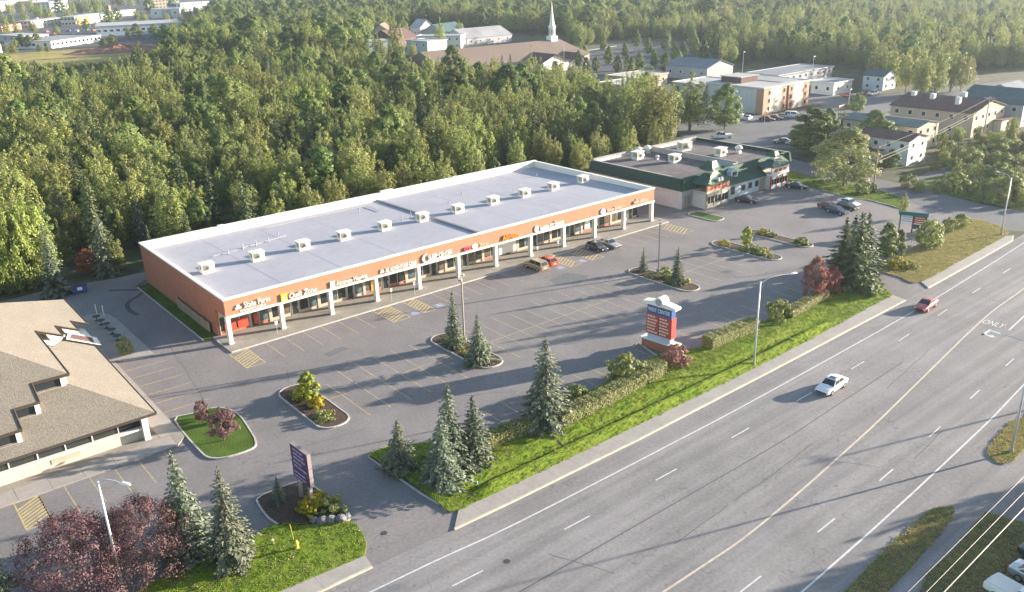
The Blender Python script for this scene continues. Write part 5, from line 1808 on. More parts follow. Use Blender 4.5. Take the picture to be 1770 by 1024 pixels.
UP1, UP2 = (-30, -88.6), (80, -84.8)
utility_pole((UP1[0], UP1[1], 0), 10.2, 'utility pole at the lower end of the frontage cables')
utility_pole((UP2[0], UP2[1], 0), 10.2, 'utility pole at the upper end of the frontage cables')
for dy, z, r, lab in ((-.3, 9.6, .013, 'leftmost overhead cable above the frontage road, bottom right'), (-1.0, 9.4, .016, 'thick middle overhead cable above the frontage verge, bottom right'), (-1.85, 9.6, .017, 'thick rightmost overhead cable above the frontage verge, bottom right'), (-1.65, 9.2, .01, 'thin overhead cable close to the rightmost thick one')):
    cable((UP1[0], UP1[1] + dy, z), (UP2[0], UP2[1] + dy, z), .55, r, lab, 'frontage overhead cables')
pa = at(1509, 331)
pb = at(1698, 244)
utility_pole((pa[0], pa[1], 0), 9.6, 'wooden utility pole beside the side street verge', R(20))
utility_pole((pb[0], pb[1], 0), 11.5, 'utility pole before the plum roofed townhouses', R(20))
pc = (pb[0] + 60, pb[1] - 45)
utility_pole((pc[0], pc[1], 0), 10, 'utility pole beyond the right edge by the shrubs', R(20))
for k, (z0, z1, r, lab) in enumerate(((9.3, 11.1, .03, 'topmost cable from the street pole past the houses'), (6.9, 9.2, .05, 'upper one of two thick cables crossing before the white house'), (6.2, 8.6, .05, 'lower one of two thick cables crossing before the white house'))):
    cable((pa[0], pa[1], z0), (pb[0], pb[1], z1), .5, r, lab, 'side street cables')
    cable((pb[0], pb[1], z1), (pc[0], pc[1], z1 - 1), .6, r, lab.replace('from the street pole past the houses', 'running on to the right edge').replace('crossing before the white house', 'running to the right edge'), 'side street cables')


def post_sign(loc, h, label, m='letter', rz=0.0, name='parking_sign', size=(.32, .46)):
    t = thing(name, label, 'sign', loc, rz, 'small post signs')
    MB().tube((0, 0, 0), (0, 0, h), .03, n=6).build('post', MT['galv'], t)
    p = MB().box(-size[0] / 2, size[0] / 2, -.05, -.03, h - size[1], h).build('sign_plate', MT[m], t)
    return t


for x, lab in ((24.5, 'accessible parking sign left of the fifth column'), (28.6, 'accessible parking sign right of the fifth column'), (53.4, 'accessible parking sign behind the red hatchback'), (58.1, 'accessible parking sign left of the charcoal hatchback')):
    t = post_sign((x, -1.5, .15), 2.1, lab)
    MB().box(-.1, .1, -.056, -.05, 1.75, 1.98).build('blue_symbol', MT['blue'], t.children[1])
post_sign((6.4, -.9, .15), 1.9, 'small white notice post before the first bay', 'letter', size=(.4, .5))
t = post_sign(at(1727, 400) + (.1,), 2.8, 'green street name sign at the street corner', 'signgreen', R(20), 'street_sign', (.9, .22))
MB().box(-.45, .45, -.02, .0, 2.86, 3.08).build('sign_plate', MT['signgreen'], t).rotation_euler = (0, 0, R(90))
for px, py in ((168, 545), (180, 547)):
    p = at(px, py)
    t = thing('bollard', 'white post at the back of the office patio, %s' % ('left one' if px == 168 else 'right one'), 'post', (p[0], p[1], .12), 0, 'patio posts')
    MB().tube((0, 0, 0), (0, 0, 1.5), .07, n=8).build('post', MT['white'], t)
    MB().tube((0, 0, 1.5), (0, 0, 1.56), .09, n=8).build('cap', MT['white'], t)
for k, (px, py) in enumerate(((168, 556), (176, 563), (185, 569), (195, 579), (204, 590))):
    p = at(px, py)
    t = thing('patio_table', 'dark round patio table, %s from the back of the office patio' % ords[k], 'table', (p[0], p[1], .12), 0, 'dark round tables on the patio')
    MB().tube((0, 0, .70), (0, 0, .75), .55, n=16).build('table_top', MT['black'], t)
    MB().tube((0, 0, .04), (0, 0, .70), .05, n=8).build('pedestal', MT['black'], t)
    MB().tube((0, 0, 0), (0, 0, .04), .32, n=12).build('foot', MT['black'], t)
# fire hydrant and garden bits
hy = at(514, 950)
t = thing('fire_hydrant', 'yellow fire hydrant on the lawn at the bottom', 'hydrant', (hy[0], hy[1], .15))
MB().loft([[(r * math.cos(k * 6.283 / 12), r * math.sin(k * 6.283 / 12), z) for k in range(12)] for r, z in ((.2, 0), (.2, .05), (.13, .06), (.13, .55), (.18, .56), (.18, .61), (.14, .62), (.12, .72), (.04, .8))]).build('barrel', MT['hydrant'], t, smooth=False)
for a in (0, 90, 180):
    o = MB().tube((.1, 0, .42), (.24, 0, .42), .07, n=8).build('outlet', MT['hydrant'], t)
    o.rotation_euler = (0, 0, R(a))
p = at(508, 936)
mk = thing('marker_rod', 'thin tilted marker rod beside the yellow hydrant', 'marker', (p[0], p[1], .15))
MB().tube((0, 0, 0), (-.1, .1, 1.5), .025, n=6).build('rod', MT['hydrant'], mk)
MB().tube((-.1, .1, 1.5), (-.11, .11, 1.6), .045, n=6).build('tip', MT['orange'], mk)
p = at(473, 943)
vb = thing('valve_box', 'small pale utility stub left of the hydrant', 'utility box', (p[0], p[1], .15))
MB().tube((0, 0, 0), (0, 0, .4), .1, n=8).build('stub', MT['hydrant'], vb)
MB().tube((0, 0, .4), (0, 0, .46), .13, n=8).build('cap', MT['letter'], vb)
# dumpster behind the office
t = thing('dumpster', 'dark dumpster with a white notice by the wood', 'dumpster', (-9.6, 37.0, .02), R(-10))
MB().loft([[(-1.0, -.7, .15), (1.0, -.7, .15), (1.0, .7, .15), (-1.0, .7, .15)], [(-1.1, -.8, 1.3), (1.1, -.8, 1.3), (1.1, .8, 1.3), (-1.1, .8, 1.3)]]).build('bin', MT['blue'], t)
for s in (-1, 1):
    MB().box(.02 if s > 0 else -1.12, 1.12 if s > 0 else -.02, -.85, .85, 1.3, 1.38).build('lid', MT['black'], t)
    for y in (-.55, .55):
        MB().tube((s * .8, y - .05, .08), (s * .8, y + .05, .08), .08, n=8).build('caster', MT['rubber'], t)
MB().box(-.35, .35, -.80, -.76, .55, 1.05).build('notice', MT['letter'], t)
t = post_sign(at(103, 503) + (0,), 2.3, 'white round sign at the wood edge by the office', 'letter', R(-20), 'wood_edge_sign', (.6, .6))
# trash can near the yard
p = at(1457, 190)
t = thing('yard_wall', 'low tan enclosure at the yard entrance', 'wall', (p[0], p[1], 0), R(0))
MB().box(-2.4, 1.6, 0, .25, 0, 1.6).build('panel', MT['tan'], t)
MB().box(1.6, 1.85, -1.6, .25, 0, 1.7).build('end_panel', MT['wood'], t)
# wooden fence panels along the mall's end wall: single boards
fn = thing('board_fence', 'low weathered board screen along the left end wall of the mall', 'fence', (-.35, 6.0, .12))
for k in range(26):
    MB().box(-.04 + random.uniform(-.02, .02), .02, k * .5, k * .5 + .46, 0, 1.5 + random.uniform(-.12, .08)).build('board', MT['wood'], fn)
MB().box(.02, .07, 0, 13, .5, .6).build('rail', MT['wood'], fn)


# ------------------------------------------------------------------ vegetation
def leaf_mesh(name, C, Nn, size, m, aspect=1.0, rg=rng, U=None):
    n = len(C)
    Nn = Nn / np.maximum(np.linalg.norm(Nn, axis=1, keepdims=True), 1e-6)
    if U is None:
        U = rg.normal(size=(n, 3))
    U = U - (U * Nn).sum(1, keepdims=True) * Nn
    U /= np.maximum(np.linalg.norm(U, axis=1, keepdims=True), 1e-6)
    V = np.cross(Nn, U)
    s = size[:, None]
    q = np.stack([C - U * s * aspect, C - V * s * .55 + U * s * .1, C + U * s * aspect, C + V * s * .55 + U * s * .1], 1).reshape(-1, 3)
    me = bpy.data.meshes.new(name)
    me.vertices.add(4 * n)
    me.vertices.foreach_set('co', q.astype(np.float32).ravel())
    me.loops.add(4 * n)
    me.loops.foreach_set('vertex_index', np.arange(4 * n, dtype=np.int32))
    me.polygons.add(n)
    me.polygons.foreach_set('loop_start', np.arange(0, 4 * n, 4, dtype=np.int32))
    me.polygons.foreach_set('loop_total', np.full(n, 4, dtype=np.int32))
    me.materials.append(m)
    me.update(calc_edges=True)
    return me


def broadleaf(seed, H, Rr, hb=.18, clumps=95, per=46, leaf=.30, shape='oval', tight=1.0):
    """crown centres, normals and sizes for a broadleaf tree"""
    rg = np.random.default_rng(seed)
    C, N, S = [], [], []
    cl = []
    for k in range(clumps):
        t = rg.uniform(0, 1) ** .9
        if shape == 'oval':
            r = Rr * (math.sin(math.pi * min(1, (.10 + .88 * t)) ** .85)) ** .75
        elif shape == 'egg':
            r = Rr * (.55 + .45 * min(1, t * 4)) * math.sqrt(max(.01, 1 - t ** 2.4)) + .1
        elif shape == 'column':
            r = Rr * min(1, t * 5 + .5) * (1 - t ** 2.2) ** .8 + .15
        elif shape == 'round':
            r = Rr * math.sqrt(max(.02, 1 - (2 * t - 1) ** 2))
        elif shape == 'weep':
            r = Rr * math.sqrt(max(.05, 1 - t ** 2.2))
        lob = 1 + .22 * math.sin(3 * seed + 7 * t) * math.cos(2.0 * k)
        rad = r * lob * math.sqrt(rg.uniform(.30, 1))
        an = rg.uniform(0, 2 * math.pi)
        z = H * (hb + (1 - hb) * t) - rg.uniform(0, .04) * H
        cl.append((rad * math.cos(an), rad * math.sin(an), z, t))
    for (x, y, z, t) in cl:
        n = int(per * rg.uniform(.6, 1.3))
        rc = Rr * rg.uniform(.20, .34) * (1.1 - .4 * t) * tight
        d = rg.normal(size=(n, 3))
        d /= np.linalg.norm(d, axis=1, keepdims=True)
        rad = rc * rg.uniform(.45, 1.05, size=(n, 1))
        p = d * rad * np.array([1, 1, .85 if shape != 'weep' else 1.5]) + np.array([x, y, z])
        out = np.array([x, y, .25 * H * (t - .35)])
        out = out / (np.linalg.norm(out) + .1)
        nn = d * 1.1 + out * .7 + np.array([0, 0, .4]) + rg.normal(size=(n, 3)) * .28
        C.append(p)
        N.append(nn)
        S.append(rg.uniform(.7, 1.25, size=n) * leaf)
    return np.concatenate(C), np.concatenate(N), np.concatenate(S)


def spire_crown(seed, H, Rr, n=6, hb=.14, per=46, leaf=.16):
    """feathery birch or poplar crown: several leaders, each a narrow pointed plume of small sprays"""
    rg = np.random.default_rng(seed)
    C, N, S = [], [], []
    for q in range(n):
        rr = 0 if q == 0 else Rr * rg.uniform(.35, .72)
        an = rg.uniform(0, 6.283) if q < 2 else an + 6.283 / (n - 1) + rg.normal() * .3
        hs = H * (1 - .42 * (rr / Rr) ** 1.1) * rg.uniform(.88, 1.0)
        rs = Rr * rg.uniform(.36, .50)
        z0 = H * hb * rg.uniform(.8, 1.6)
        m_ = int(15 + 5 * rg.random())
        for k in range(m_):
            t = (k + rg.uniform(0, 1)) / m_
            r_ = rs * min(1, 2.5 * t + .35) * (1 - t) ** .55 * math.sqrt(rg.uniform(.25, 1)) + .03
            a = rg.uniform(0, 6.283)
            c = np.array([rr * math.cos(an) * (1 + .15 * t) + r_ * math.cos(a), rr * math.sin(an) * (1 + .15 * t) + r_ * math.sin(a), z0 + (hs - z0) * t])
            rc = rs * rg.uniform(.36, .6) * (1.05 - .62 * t) + .08
            nn = int(per * rg.uniform(.6, 1.3) * (1.1 - .5 * t))
            d = rg.normal(size=(nn, 3))
            d /= np.linalg.norm(d, axis=1, keepdims=True)
            p = d * rc * rg.uniform(.35, 1.1, size=(nn, 1)) * np.array([1, 1, 1.55]) + c
            out = np.array([c[0], c[1], .12 * H * (t - .3)])
            out = out / (np.linalg.norm(out) + .2)
            C.append(p)
            N.append(d * .8 + out * .7 + np.array([0, 0, .35]) + rg.normal(size=(nn, 3)) * .45)
            S.append(rg.uniform(.65, 1.3, size=nn) * leaf)
    return np.concatenate(C), np.concatenate(N), np.concatenate(S)


def trunk_mb(seed, H, r, limbs=6, hb=.25, spread=1.6):
    rg = random.Random(seed)
    b = MB()
    pts = [(0, 0, -.1)]
    for k in range(1, 6):
        pts.append((rg.uniform(-.12, .12) * k * .5, rg.uniform(-.12, .12) * k * .5, H * .9 * k / 5))
    b.path(pts, [r * (1 - .82 * k / 5) for k in range(6)], n=7)
    for k in range(limbs):
        z = H * rg.uniform(hb, .75)
        a = rg.uniform(0, 6.283)
        L = spread * rg.uniform(.4, .75) * (1.1 - z / H)
        b.path([(0, 0, z), (L * .5 * math.cos(a), L * .5 * math.sin(a), z + L * .35), (L * math.cos(a), L * math.sin(a), z + L * .9)], [r * .4, r * .25, r * .08], n=5)
    return b


def spruce_arrays(seed, H, Rr, whorls=26, per=11, leaf=.34, droop=.28, skirt=.05):
    rg = np.random.default_rng(seed)
    C, N, S, U = [], [], [], []
    for w_ in range(whorls):
        f = (w_ + rg.uniform(0, .5)) / whorls
        z = H * (skirt + (1 - skirt) * f)
        r = Rr * (1 - f) ** .86 * rg.uniform(.82, 1.12) + .10
        nb = max(4, int(per * (1 - .55 * f)))
        a0 = rg.uniform(0, 6.283)
        for k in range(nb):
            a = a0 + 6.283 * k / nb + rg.normal() * .12
            if rg.random() < .13:
                continue
            L = r * rg.uniform(.62, 1.15) * (1 + .16 * math.sin(2 * a + seed + 5 * f) + .10 * math.sin(5 * a + 9 * f))
            ns = max(3, int(L / .14))
            s = np.linspace(.18, 1, ns) + rg.normal(size=ns) * .02
            dr = L * s
            zz = z - droop * L * s ** 1.3 + .16 * L * np.clip(s - .7, 0, 1)
            dirv = np.array([math.cos(a), math.sin(a), 0])
            side = np.array([-math.sin(a), math.cos(a), 0])
            for rep in range(2):
                off = rg.uniform(-1, 1, size=ns) * .24 * (1.15 - s) * L + rg.normal(size=ns) * .05
                p = dirv * dr[:, None] + side * off[:, None]
                p[:, 2] = zz - np.abs(off) * .25 + rg.normal(size=ns) * .04
                C.append(p)
                nn = np.tile(np.array([0, 0, 1.0]), (ns, 1)) * .9 + dirv * .45 + rg.normal(size=(ns, 3)) * .35
                N.append(nn)
                U.append(dirv + side * np.sign(off)[:, None] * .55 + np.array([0, 0, -.25]) + rg.normal(size=(ns, 3)) * .15)
                S.append(leaf * rg.uniform(.6, 1.1, size=ns) * (.55 + .45 * (1 - f)))
    n = 26
    p = np.stack([rg.normal(size=n) * .05, rg.normal(size=n) * .05, H * rg.uniform(.93, 1.02, size=n)], 1)
    C.append(p); N.append(rg.normal(size=(n, 3))); S.append(np.full(n, leaf * .5)); U.append(np.tile([0, 0, 1.0], (n, 1)) + rg.normal(size=(n, 3)) * .4)
    return np.concatenate(C), np.concatenate(N), np.concatenate(S), np.concatenate(U)


class Proto:
    pass


def tree_proto(kind, seed, H, Rr, leafm, bark, **kw):
    p = Proto()
    p.H = H
    if kind == 'spruce':
        C_, N_, S_, U_ = spruce_arrays(seed, H, Rr, **kw)
        p.crown = leaf_mesh('crown', C_, N_, S_, leafm, aspect=1.0, U=U_)
        p.trunk = MB().tube((0, 0, -.1), (0, 0, H * .97), H * .016 + .04, .02, n=7).mesh('trunk', bark)
    else:
        C_, N_, S_ = spire_crown(seed, H, Rr, **kw) if kind == 'p' else broadleaf(seed, H, Rr, **kw)
        p.crown = leaf_mesh('crown', C_, N_, S_, leafm)
        p.trunk = trunk_mb(seed, H, H * .010 + .05, hb=max(.12, kw.get('hb', .2)), spread=Rr).mesh('trunk', bark)
    return p


def plant(proto, loc, h, label, cat='tree', name='broadleaf_tree', group=None, rz=None, wid=1.0):
    s = h / proto.H
    t = thing(name, label, cat, loc, random.uniform(0, 6.28) if rz is None else rz, group)
    t.scale = (s * wid, s * wid, s)
    link('trunk', proto.trunk, t)
    link('crown', proto.crown, t)
    return t


BIRCH = [tree_proto('p', 11 + k, 13.0, (2.45, 2.9, 2.1, 3.3, 2.7, 2.3)[k], L_BIRCH, MT['birchbark'], n=(9, 11, 7, 13, 10, 8)[k], hb=(.14, .16, .12, .15, .18, .12)[k], per=46, leaf=.165) for k in range(6)]
BROAD = [tree_proto('b', 31 + k, 10.5, (2.9, 3.2, 2.5)[k], L_GREEN, MT['bark'], hb=.15, clumps=105, per=90, leaf=.20, shape='oval') for k in range(3)]
PALE = tree_proto('b', 41, 11.0, 3.2, L_PALE, MT['birchbark'], hb=.12, clumps=120, per=90, leaf=.17, shape='oval')
DSPR = [tree_proto('spruce', 51 + k, 11.0, (1.9, 2.3)[k], L_DARK, MT['bark'], whorls=26, per=11, leaf=.36) for k in range(2)]
BSPR = [tree_proto('spruce', 61 + k, 10.0, (2.35, 2.7, 2.1)[k], L_BLUE, MT['bark'], whorls=(28, 30, 27)[k], per=13, leaf=.27, droop=(.30, .34, .26)[k]) for k in range(3)]
MARO = [tree_proto('b', 71 + k, 7.2, 4.0, L_MAROON, MT['bark'], hb=.06, clumps=300, per=52, leaf=.085, shape='weep', tight=.55) for k in range(2)]
MARS = tree_proto('b', 76, 3.6, 1.75, L_MAROON, MT['bark'], hb=.24, clumps=120, per=48, leaf=.085, shape='round', tight=.75)
REDT = tree_proto('b', 73, 6.5, 3.4, L_RED, MT['bark'], hb=.06, clumps=170, per=60, leaf=.12, shape='oval', tight=.7)
BIGB = [tree_proto('p', 101 + k, 13.0, 3.9, L_COTTON, MT['bark'], n=15, hb=.08, per=62, leaf=.19) for k in range(2)]
RUSS = tree_proto('b', 75, 4.0, 1.8, L_RUSSET, MT['bark'], hb=.1, clumps=50, per=40, leaf=.16, shape='round')
SHRB = [tree_proto('b', 81 + k, 3.0, 1.9, L_SHRUB, MT['bark'], hb=.04, clumps=60, per=50, leaf=.15, shape='round') for k in range(3)]
BARB = tree_proto('b', 85, 2.4, 1.7, L_PINK, MT['bark'], hb=.04, clumps=55, per=46, leaf=.14, shape='round')
YELS = tree_proto('b', 86, 1.0, .8, L_YELLOW, MT['bark'], hb=.03, clumps=24, per=30, leaf=.10, shape='round')
LIMT = tree_proto('b', 87, 4.2, 1.35, L_LIME, MT['bark'], hb=.2, clumps=60, per=44, leaf=.15, shape='oval')
LOWG = tree_proto('b', 88, 1.0, 1.0, L_SHRUB, MT['bark'], hb=.03, clumps=26, per=34, leaf=.10, shape='round')
WILD = [tree_proto('p', 91 + k, 5.0, 2.2, L_PALE if k else L_SHRUB, MT['bark'], n=9, hb=.03, per=42, leaf=.13) for k in range(2)]


def pl(px, py, z=.1):
    p = at(px, py)
    return (p[0], p[1], z)


# landscape spruces
SP = 'blue spruces of the landscaping'
for px, py, h, k, wd, lab in ((330, 962, 10.2, 0, 1.1, 'tall blue spruce right of the maroon trees, left one of the pair'), (404, 972, 9.2, 1, .95, 'blue spruce right of the maroon trees, right one of the pair'), (8, 1075, 9.0, 2, 1.0, 'blue spruce cut by the bottom left corner'),
                              (786, 601, 7.8, 2, .95, 'sparse spruce left of the lamp post on the middle island'), (828, 630, 6.8, 0, 1.2, 'blue spruce right of the lamp post on the middle island'), (945, 738, 10.4, 1, 1.2, 'largest blue spruce standing in the clipped hedge'),
                              (768, 838, 7.2, 1, 1.35, 'front blue spruce of the clump at the driveway'), (781, 812, 9.4, 0, 1.15, 'tallest blue spruce of the clump at the driveway'), (822, 803, 7.6, 2, 1.45, 'right blue spruce of the clump at the driveway'), (693, 813, 5.6, 1, 1.4, 'short blue spruce at the left tip of the grass strip'),
                              (1170, 492, 5.8, 0, 1.15, 'right spruce on the island before the mall end'), (1112, 470, 4.0, 2, 1.1, 'small left spruce on the island before the mall end'), (483, 867, 2.6, 0, 1.2, 'dwarf spruce in the mulch island by the purple sign'),
                              (100, 512, 11.5, 2, 1.0, 'blue spruce at the wood edge behind the office'), (187, 474, 10.8, 1, .9, 'blue spruce at the wood edge left of the mall corner'), (248, 425, 9.5, 0, .9, 'blue spruce at the wood edge behind the mall corner'), (445, 385, 8, 2, 1.0, 'blue spruce behind the mall back parapet, left part')):
    plant(BSPR[k], pl(px, py), h, lab, name='blue_spruce', group=SP, wid=wd)
for px, py, h, k, wd, lab in ((1477, 500, 11.5, 1, 1.6, 'front tall dark spruce beside the red leaved trees'), (1452, 492, 10.2, 0, 1.75, 'left tall dark spruce beside the red leaved trees'), (1490, 482, 10.2, 1, 1.6, 'rear dark spruce beside the red leaved trees'), (1468, 478, 9.5, 0, 1.8, 'hindmost dark spruce behind the tall pair')):
    plant(DSPR[k], pl(px, py), h, lab, name='dark_spruce', group='dark spruces by the red trees', wid=wd)
for px, py, h, k, lab in ((716, 318, 9.5, 0, 'dark spruce behind the mall back parapet, left of two'), (776, 306, 9.5, 1, 'dark spruce behind the mall back parapet, right of two'), (20, 505, 12, 1, 'dark spruce at the left wood edge'), (690, 330, 7, 0, 'small dark spruce behind the mall roof joint')):
    plant(DSPR[k], pl(px, py), h, lab, name='dark_spruce', group='dark spruces at the wood edge', wid=.9)
# maroon trees
for px, py, h, k, wd, lab in ((140, 1022, 6.9, 0, 1.3, 'large maroon leaved tree left of the street lamp'), (258, 985, 6.7, 1, 1.15, 'large maroon leaved tree right of the street lamp')):
    plant(MARO[k], pl(px, py), h, lab, name='maroon_tree', group='maroon leaved ornamental trees', wid=wd)
for px, py, h, wd, lab in ((1406, 518, 6.4, .62, 'taller red leaved tree left of the dark spruces'), (1437, 512, 4.6, .6, 'shorter red leaved tree before the dark spruces')):
    plant(REDT, pl(px, py), h, lab, name='red_leaved_tree', group='red leaved ornamental trees', wid=wd)
for px, py, h, wd, lab in ((388, 763, 3.6, 1.0, 'small round maroon tree on the lawn island'), (352, 735, 2.9, .62, 'thin maroon sapling on the lawn island')):
    plant(MARS, pl(px, py), h, lab, name='maroon_tree', group='small maroon trees on the lawn island', wid=wd)
plant(RUSS, pl(155, 474), 4.2, 'rusty red bush at the wood edge left of the mall', 'shrub', 'russet_shrub')
plant(RUSS, pl(640, 115), 7, 'reddish bush before the far houses', 'shrub', 'russet_shrub')
# single broadleaf trees
for px, py, h, pr, wd, lab in ((1458, 322, 12.6, PALE, 1.75, 'large pale green tree between the restaurant and the side street'), (1400, 268, 12.0, BROAD[2], 1.9, 'green tree behind the right pagoda porch'), (1508, 264, 10.5, BROAD[0], 1.6, 'green tree before the cream fourplex'), (1252, 224, 13.0, BROAD[1], 1.2, 'dark green tree before the pink apartment block'),
                               (1192, 226, 17.0, BIRCH[1], 1.75, 'tall tree between the woods and the pink block'), (1130, 262, 21.0, BIRCH[3], 1.4, 'tallest tree at the right end of the wood'), (1530, 452, 6.8, BROAD[2], 1.0, 'green tree on the left tip of the corner lawn'), (1552, 448, 5.0, BROAD[0], .8, 'small green tree right beside the corner lawn tree'), (1560, 378, 5.2, BIRCH[0], 1.0, 'small tree at the end of the street verge'),
                               (535, 697, 4.0, LIMT, 1.1, 'lime green small tree on the left parking island'), (1290, 428, 3.8, LIMT, .8, 'lime green sapling on the far right parking island'), (350, 420, 9.0, BROAD[1], .85, 'bright green round tree behind the mall back corner'), (1104, 262, 10, BIRCH[4], 1.2, 'olive tree right behind the restaurant back wall'), (985, 284, 9, BROAD[2], 1.1, 'green tree behind the mall right back corner')):
    plant(pr, pl(px, py, 0), h, lab, group='single broadleaf trees', wid=wd)
for k, (px, py, h, wd, where) in enumerate(((838, 302, 12.5, 1.0, 'middle of the right roof half'), (905, 290, 11.5, .95, 'right rear part of the roof'), (985, 287, 9.5, .9, 'right rear corner of the roof'), (700, 332, 13.5, 1.0, 'roof joint'), (560, 356, 13.0, 1.0, 'centre of the left roof half'), (478, 372, 13.5, .95, 'left part of the roof'), (318, 405, 11.5, .9, 'left rear corner of the roof'), (1075, 272, 11, 1.0, 'gap between mall and restaurant'), (775, 300, 14, .9, 'second rooftop unit right of the joint'))):
    plant(BIGB[k % 2], pl(px, py, 0), h, 'broad bright green cottonwood rising behind the ' + where, name='cottonwood_tree', group='cottonwoods behind the mall', wid=wd)
for px, py, h, wd in ((38, 505, 18, .68), (70, 492, 16, .7)):
    plant(BIGB[int(px) % 2], pl(px, py, 0), h, 'tall broad cottonwood at the left wood edge, %s one' % ('outer' if px == 38 else 'inner'), name='cottonwood_tree', group='cottonwoods left of the mall', wid=wd)
for px, py, h, wd, lab in ((686, 108, 26, 1.1, 'tall broad tree before the brown gabled house'), (763, 92, 20, .8, 'slim tree before the long white house'), (655, 112, 17, 1.2, 'tree left of the tall broad tree by the houses'), (625, 112, 18, 1.3, 'tree at the left end of the far houses'), (715, 104, 11, 1.0, 'low tree before the white flat roofed house'), (700, 74, 17, 1.2, 'tree behind the dark roofed house'), (665, 70, 18, 1.1, 'tree behind the brown gabled house'), (795, 70, 14, 1.0, 'tree at the end of the long white house')):
    plant(BIRCH[int(px) % 6], pl(px, py, 0), h, lab, group='trees among the far houses', wid=wd)
for k, (px, py, h, wd) in enumerate(((1590, 170, 17, 1.2), (1615, 165, 17, 1.3), (1642, 160, 18, 1.3), (1660, 158, 15, 1.2), (1565, 160, 16, 1.3), (1540, 152, 17, 1.2), (1515, 146, 17, 1.3))):
    plant(BIRCH[k % 6], pl(px, py, 0), h, 'tall birch at the wood front beyond the townhouses, %s from the right' % ords[[3, 2, 1, 0, 4, 5, 6][k]], group='tall birches beyond the townhouses', wid=wd)
for k, (px, py, h) in enumerate(((1014, 132, 8), (1068, 128, 8), (1085, 126, 8), (1105, 128, 9), (1030, 126, 7), (1080, 100, 8), (1120, 96, 9), (1010, 106, 8), (1165, 104, 9), (1180, 104, 9), (1000, 96, 10), (1042, 90, 10), (1100, 84, 10), (1150, 88, 11), (1200, 98, 11), (1216, 112, 11), (1172, 124, 9), (1130, 118, 9), (1052, 114, 9), (1225, 90, 12), (1195, 84, 12), (1000, 118, 8), (1150, 128, 9), (1090, 136, 9))):
    plant(BROAD[k % 3], pl(px, py, 0), h, 'small dark green tree on an island of the church lot', group='trees in the church lot', wid=.9)
for k, (px, py, h, wd, lab) in enumerate(((1536, 236, 7.0, 1.2, 'tree at the near end of the tan fourplex'), (1484, 306, 6.0, 1.1, 'small tree left of the utility pole'), (1628, 262, 6.0, 1.2, 'tree between the white house and the vacant ground'), (1655, 250, 5.5, 1.2, 'tree before the townhouse row, left one'), (1688, 246, 5.0, 1.2, 'tree before the townhouse row, right one'), (1745, 250, 8.5, 1.1, 'pointed light green tree at the right edge'), (1540, 292, 4.6, 1.2, 'small tree at the foot of the white house'), (1480, 195, 6, 1.2, 'tree by the yard entrance'), (1430, 236, 8, 1.2, 'tree beside the parking yard'), (1455, 232, 7, 1.2, 'second tree beside the parking yard'), (1720, 262, 6.5, 1.2, 'tree right of the utility pole near the townhouses'), (1422, 290, 8.0, 1.3, 'tree at the street bend behind the right pagoda'), (1480, 282, 8.5, 1.3, 'tree between the large pale tree and the white house'), (1376, 262, 7.0, 1.2, 'tree left of the green tree behind the right pagoda'), (1545, 262, 6.5, 1.3, 'tree against the shaded wall of the white house'))):
    plant((BIRCH + BROAD)[k % 9], pl(px, py, 0), h, lab, group='trees among the right hand houses', wid=wd * 1.2)
# shrubs
for px, py, h, k, wd, lab in ((1080, 662, 3.3, 0, 1.1, 'large round green shrub behind the hedge left of the pylon sign'), (995, 694, 2.0, 1, 1.0, 'round shrub right of the largest spruce'), (1345, 560, 3.4, 2, .85, 'rounded green shrub at the right hedge end'), (1505, 512, 2.0, 0, 1.0, 'dark round shrub at the right tip of the grass strip'),
                              (1604, 428, 4.6, 1, .85, 'bushy shrub right of the green roofed sign'), (1660, 392, 2.2, 0, 1.1, 'round shrub on the corner lawn'), (1640, 402, 2.6, 2, .8, 'smaller shrub left of the round corner lawn shrub'), (1490, 336, 3.0, 1, .9, 'shrub at the foot of the utility pole'), (1508, 332, 1.8, 0, .8, 'low shrub right of the utility pole'),
                              (1232, 600, 1.5, 2, .9, 'low dark shrub between pylon sign and right hedge'), (219, 612, 2.2, 1, .7, 'shrub at the front of the office patio'), (395, 575, 1.6, 0, .7, 'small shrub by the mall corner column'), (320, 530, 2.0, 2, .7, 'shrub along the mall end wall'), (790, 598, 1.6, 1, 1.0, 'green shrub at the lamp post foot, middle island'), (1150, 480, 1.6, 0, 1.1, 'green shrub between the two small spruces'), (1395, 232, 3, 2, 1, 'shrub beside the far yard')):
    plant(SHRB[k], pl(px, py), h, lab, 'shrub', 'round_shrub', 'round shrubs of the landscaping', wid=wd)
plant(BARB, pl(1168, 634, .3), 2.4, 'pinkish barberry bush before the pylon sign', 'shrub', 'barberry_shrub')
# flower beds: separate low plants
fl = 0
for cx_, cy_, n_, sx_, sy_, lab in ((0.4, -23.0, 13, 1.2, 4.6, 'left parking island'), (-8.0, -41.8, 12, 2.0, 1.3, 'mulch island by the purple sign'), (92.6, -45.0, 12, 2.2, 1.6, 'tip of the corner lawn'), (22.4, -23, 5, 1.2, 4.5, 'middle parking island'), (82.2, -23.5, 9, .9, 4.6, 'far right parking island'), (91.7, -23, 9, .8, 5, 'rightmost parking island'), (61, -24, 5, 1.0, 3.6, 'island before the mall end')):
    for k in range(n_):
        x = cx_ + random.uniform(-1, 1) * sx_
        y = cy_ + random.uniform(-1, 1) * sy_
        yl = random.random() < (.55 if lab.startswith(('left', 'mulch', 'tip')) else .15)
        pr = YELS if yl else LOWG
        plant(pr, (x, y, .1), random.uniform(.55, 1.2), ('low yellow flowering plant on the ' if yl else 'low green ground plant on the ') + lab, 'plant', 'yellow_flower' if yl else 'low_plant', ('yellow flowers, ' if yl else 'low plants, ') + lab, wid=random.uniform(.9, 1.3))
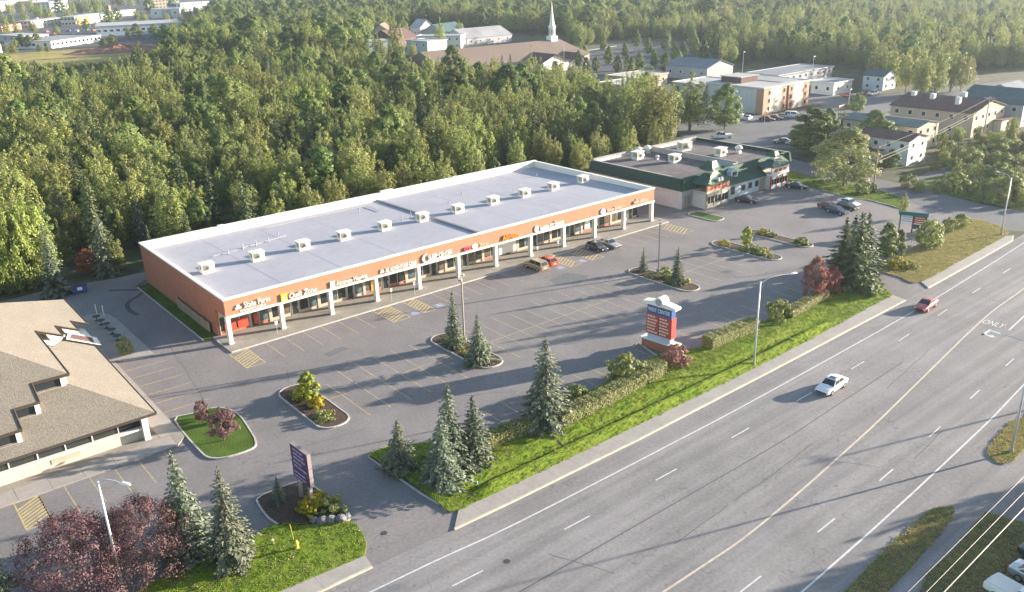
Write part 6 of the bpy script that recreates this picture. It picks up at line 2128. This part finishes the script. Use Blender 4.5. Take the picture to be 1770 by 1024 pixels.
# boulders edging the mulch island
for k, (px, py, s) in enumerate(((543, 904, .4), (558, 905, .6), (572, 903, .55), (590, 902, .55), (600, 897, .42))):
    b = MB()
    rg = random.Random(k)
    rings = []
    for j in range(6):
        th = math.pi * (j + .3) / 5.6
        rings.append([(s * math.sin(th) * math.cos(a * .7854) * rg.uniform(.8, 1.15), s * math.sin(th) * math.sin(a * .7854) * rg.uniform(.7, 1.05), s * .75 * math.cos(th) * rg.uniform(.85, 1.1)) for a in range(8)])
    b.loft(rings)
    o = b.build('boulder', MT['rock'])
    o.location = pl(px, py, .3)
    tag(o, 'grey boulder at the mulch island edge, %s from the left' % ords[k], 'rock', 'boulders edging the mulch island')


def hedge(pts, w_, h, label, m=L_HEDGE, dens=230):
    P = resample([at(*p) for p in pts], 24)
    seg = np.hypot(*np.diff(P, axis=0).T).sum()
    n = int(seg * (2 * h + w_) * dens)
    t = rng.uniform(0, 23, n)
    i = np.minimum(t.astype(int), 22)
    f = (t - i)[:, None]
    base = P[i] * (1 - f) + P[i + 1] * f
    d = P[i + 1] - P[i]
    d /= np.linalg.norm(d, axis=1, keepdims=True)
    nrm = np.stack([-d[:, 1], d[:, 0]], 1)
    u = rng.uniform(0, 2 * h + w_, n)
    side = np.where(u < h, -1, np.where(u < h + w_, 0, 1))
    off_ = np.where(side == -1, -w_ / 2, np.where(side == 1, w_ / 2, u - h - w_ / 2))
    z = np.where(side == -1, u, np.where(side == 1, u - h - w_, h))
    wob = .04 * np.sin(base[:, 0] * 2.1) + .04 * np.sin(base[:, 0] * 5.3 + 1)
    C_ = np.zeros((n, 3))
    C_[:, :2] = base + nrm * (off_ * (1 + wob * .5))[:, None]
    C_[:, 2] = z * (1 + wob * .5) + .25
    C_ += rng.normal(size=(n, 3)) * .045
    N_ = np.zeros((n, 3))
    N_[:, :2] = nrm * side[:, None]
    N_[:, 2] = np.where(side == 0, 1, .25)
    N_ += rng.normal(size=(n, 3)) * .45
    for e_, P0, dd in ((0, P[0], P[0] - P[1]), (1, P[-1], P[-1] - P[-2])):
        dd = dd / np.linalg.norm(dd)
        m_ = int(w_ * h * dens * 1.3)
        nv = np.array([-dd[1], dd[0]])
        Ce = np.zeros((m_, 3))
        Ce[:, :2] = P0 + nv * rng.uniform(-w_ / 2, w_ / 2, m_)[:, None] + dd * rng.normal(.06, .05, m_)[:, None]
        Ce[:, 2] = rng.uniform(0, h, m_) + .25
        Ne = np.zeros((m_, 3))
        Ne[:, :2] = dd
        Ne += rng.normal(size=(m_, 3)) * .45
        C_, N_ = np.concatenate([C_, Ce]), np.concatenate([N_, Ne])
    n = len(C_)
    t_ = thing('hedge', label, 'hedge', (0, 0, 0), 0, 'clipped hedges along the grass strip')
    link('foliage', leaf_mesh('foliage', C_, N_, rng.uniform(.06, .10, n), m), t_)
    core = MB()
    Lp, Rp = ribbon([tuple(p) for p in P], w_ * .86)
    for a in range(24):
        core.v += [(Lp[a].x, Lp[a].y, .1), (Rp[a].x, Rp[a].y, .1), (Rp[a].x, Rp[a].y, h * .93 + .25), (Lp[a].x, Lp[a].y, h * .93 + .25)]
    for a in range(23):
        for q in range(4):
            core.f.append((a * 4 + q, a * 4 + (q + 1) % 4, a * 4 + 4 + (q + 1) % 4, a * 4 + 4 + q))
    core.f += [(0, 1, 2, 3), (95, 94, 93, 92)]
    core.build('branches', MT['soil'], t_)


hedge([(838, 780), (880, 762), (925, 748)], 1.5, 1.6, 'clipped hedge between the spruce clump and the largest spruce')
hedge([(962, 742), (1040, 705), (1100, 672), (1142, 648)], 1.7, 1.65, 'long clipped hedge right of the largest spruce')
hedge([(1222, 606), (1262, 589), (1302, 573)], 1.7, 1.6, 'short clipped hedge right of the pylon sign')
hedge([(1362, 553), (1395, 534), (1424, 517)], 1.4, 1.3, 'rough hedge between the rounded shrub and the red trees')

# ------------------------------------------------------------------ woods
OPEN = [  # photo outlines of open ground inside the wooded country
    [(-400, 176), (60, 170), (150, 164), (230, 152), (285, 125), (305, 100), (335, 66), (372, 25), (430, 16), (480, 8), (480, -40), (-400, -40)],
    [(630, 128), (700, 136), (730, 150), (900, 156), (990, 160), (1030, 182), (1100, 186), (1160, 152), (1240, 130), (1240, 70), (1060, 70), (1000, 84), (980, 60), (880, 58), (800, 50), (720, 45), (640, 60), (620, 85)],
    [(1150, 262), (1180, 225), (1130, 190), (1100, 150), (1240, 118), (1290, 105), (1470, 118), (1510, 140), (1600, 150), (1650, 122), (1770, 118), (2000, 130), (2000, 420), (1100, 420)],
]


def inside(poly, x, y):
    c = np.zeros(len(x), bool)
    n = len(poly)
    j_ = n - 1
    for i in range(n):
        xi, yi = poly[i]
        xj, yj = poly[j_]
        cond = ((yi > y) != (yj > y)) & (x < (xj - xi) * (y - yi) / (yj - yi + 1e-12) + xi)
        c ^= cond
        j_ = i
    return c


def scatter(n, seed):
    """random ground points of the wooded country within and around the view"""
    rg = np.random.default_rng(seed)
    d = np.sqrt(rg.uniform(130 ** 2, 1750 ** 2, n))
    view = math.atan2(AF[1], AF[0])
    a = view + rg.uniform(-R(39), R(39), n)
    P = np.stack([CAM[0] + d * np.cos(a), CAM[1] + d * np.sin(a), np.zeros(n)], 1)
    x, y, z = photo(P)
    ok = (z > 0) & ~((P[:, 1] < 39.5) & (P[:, 0] < 96)) & ~((P[:, 0] < -8) & (P[:, 1] < 44))
    for pg in OPEN:
        ok &= ~inside(pg, x, y)
    ok &= ~((P[:, 0] > 90) & (P[:, 1] < 34))
    # keep off buildings near the church and the mall's trees
    return P[ok], d[ok]


def thin(P, dmin_fn):
    """greedy minimum spacing on a grid"""
    keep = []
    cell = {}
    for i, p in enumerate(P):
        dm = dmin_fn(p)
        cx_, cy_ = int(p[0] // 8), int(p[1] // 8)
        good = True
        for a in (-1, 0, 1):
            for b in (-1, 0, 1):
                for q in cell.get((cx_ + a, cy_ + b), ()):
                    if (P[q][0] - p[0]) ** 2 + (P[q][1] - p[1]) ** 2 < dm * dm:
                        good = False
                        break
                if not good:
                    break
            if not good:
                break
        if good:
            keep.append(i)
            cell.setdefault((cx_, cy_), []).append(i)
    return keep


Pw, Dw = scatter(150000, 5)
order = np.argsort(Dw + np.random.default_rng(3).uniform(0, 60, len(Dw)))
Pw, Dw = Pw[order], Dw[order]
kp = thin(Pw, lambda p: 4.9 if p[1] < 160 else 5.5 if p[1] < 300 else 8.2)
Pw, Dw = Pw[kp], Dw[kp]
srt = np.argsort(Dw)
Pw, Dw = Pw[srt], Dw[srt]
rg = np.random.default_rng(17)
vis = []
xx, yy, _ = photo(Pw + np.array([0, 0, 11.0]))
inview = (xx > -20) & (xx < 1790) & (yy > -10)
NEAR = 290
near_idx = [i for i in range(len(Pw)) if inview[i]][:NEAR]
near_set = set(near_idx)
for i in near_idx:
    k = int(rg.integers(0, 6))
    x_, y_ = Pw[i][0], Pw[i][1]
    h = float(np.clip(rg.normal(13.2, 2.1), 8.5, 17.5))
    if y_ < 47:
        h *= .82
    if x_ < -15:
        h *= 1.22
    where = ('left of the mall' if x_ < -5 else 'behind the left half of the mall' if x_ < 42 else 'behind the right half of the mall' if x_ < 90 else 'behind the restaurant')
    deep = 'in the wood front ' if y_ < 62 else 'deeper in the wood '
    roll = rg.random()
    if roll < .15:
        plant(DSPR[int(rg.integers(0, 2))], tuple(Pw[i]), h * .95, 'dark pointed spruce ' + deep + where, name='dark_spruce', group='spruces of the wood, ' + deep + where, wid=.95)
    elif roll < .27:
        plant(BROAD[int(rg.integers(0, 3))], tuple(Pw[i]), h * .9, 'deep green broadleaf tree ' + deep + where, group='broadleaf trees of the wood, ' + deep + where, wid=rg.uniform(1.0, 1.3))
    else:
        plant(BIRCH[k], tuple(Pw[i]), h, 'light green birch ' + deep + where, name='birch_tree', group='birches of the wood, ' + deep + where, wid=rg.uniform(1.05, 1.4))

# the rest of the woodland reads as one mass
protoc = bpy.data.collections.new('woodland_kinds')
kinds = []
for k, pr in enumerate(BIRCH + BROAD[:2] + DSPR[:1] + BIGB[:1]):
    nm_ = 'kind_%02d' % k
    cm = pr.crown
    v0 = len(cm.vertices)
    o = bpy.data.objects.new(nm_, cm)
    protoc.objects.link(o)
    kinds.append(pr.H)
rest_i = np.array([i for i in range(len(Pw)) if i not in near_set])
Pr = Pw[rest_i]
m = bpy.data.meshes.new('woodland')
m.vertices.add(len(Pr))
m.vertices.foreach_set('co', Pr.astype(np.float32).ravel())
n = len(Pr)
hts = np.clip(rg.normal(12.8, 2.2, n), 8, 18)
far_ = Pr[:, 1] > 300
hts = np.where(far_, hts * 1.3, hts)
kid = rg.choice(len(kinds), size=n, p=[.14, .14, .14, .14, .12, .12, .04, .03, .11, .02])
kid = np.where(far_, rg.choice(len(kinds), size=n, p=[.08, .10, .06, .12, .10, .06, .14, .12, .06, .16]), kid)
scl = hts / np.array(kinds)[kid]
wdt = rg.uniform(.95, 1.4, n) * np.where(far_, 1.15, 1.0)
sv = np.stack([scl * wdt, scl * wdt, scl], 1)
rv = np.stack([np.zeros(n), np.zeros(n), rg.uniform(0, 6.283, n)], 1)
a_ = m.attributes.new('size', 'FLOAT_VECTOR', 'POINT'); a_.data.foreach_set('vector', sv.astype(np.float32).ravel())
a_ = m.attributes.new('turn', 'FLOAT_VECTOR', 'POINT'); a_.data.foreach_set('vector', rv.astype(np.float32).ravel())
a_ = m.attributes.new('sort', 'INT', 'POINT'); a_.data.foreach_set('value', kid.astype(np.int32))
wood = link('woodland', m)
tag(wood, 'mixed birch woodland receding into the distance', 'woodland', kind='stuff')


def instancer(obj, coll):
    ng = bpy.data.node_groups.new('scatter_' + obj.name, 'GeometryNodeTree')
    ng.interface.new_socket('Geometry', in_out='INPUT', socket_type='NodeSocketGeometry')
    ng.interface.new_socket('Geometry', in_out='OUTPUT', socket_type='NodeSocketGeometry')
    gi, go = ng.nodes.new('NodeGroupInput'), ng.nodes.new('NodeGroupOutput')
    ci = ng.nodes.new('GeometryNodeCollectionInfo')
    ci.inputs['Collection'].default_value = coll
    ci.inputs['Separate Children'].default_value = True
    ci.inputs['Reset Children'].default_value = True
    ip = ng.nodes.new('GeometryNodeInstanceOnPoints')
    ip.inputs['Pick Instance'].default_value = True

    def attr(nm, typ):
        q = ng.nodes.new('GeometryNodeInputNamedAttribute')
        q.data_type = typ
        q.inputs['Name'].default_value = nm
        return [s for s in q.outputs if s.enabled and s.name == 'Attribute'][0]
    L_ = ng.links.new
    L_(gi.outputs[0], ip.inputs['Points'])
    L_(ci.outputs[0], ip.inputs['Instance'])
    L_(attr('sort', 'INT'), ip.inputs['Instance Index'])
    er = ng.nodes.new('FunctionNodeEulerToRotation')
    L_(attr('turn', 'FLOAT_VECTOR'), er.inputs[0])
    L_(er.outputs[0], ip.inputs['Rotation'])
    L_(attr('size', 'FLOAT_VECTOR'), ip.inputs['Scale'])
    L_(ip.outputs[0], go.inputs[0])
    md = obj.modifiers.new('scatter', 'NODES')
    md.node_group = ng


instancer(wood, protoc)

# short grass standing on the lawns
tuft_c = bpy.data.collections.new('grass_tufts')
for k in range(3):
    rgt = np.random.default_rng(200 + k)
    nb = 26
    Cb = np.stack([rgt.normal(size=nb) * .16, rgt.normal(size=nb) * .16, rgt.uniform(.03, .07, nb)], 1)
    Nb = rgt.normal(size=(nb, 3)) * np.array([1, 1, .3])
    Ub = np.stack([rgt.normal(size=nb) * .35, rgt.normal(size=nb) * .35, np.ones(nb)], 1)
    tm = leaf_mesh('tuft', Cb, Nb, rgt.uniform(.05, .10, nb), (L_GRASS, L_GRASS, L_STRAW)[k], U=Ub)
    tuft_c.objects.link(bpy.data.objects.new('tuft_%d' % k, tm))


def grass_on(objs, dens, name, label, straw):
    P_ = []
    for o in objs:
        me = o.data
        me.calc_loop_triangles()
        vc = np.array([v.co[:] for v in me.vertices])
        tri = np.array([t_.vertices[:] for t_ in me.loop_triangles])
        a_, b_, c_ = vc[tri[:, 0]], vc[tri[:, 1]], vc[tri[:, 2]]
        nn = np.cross(b_ - a_, c_ - a_)
        ar_ = np.linalg.norm(nn, axis=1) / 2
        ok_ = (np.abs(nn[:, 2]) / (2 * ar_ + 1e-9) > .4) & (a_[:, 2] > .02)
        a_, b_, c_, ar_ = a_[ok_], b_[ok_], c_[ok_], ar_[ok_]
        m_ = int(ar_.sum() * dens)
        ix = rg.choice(len(ar_), size=m_, p=ar_ / ar_.sum())
        r1, r2 = np.sqrt(rg.random(m_))[:, None], rg.random(m_)[:, None]
        P_.append(a_[ix] * (1 - r1) + b_[ix] * r1 * (1 - r2) + c_[ix] * r1 * r2)
    P_ = np.concatenate(P_)
    n_ = len(P_)
    me = bpy.data.meshes.new(name)
    me.vertices.add(n_)
    me.vertices.foreach_set('co', P_.astype(np.float32).ravel())
    sz = rg.uniform(.3, .6, n_)
    q_ = me.attributes.new('size', 'FLOAT_VECTOR', 'POINT'); q_.data.foreach_set('vector', np.stack([sz * 1.8, sz * 1.8, sz * rg.uniform(.5, 1.1, n_)], 1).astype(np.float32).ravel())
    q_ = me.attributes.new('turn', 'FLOAT_VECTOR', 'POINT'); q_.data.foreach_set('vector', np.stack([np.zeros(n_), np.zeros(n_), rg.uniform(0, 6.28, n_)], 1).astype(np.float32).ravel())
    q_ = me.attributes.new('sort', 'INT', 'POINT'); q_.data.foreach_set('value', rg.choice(3, size=n_, p=[.5 - straw / 2, .5 - straw / 2, straw]).astype(np.int32))
    o = link(name, me)
    tag(o, label, 'grass', kind='stuff')
    instancer(o, tuft_c)


grass_on([lawn, lawn2, verge], 6, 'lawn_grass', 'short green grass of the roadside lawns', .12)
grass_on([corner, med, med2, far_v], 20, 'dry_grass', 'dry straw coloured grass of the corner lawn and medians', .85)

# wild shrubs on the vacant ground right of the side street
k = 0
vac = [(1560, 330), (1600, 300), (1640, 262), (1700, 240), (1770, 232), (1850, 240), (1850, 380), (1770, 366), (1700, 350), (1640, 338)]
vg = struct(sheet('vacant_ground', A(*vac), 0.015, MT['meadow']))
rgv = np.random.default_rng(23)
cand = []
for q in range(900):
    px, py = rgv.uniform(1560, 1800), rgv.uniform(232, 362)
    if inside(vac, np.array([px]), np.array([py]))[0] and not (1560 < px < 1650 and py > 296 and py < 324):
        p = at(px, py)
        if all((p[0] - c_[0]) ** 2 + (p[1] - c_[1]) ** 2 > 2.2 ** 2 for c_ in cand):
            cand.append(p)
for q, p in enumerate(cand[:170]):
    h = float(rgv.uniform(1.3, 3.2)) * (1.3 if q % 9 == 0 else 1)
    plant(WILD[q % 2] if q % 3 else SHRB[q % 3], (p[0], p[1], 0), h, 'wild green shrub on the vacant ground right of the side street', 'shrub', 'wild_shrub', 'wild shrubs on the vacant ground', wid=1.1)
# scrub along the field
fs = []
for q in range(220):
    px, py = rgv.uniform(-20, 280), 0
    py = np.interp(px, [-20, 150, 280], [142, 138, 118]) + rgv.uniform(-26, 22) * (1 - .4 * px / 280)
    fs.append(at(px, py))
for q, p in enumerate(fs[:220]):
    plant(WILD[q % 2], (p[0], p[1], 0), float(rgv.uniform(2.5, 5.5)), 'yellowish scrub bush on the field before the town', 'shrub', 'field_shrub', 'scrub on the field', wid=1.3)
for q, (px, py, h) in enumerate(((30, 60, 12), (70, 34, 22), (45, 40, 18), (85, 40, 20), (14, 62, 14), (28, 86, 9), (40, 84, 10), (52, 84, 9), (66, 82, 10), (125, 28, 22), (140, 26, 24), (155, 26, 24), (170, 25, 24), (182, 24, 20), (222, 66, 11), (238, 66, 11), (270, 68, 11), (285, 66, 11), (300, 64, 12), (245, 12, 22), (228, 14, 22), (318, 54, 14), (330, 40, 14), (345, 46, 14), (355, 52, 13), (360, 34, 14), (210, 12, 24), (198, 12, 22), (8, 44, 14), (22, 44, 15), (60, 58, 12), (100, 62, 10), (118, 36, 16), (150, 52, 10), (190, 42, 14), (205, 36, 14), (238, 36, 14), (250, 40, 13), (290, 40, 13), (20, 28, 20), (40, 26, 20), (56, 24, 22), (105, 26, 20), (260, 22, 18), (280, 8, 22), (320, 30, 14), (340, 28, 14), (12, 92, 8), (24, 94, 8), (70, 92, 7), (84, 92, 7), (180, 84, 7), (195, 80, 8), (300, 22, 18), (380, 24, 14), (395, 18, 16))):
    plant((BIRCH + BROAD)[q % 9], pl(px, py, 0), h, 'tree standing among the town buildings', name='town_tree', group='trees among the town buildings', wid=1.5)
# trees beyond the right edge of the picture that shade the frontage road
for q, (x, y, h) in enumerate(((49, -90.5, 10), (53, -93, 11), (58, -92, 9.5), (45, -93.5, 10), (41, -97, 12), (56, -88.3, 7.5), (64, -94, 9), (40, -91.5, 10), (37, -95, 10))):
    plant(BIRCH[q % 6], (x, y, 0), h, 'birch across the frontage road beyond the right edge', group='birches across the frontage road', wid=1.4)

# ------------------------------------------------------------------ haze
hz = MB().box(-2600, 2600, -700, 3200, -1.0, 62.0).build('haze', [])
hm = bpy.data.materials.new('haze_air')
hm.use_nodes = True
ht = hm.node_tree
for nd in list(ht.nodes):
    if nd.type != 'OUTPUT_MATERIAL':
        ht.nodes.remove(nd)
pv = ht.nodes.new('ShaderNodeVolumePrincipled')
pv.inputs['Color'].default_value = (0.74, 0.86, 1.0, 1)
pv.inputs['Density'].default_value = 0.00011
pv.inputs['Anisotropy'].default_value = 0.45
ht.links.new(pv.outputs[0], ht.nodes['Material Output'].inputs['Volume'])
hz.data.materials.clear()
hz.data.materials.append(hm)
hz['kind'] = 'stuff'
hz['label'] = 'thin evening haze over the whole district'
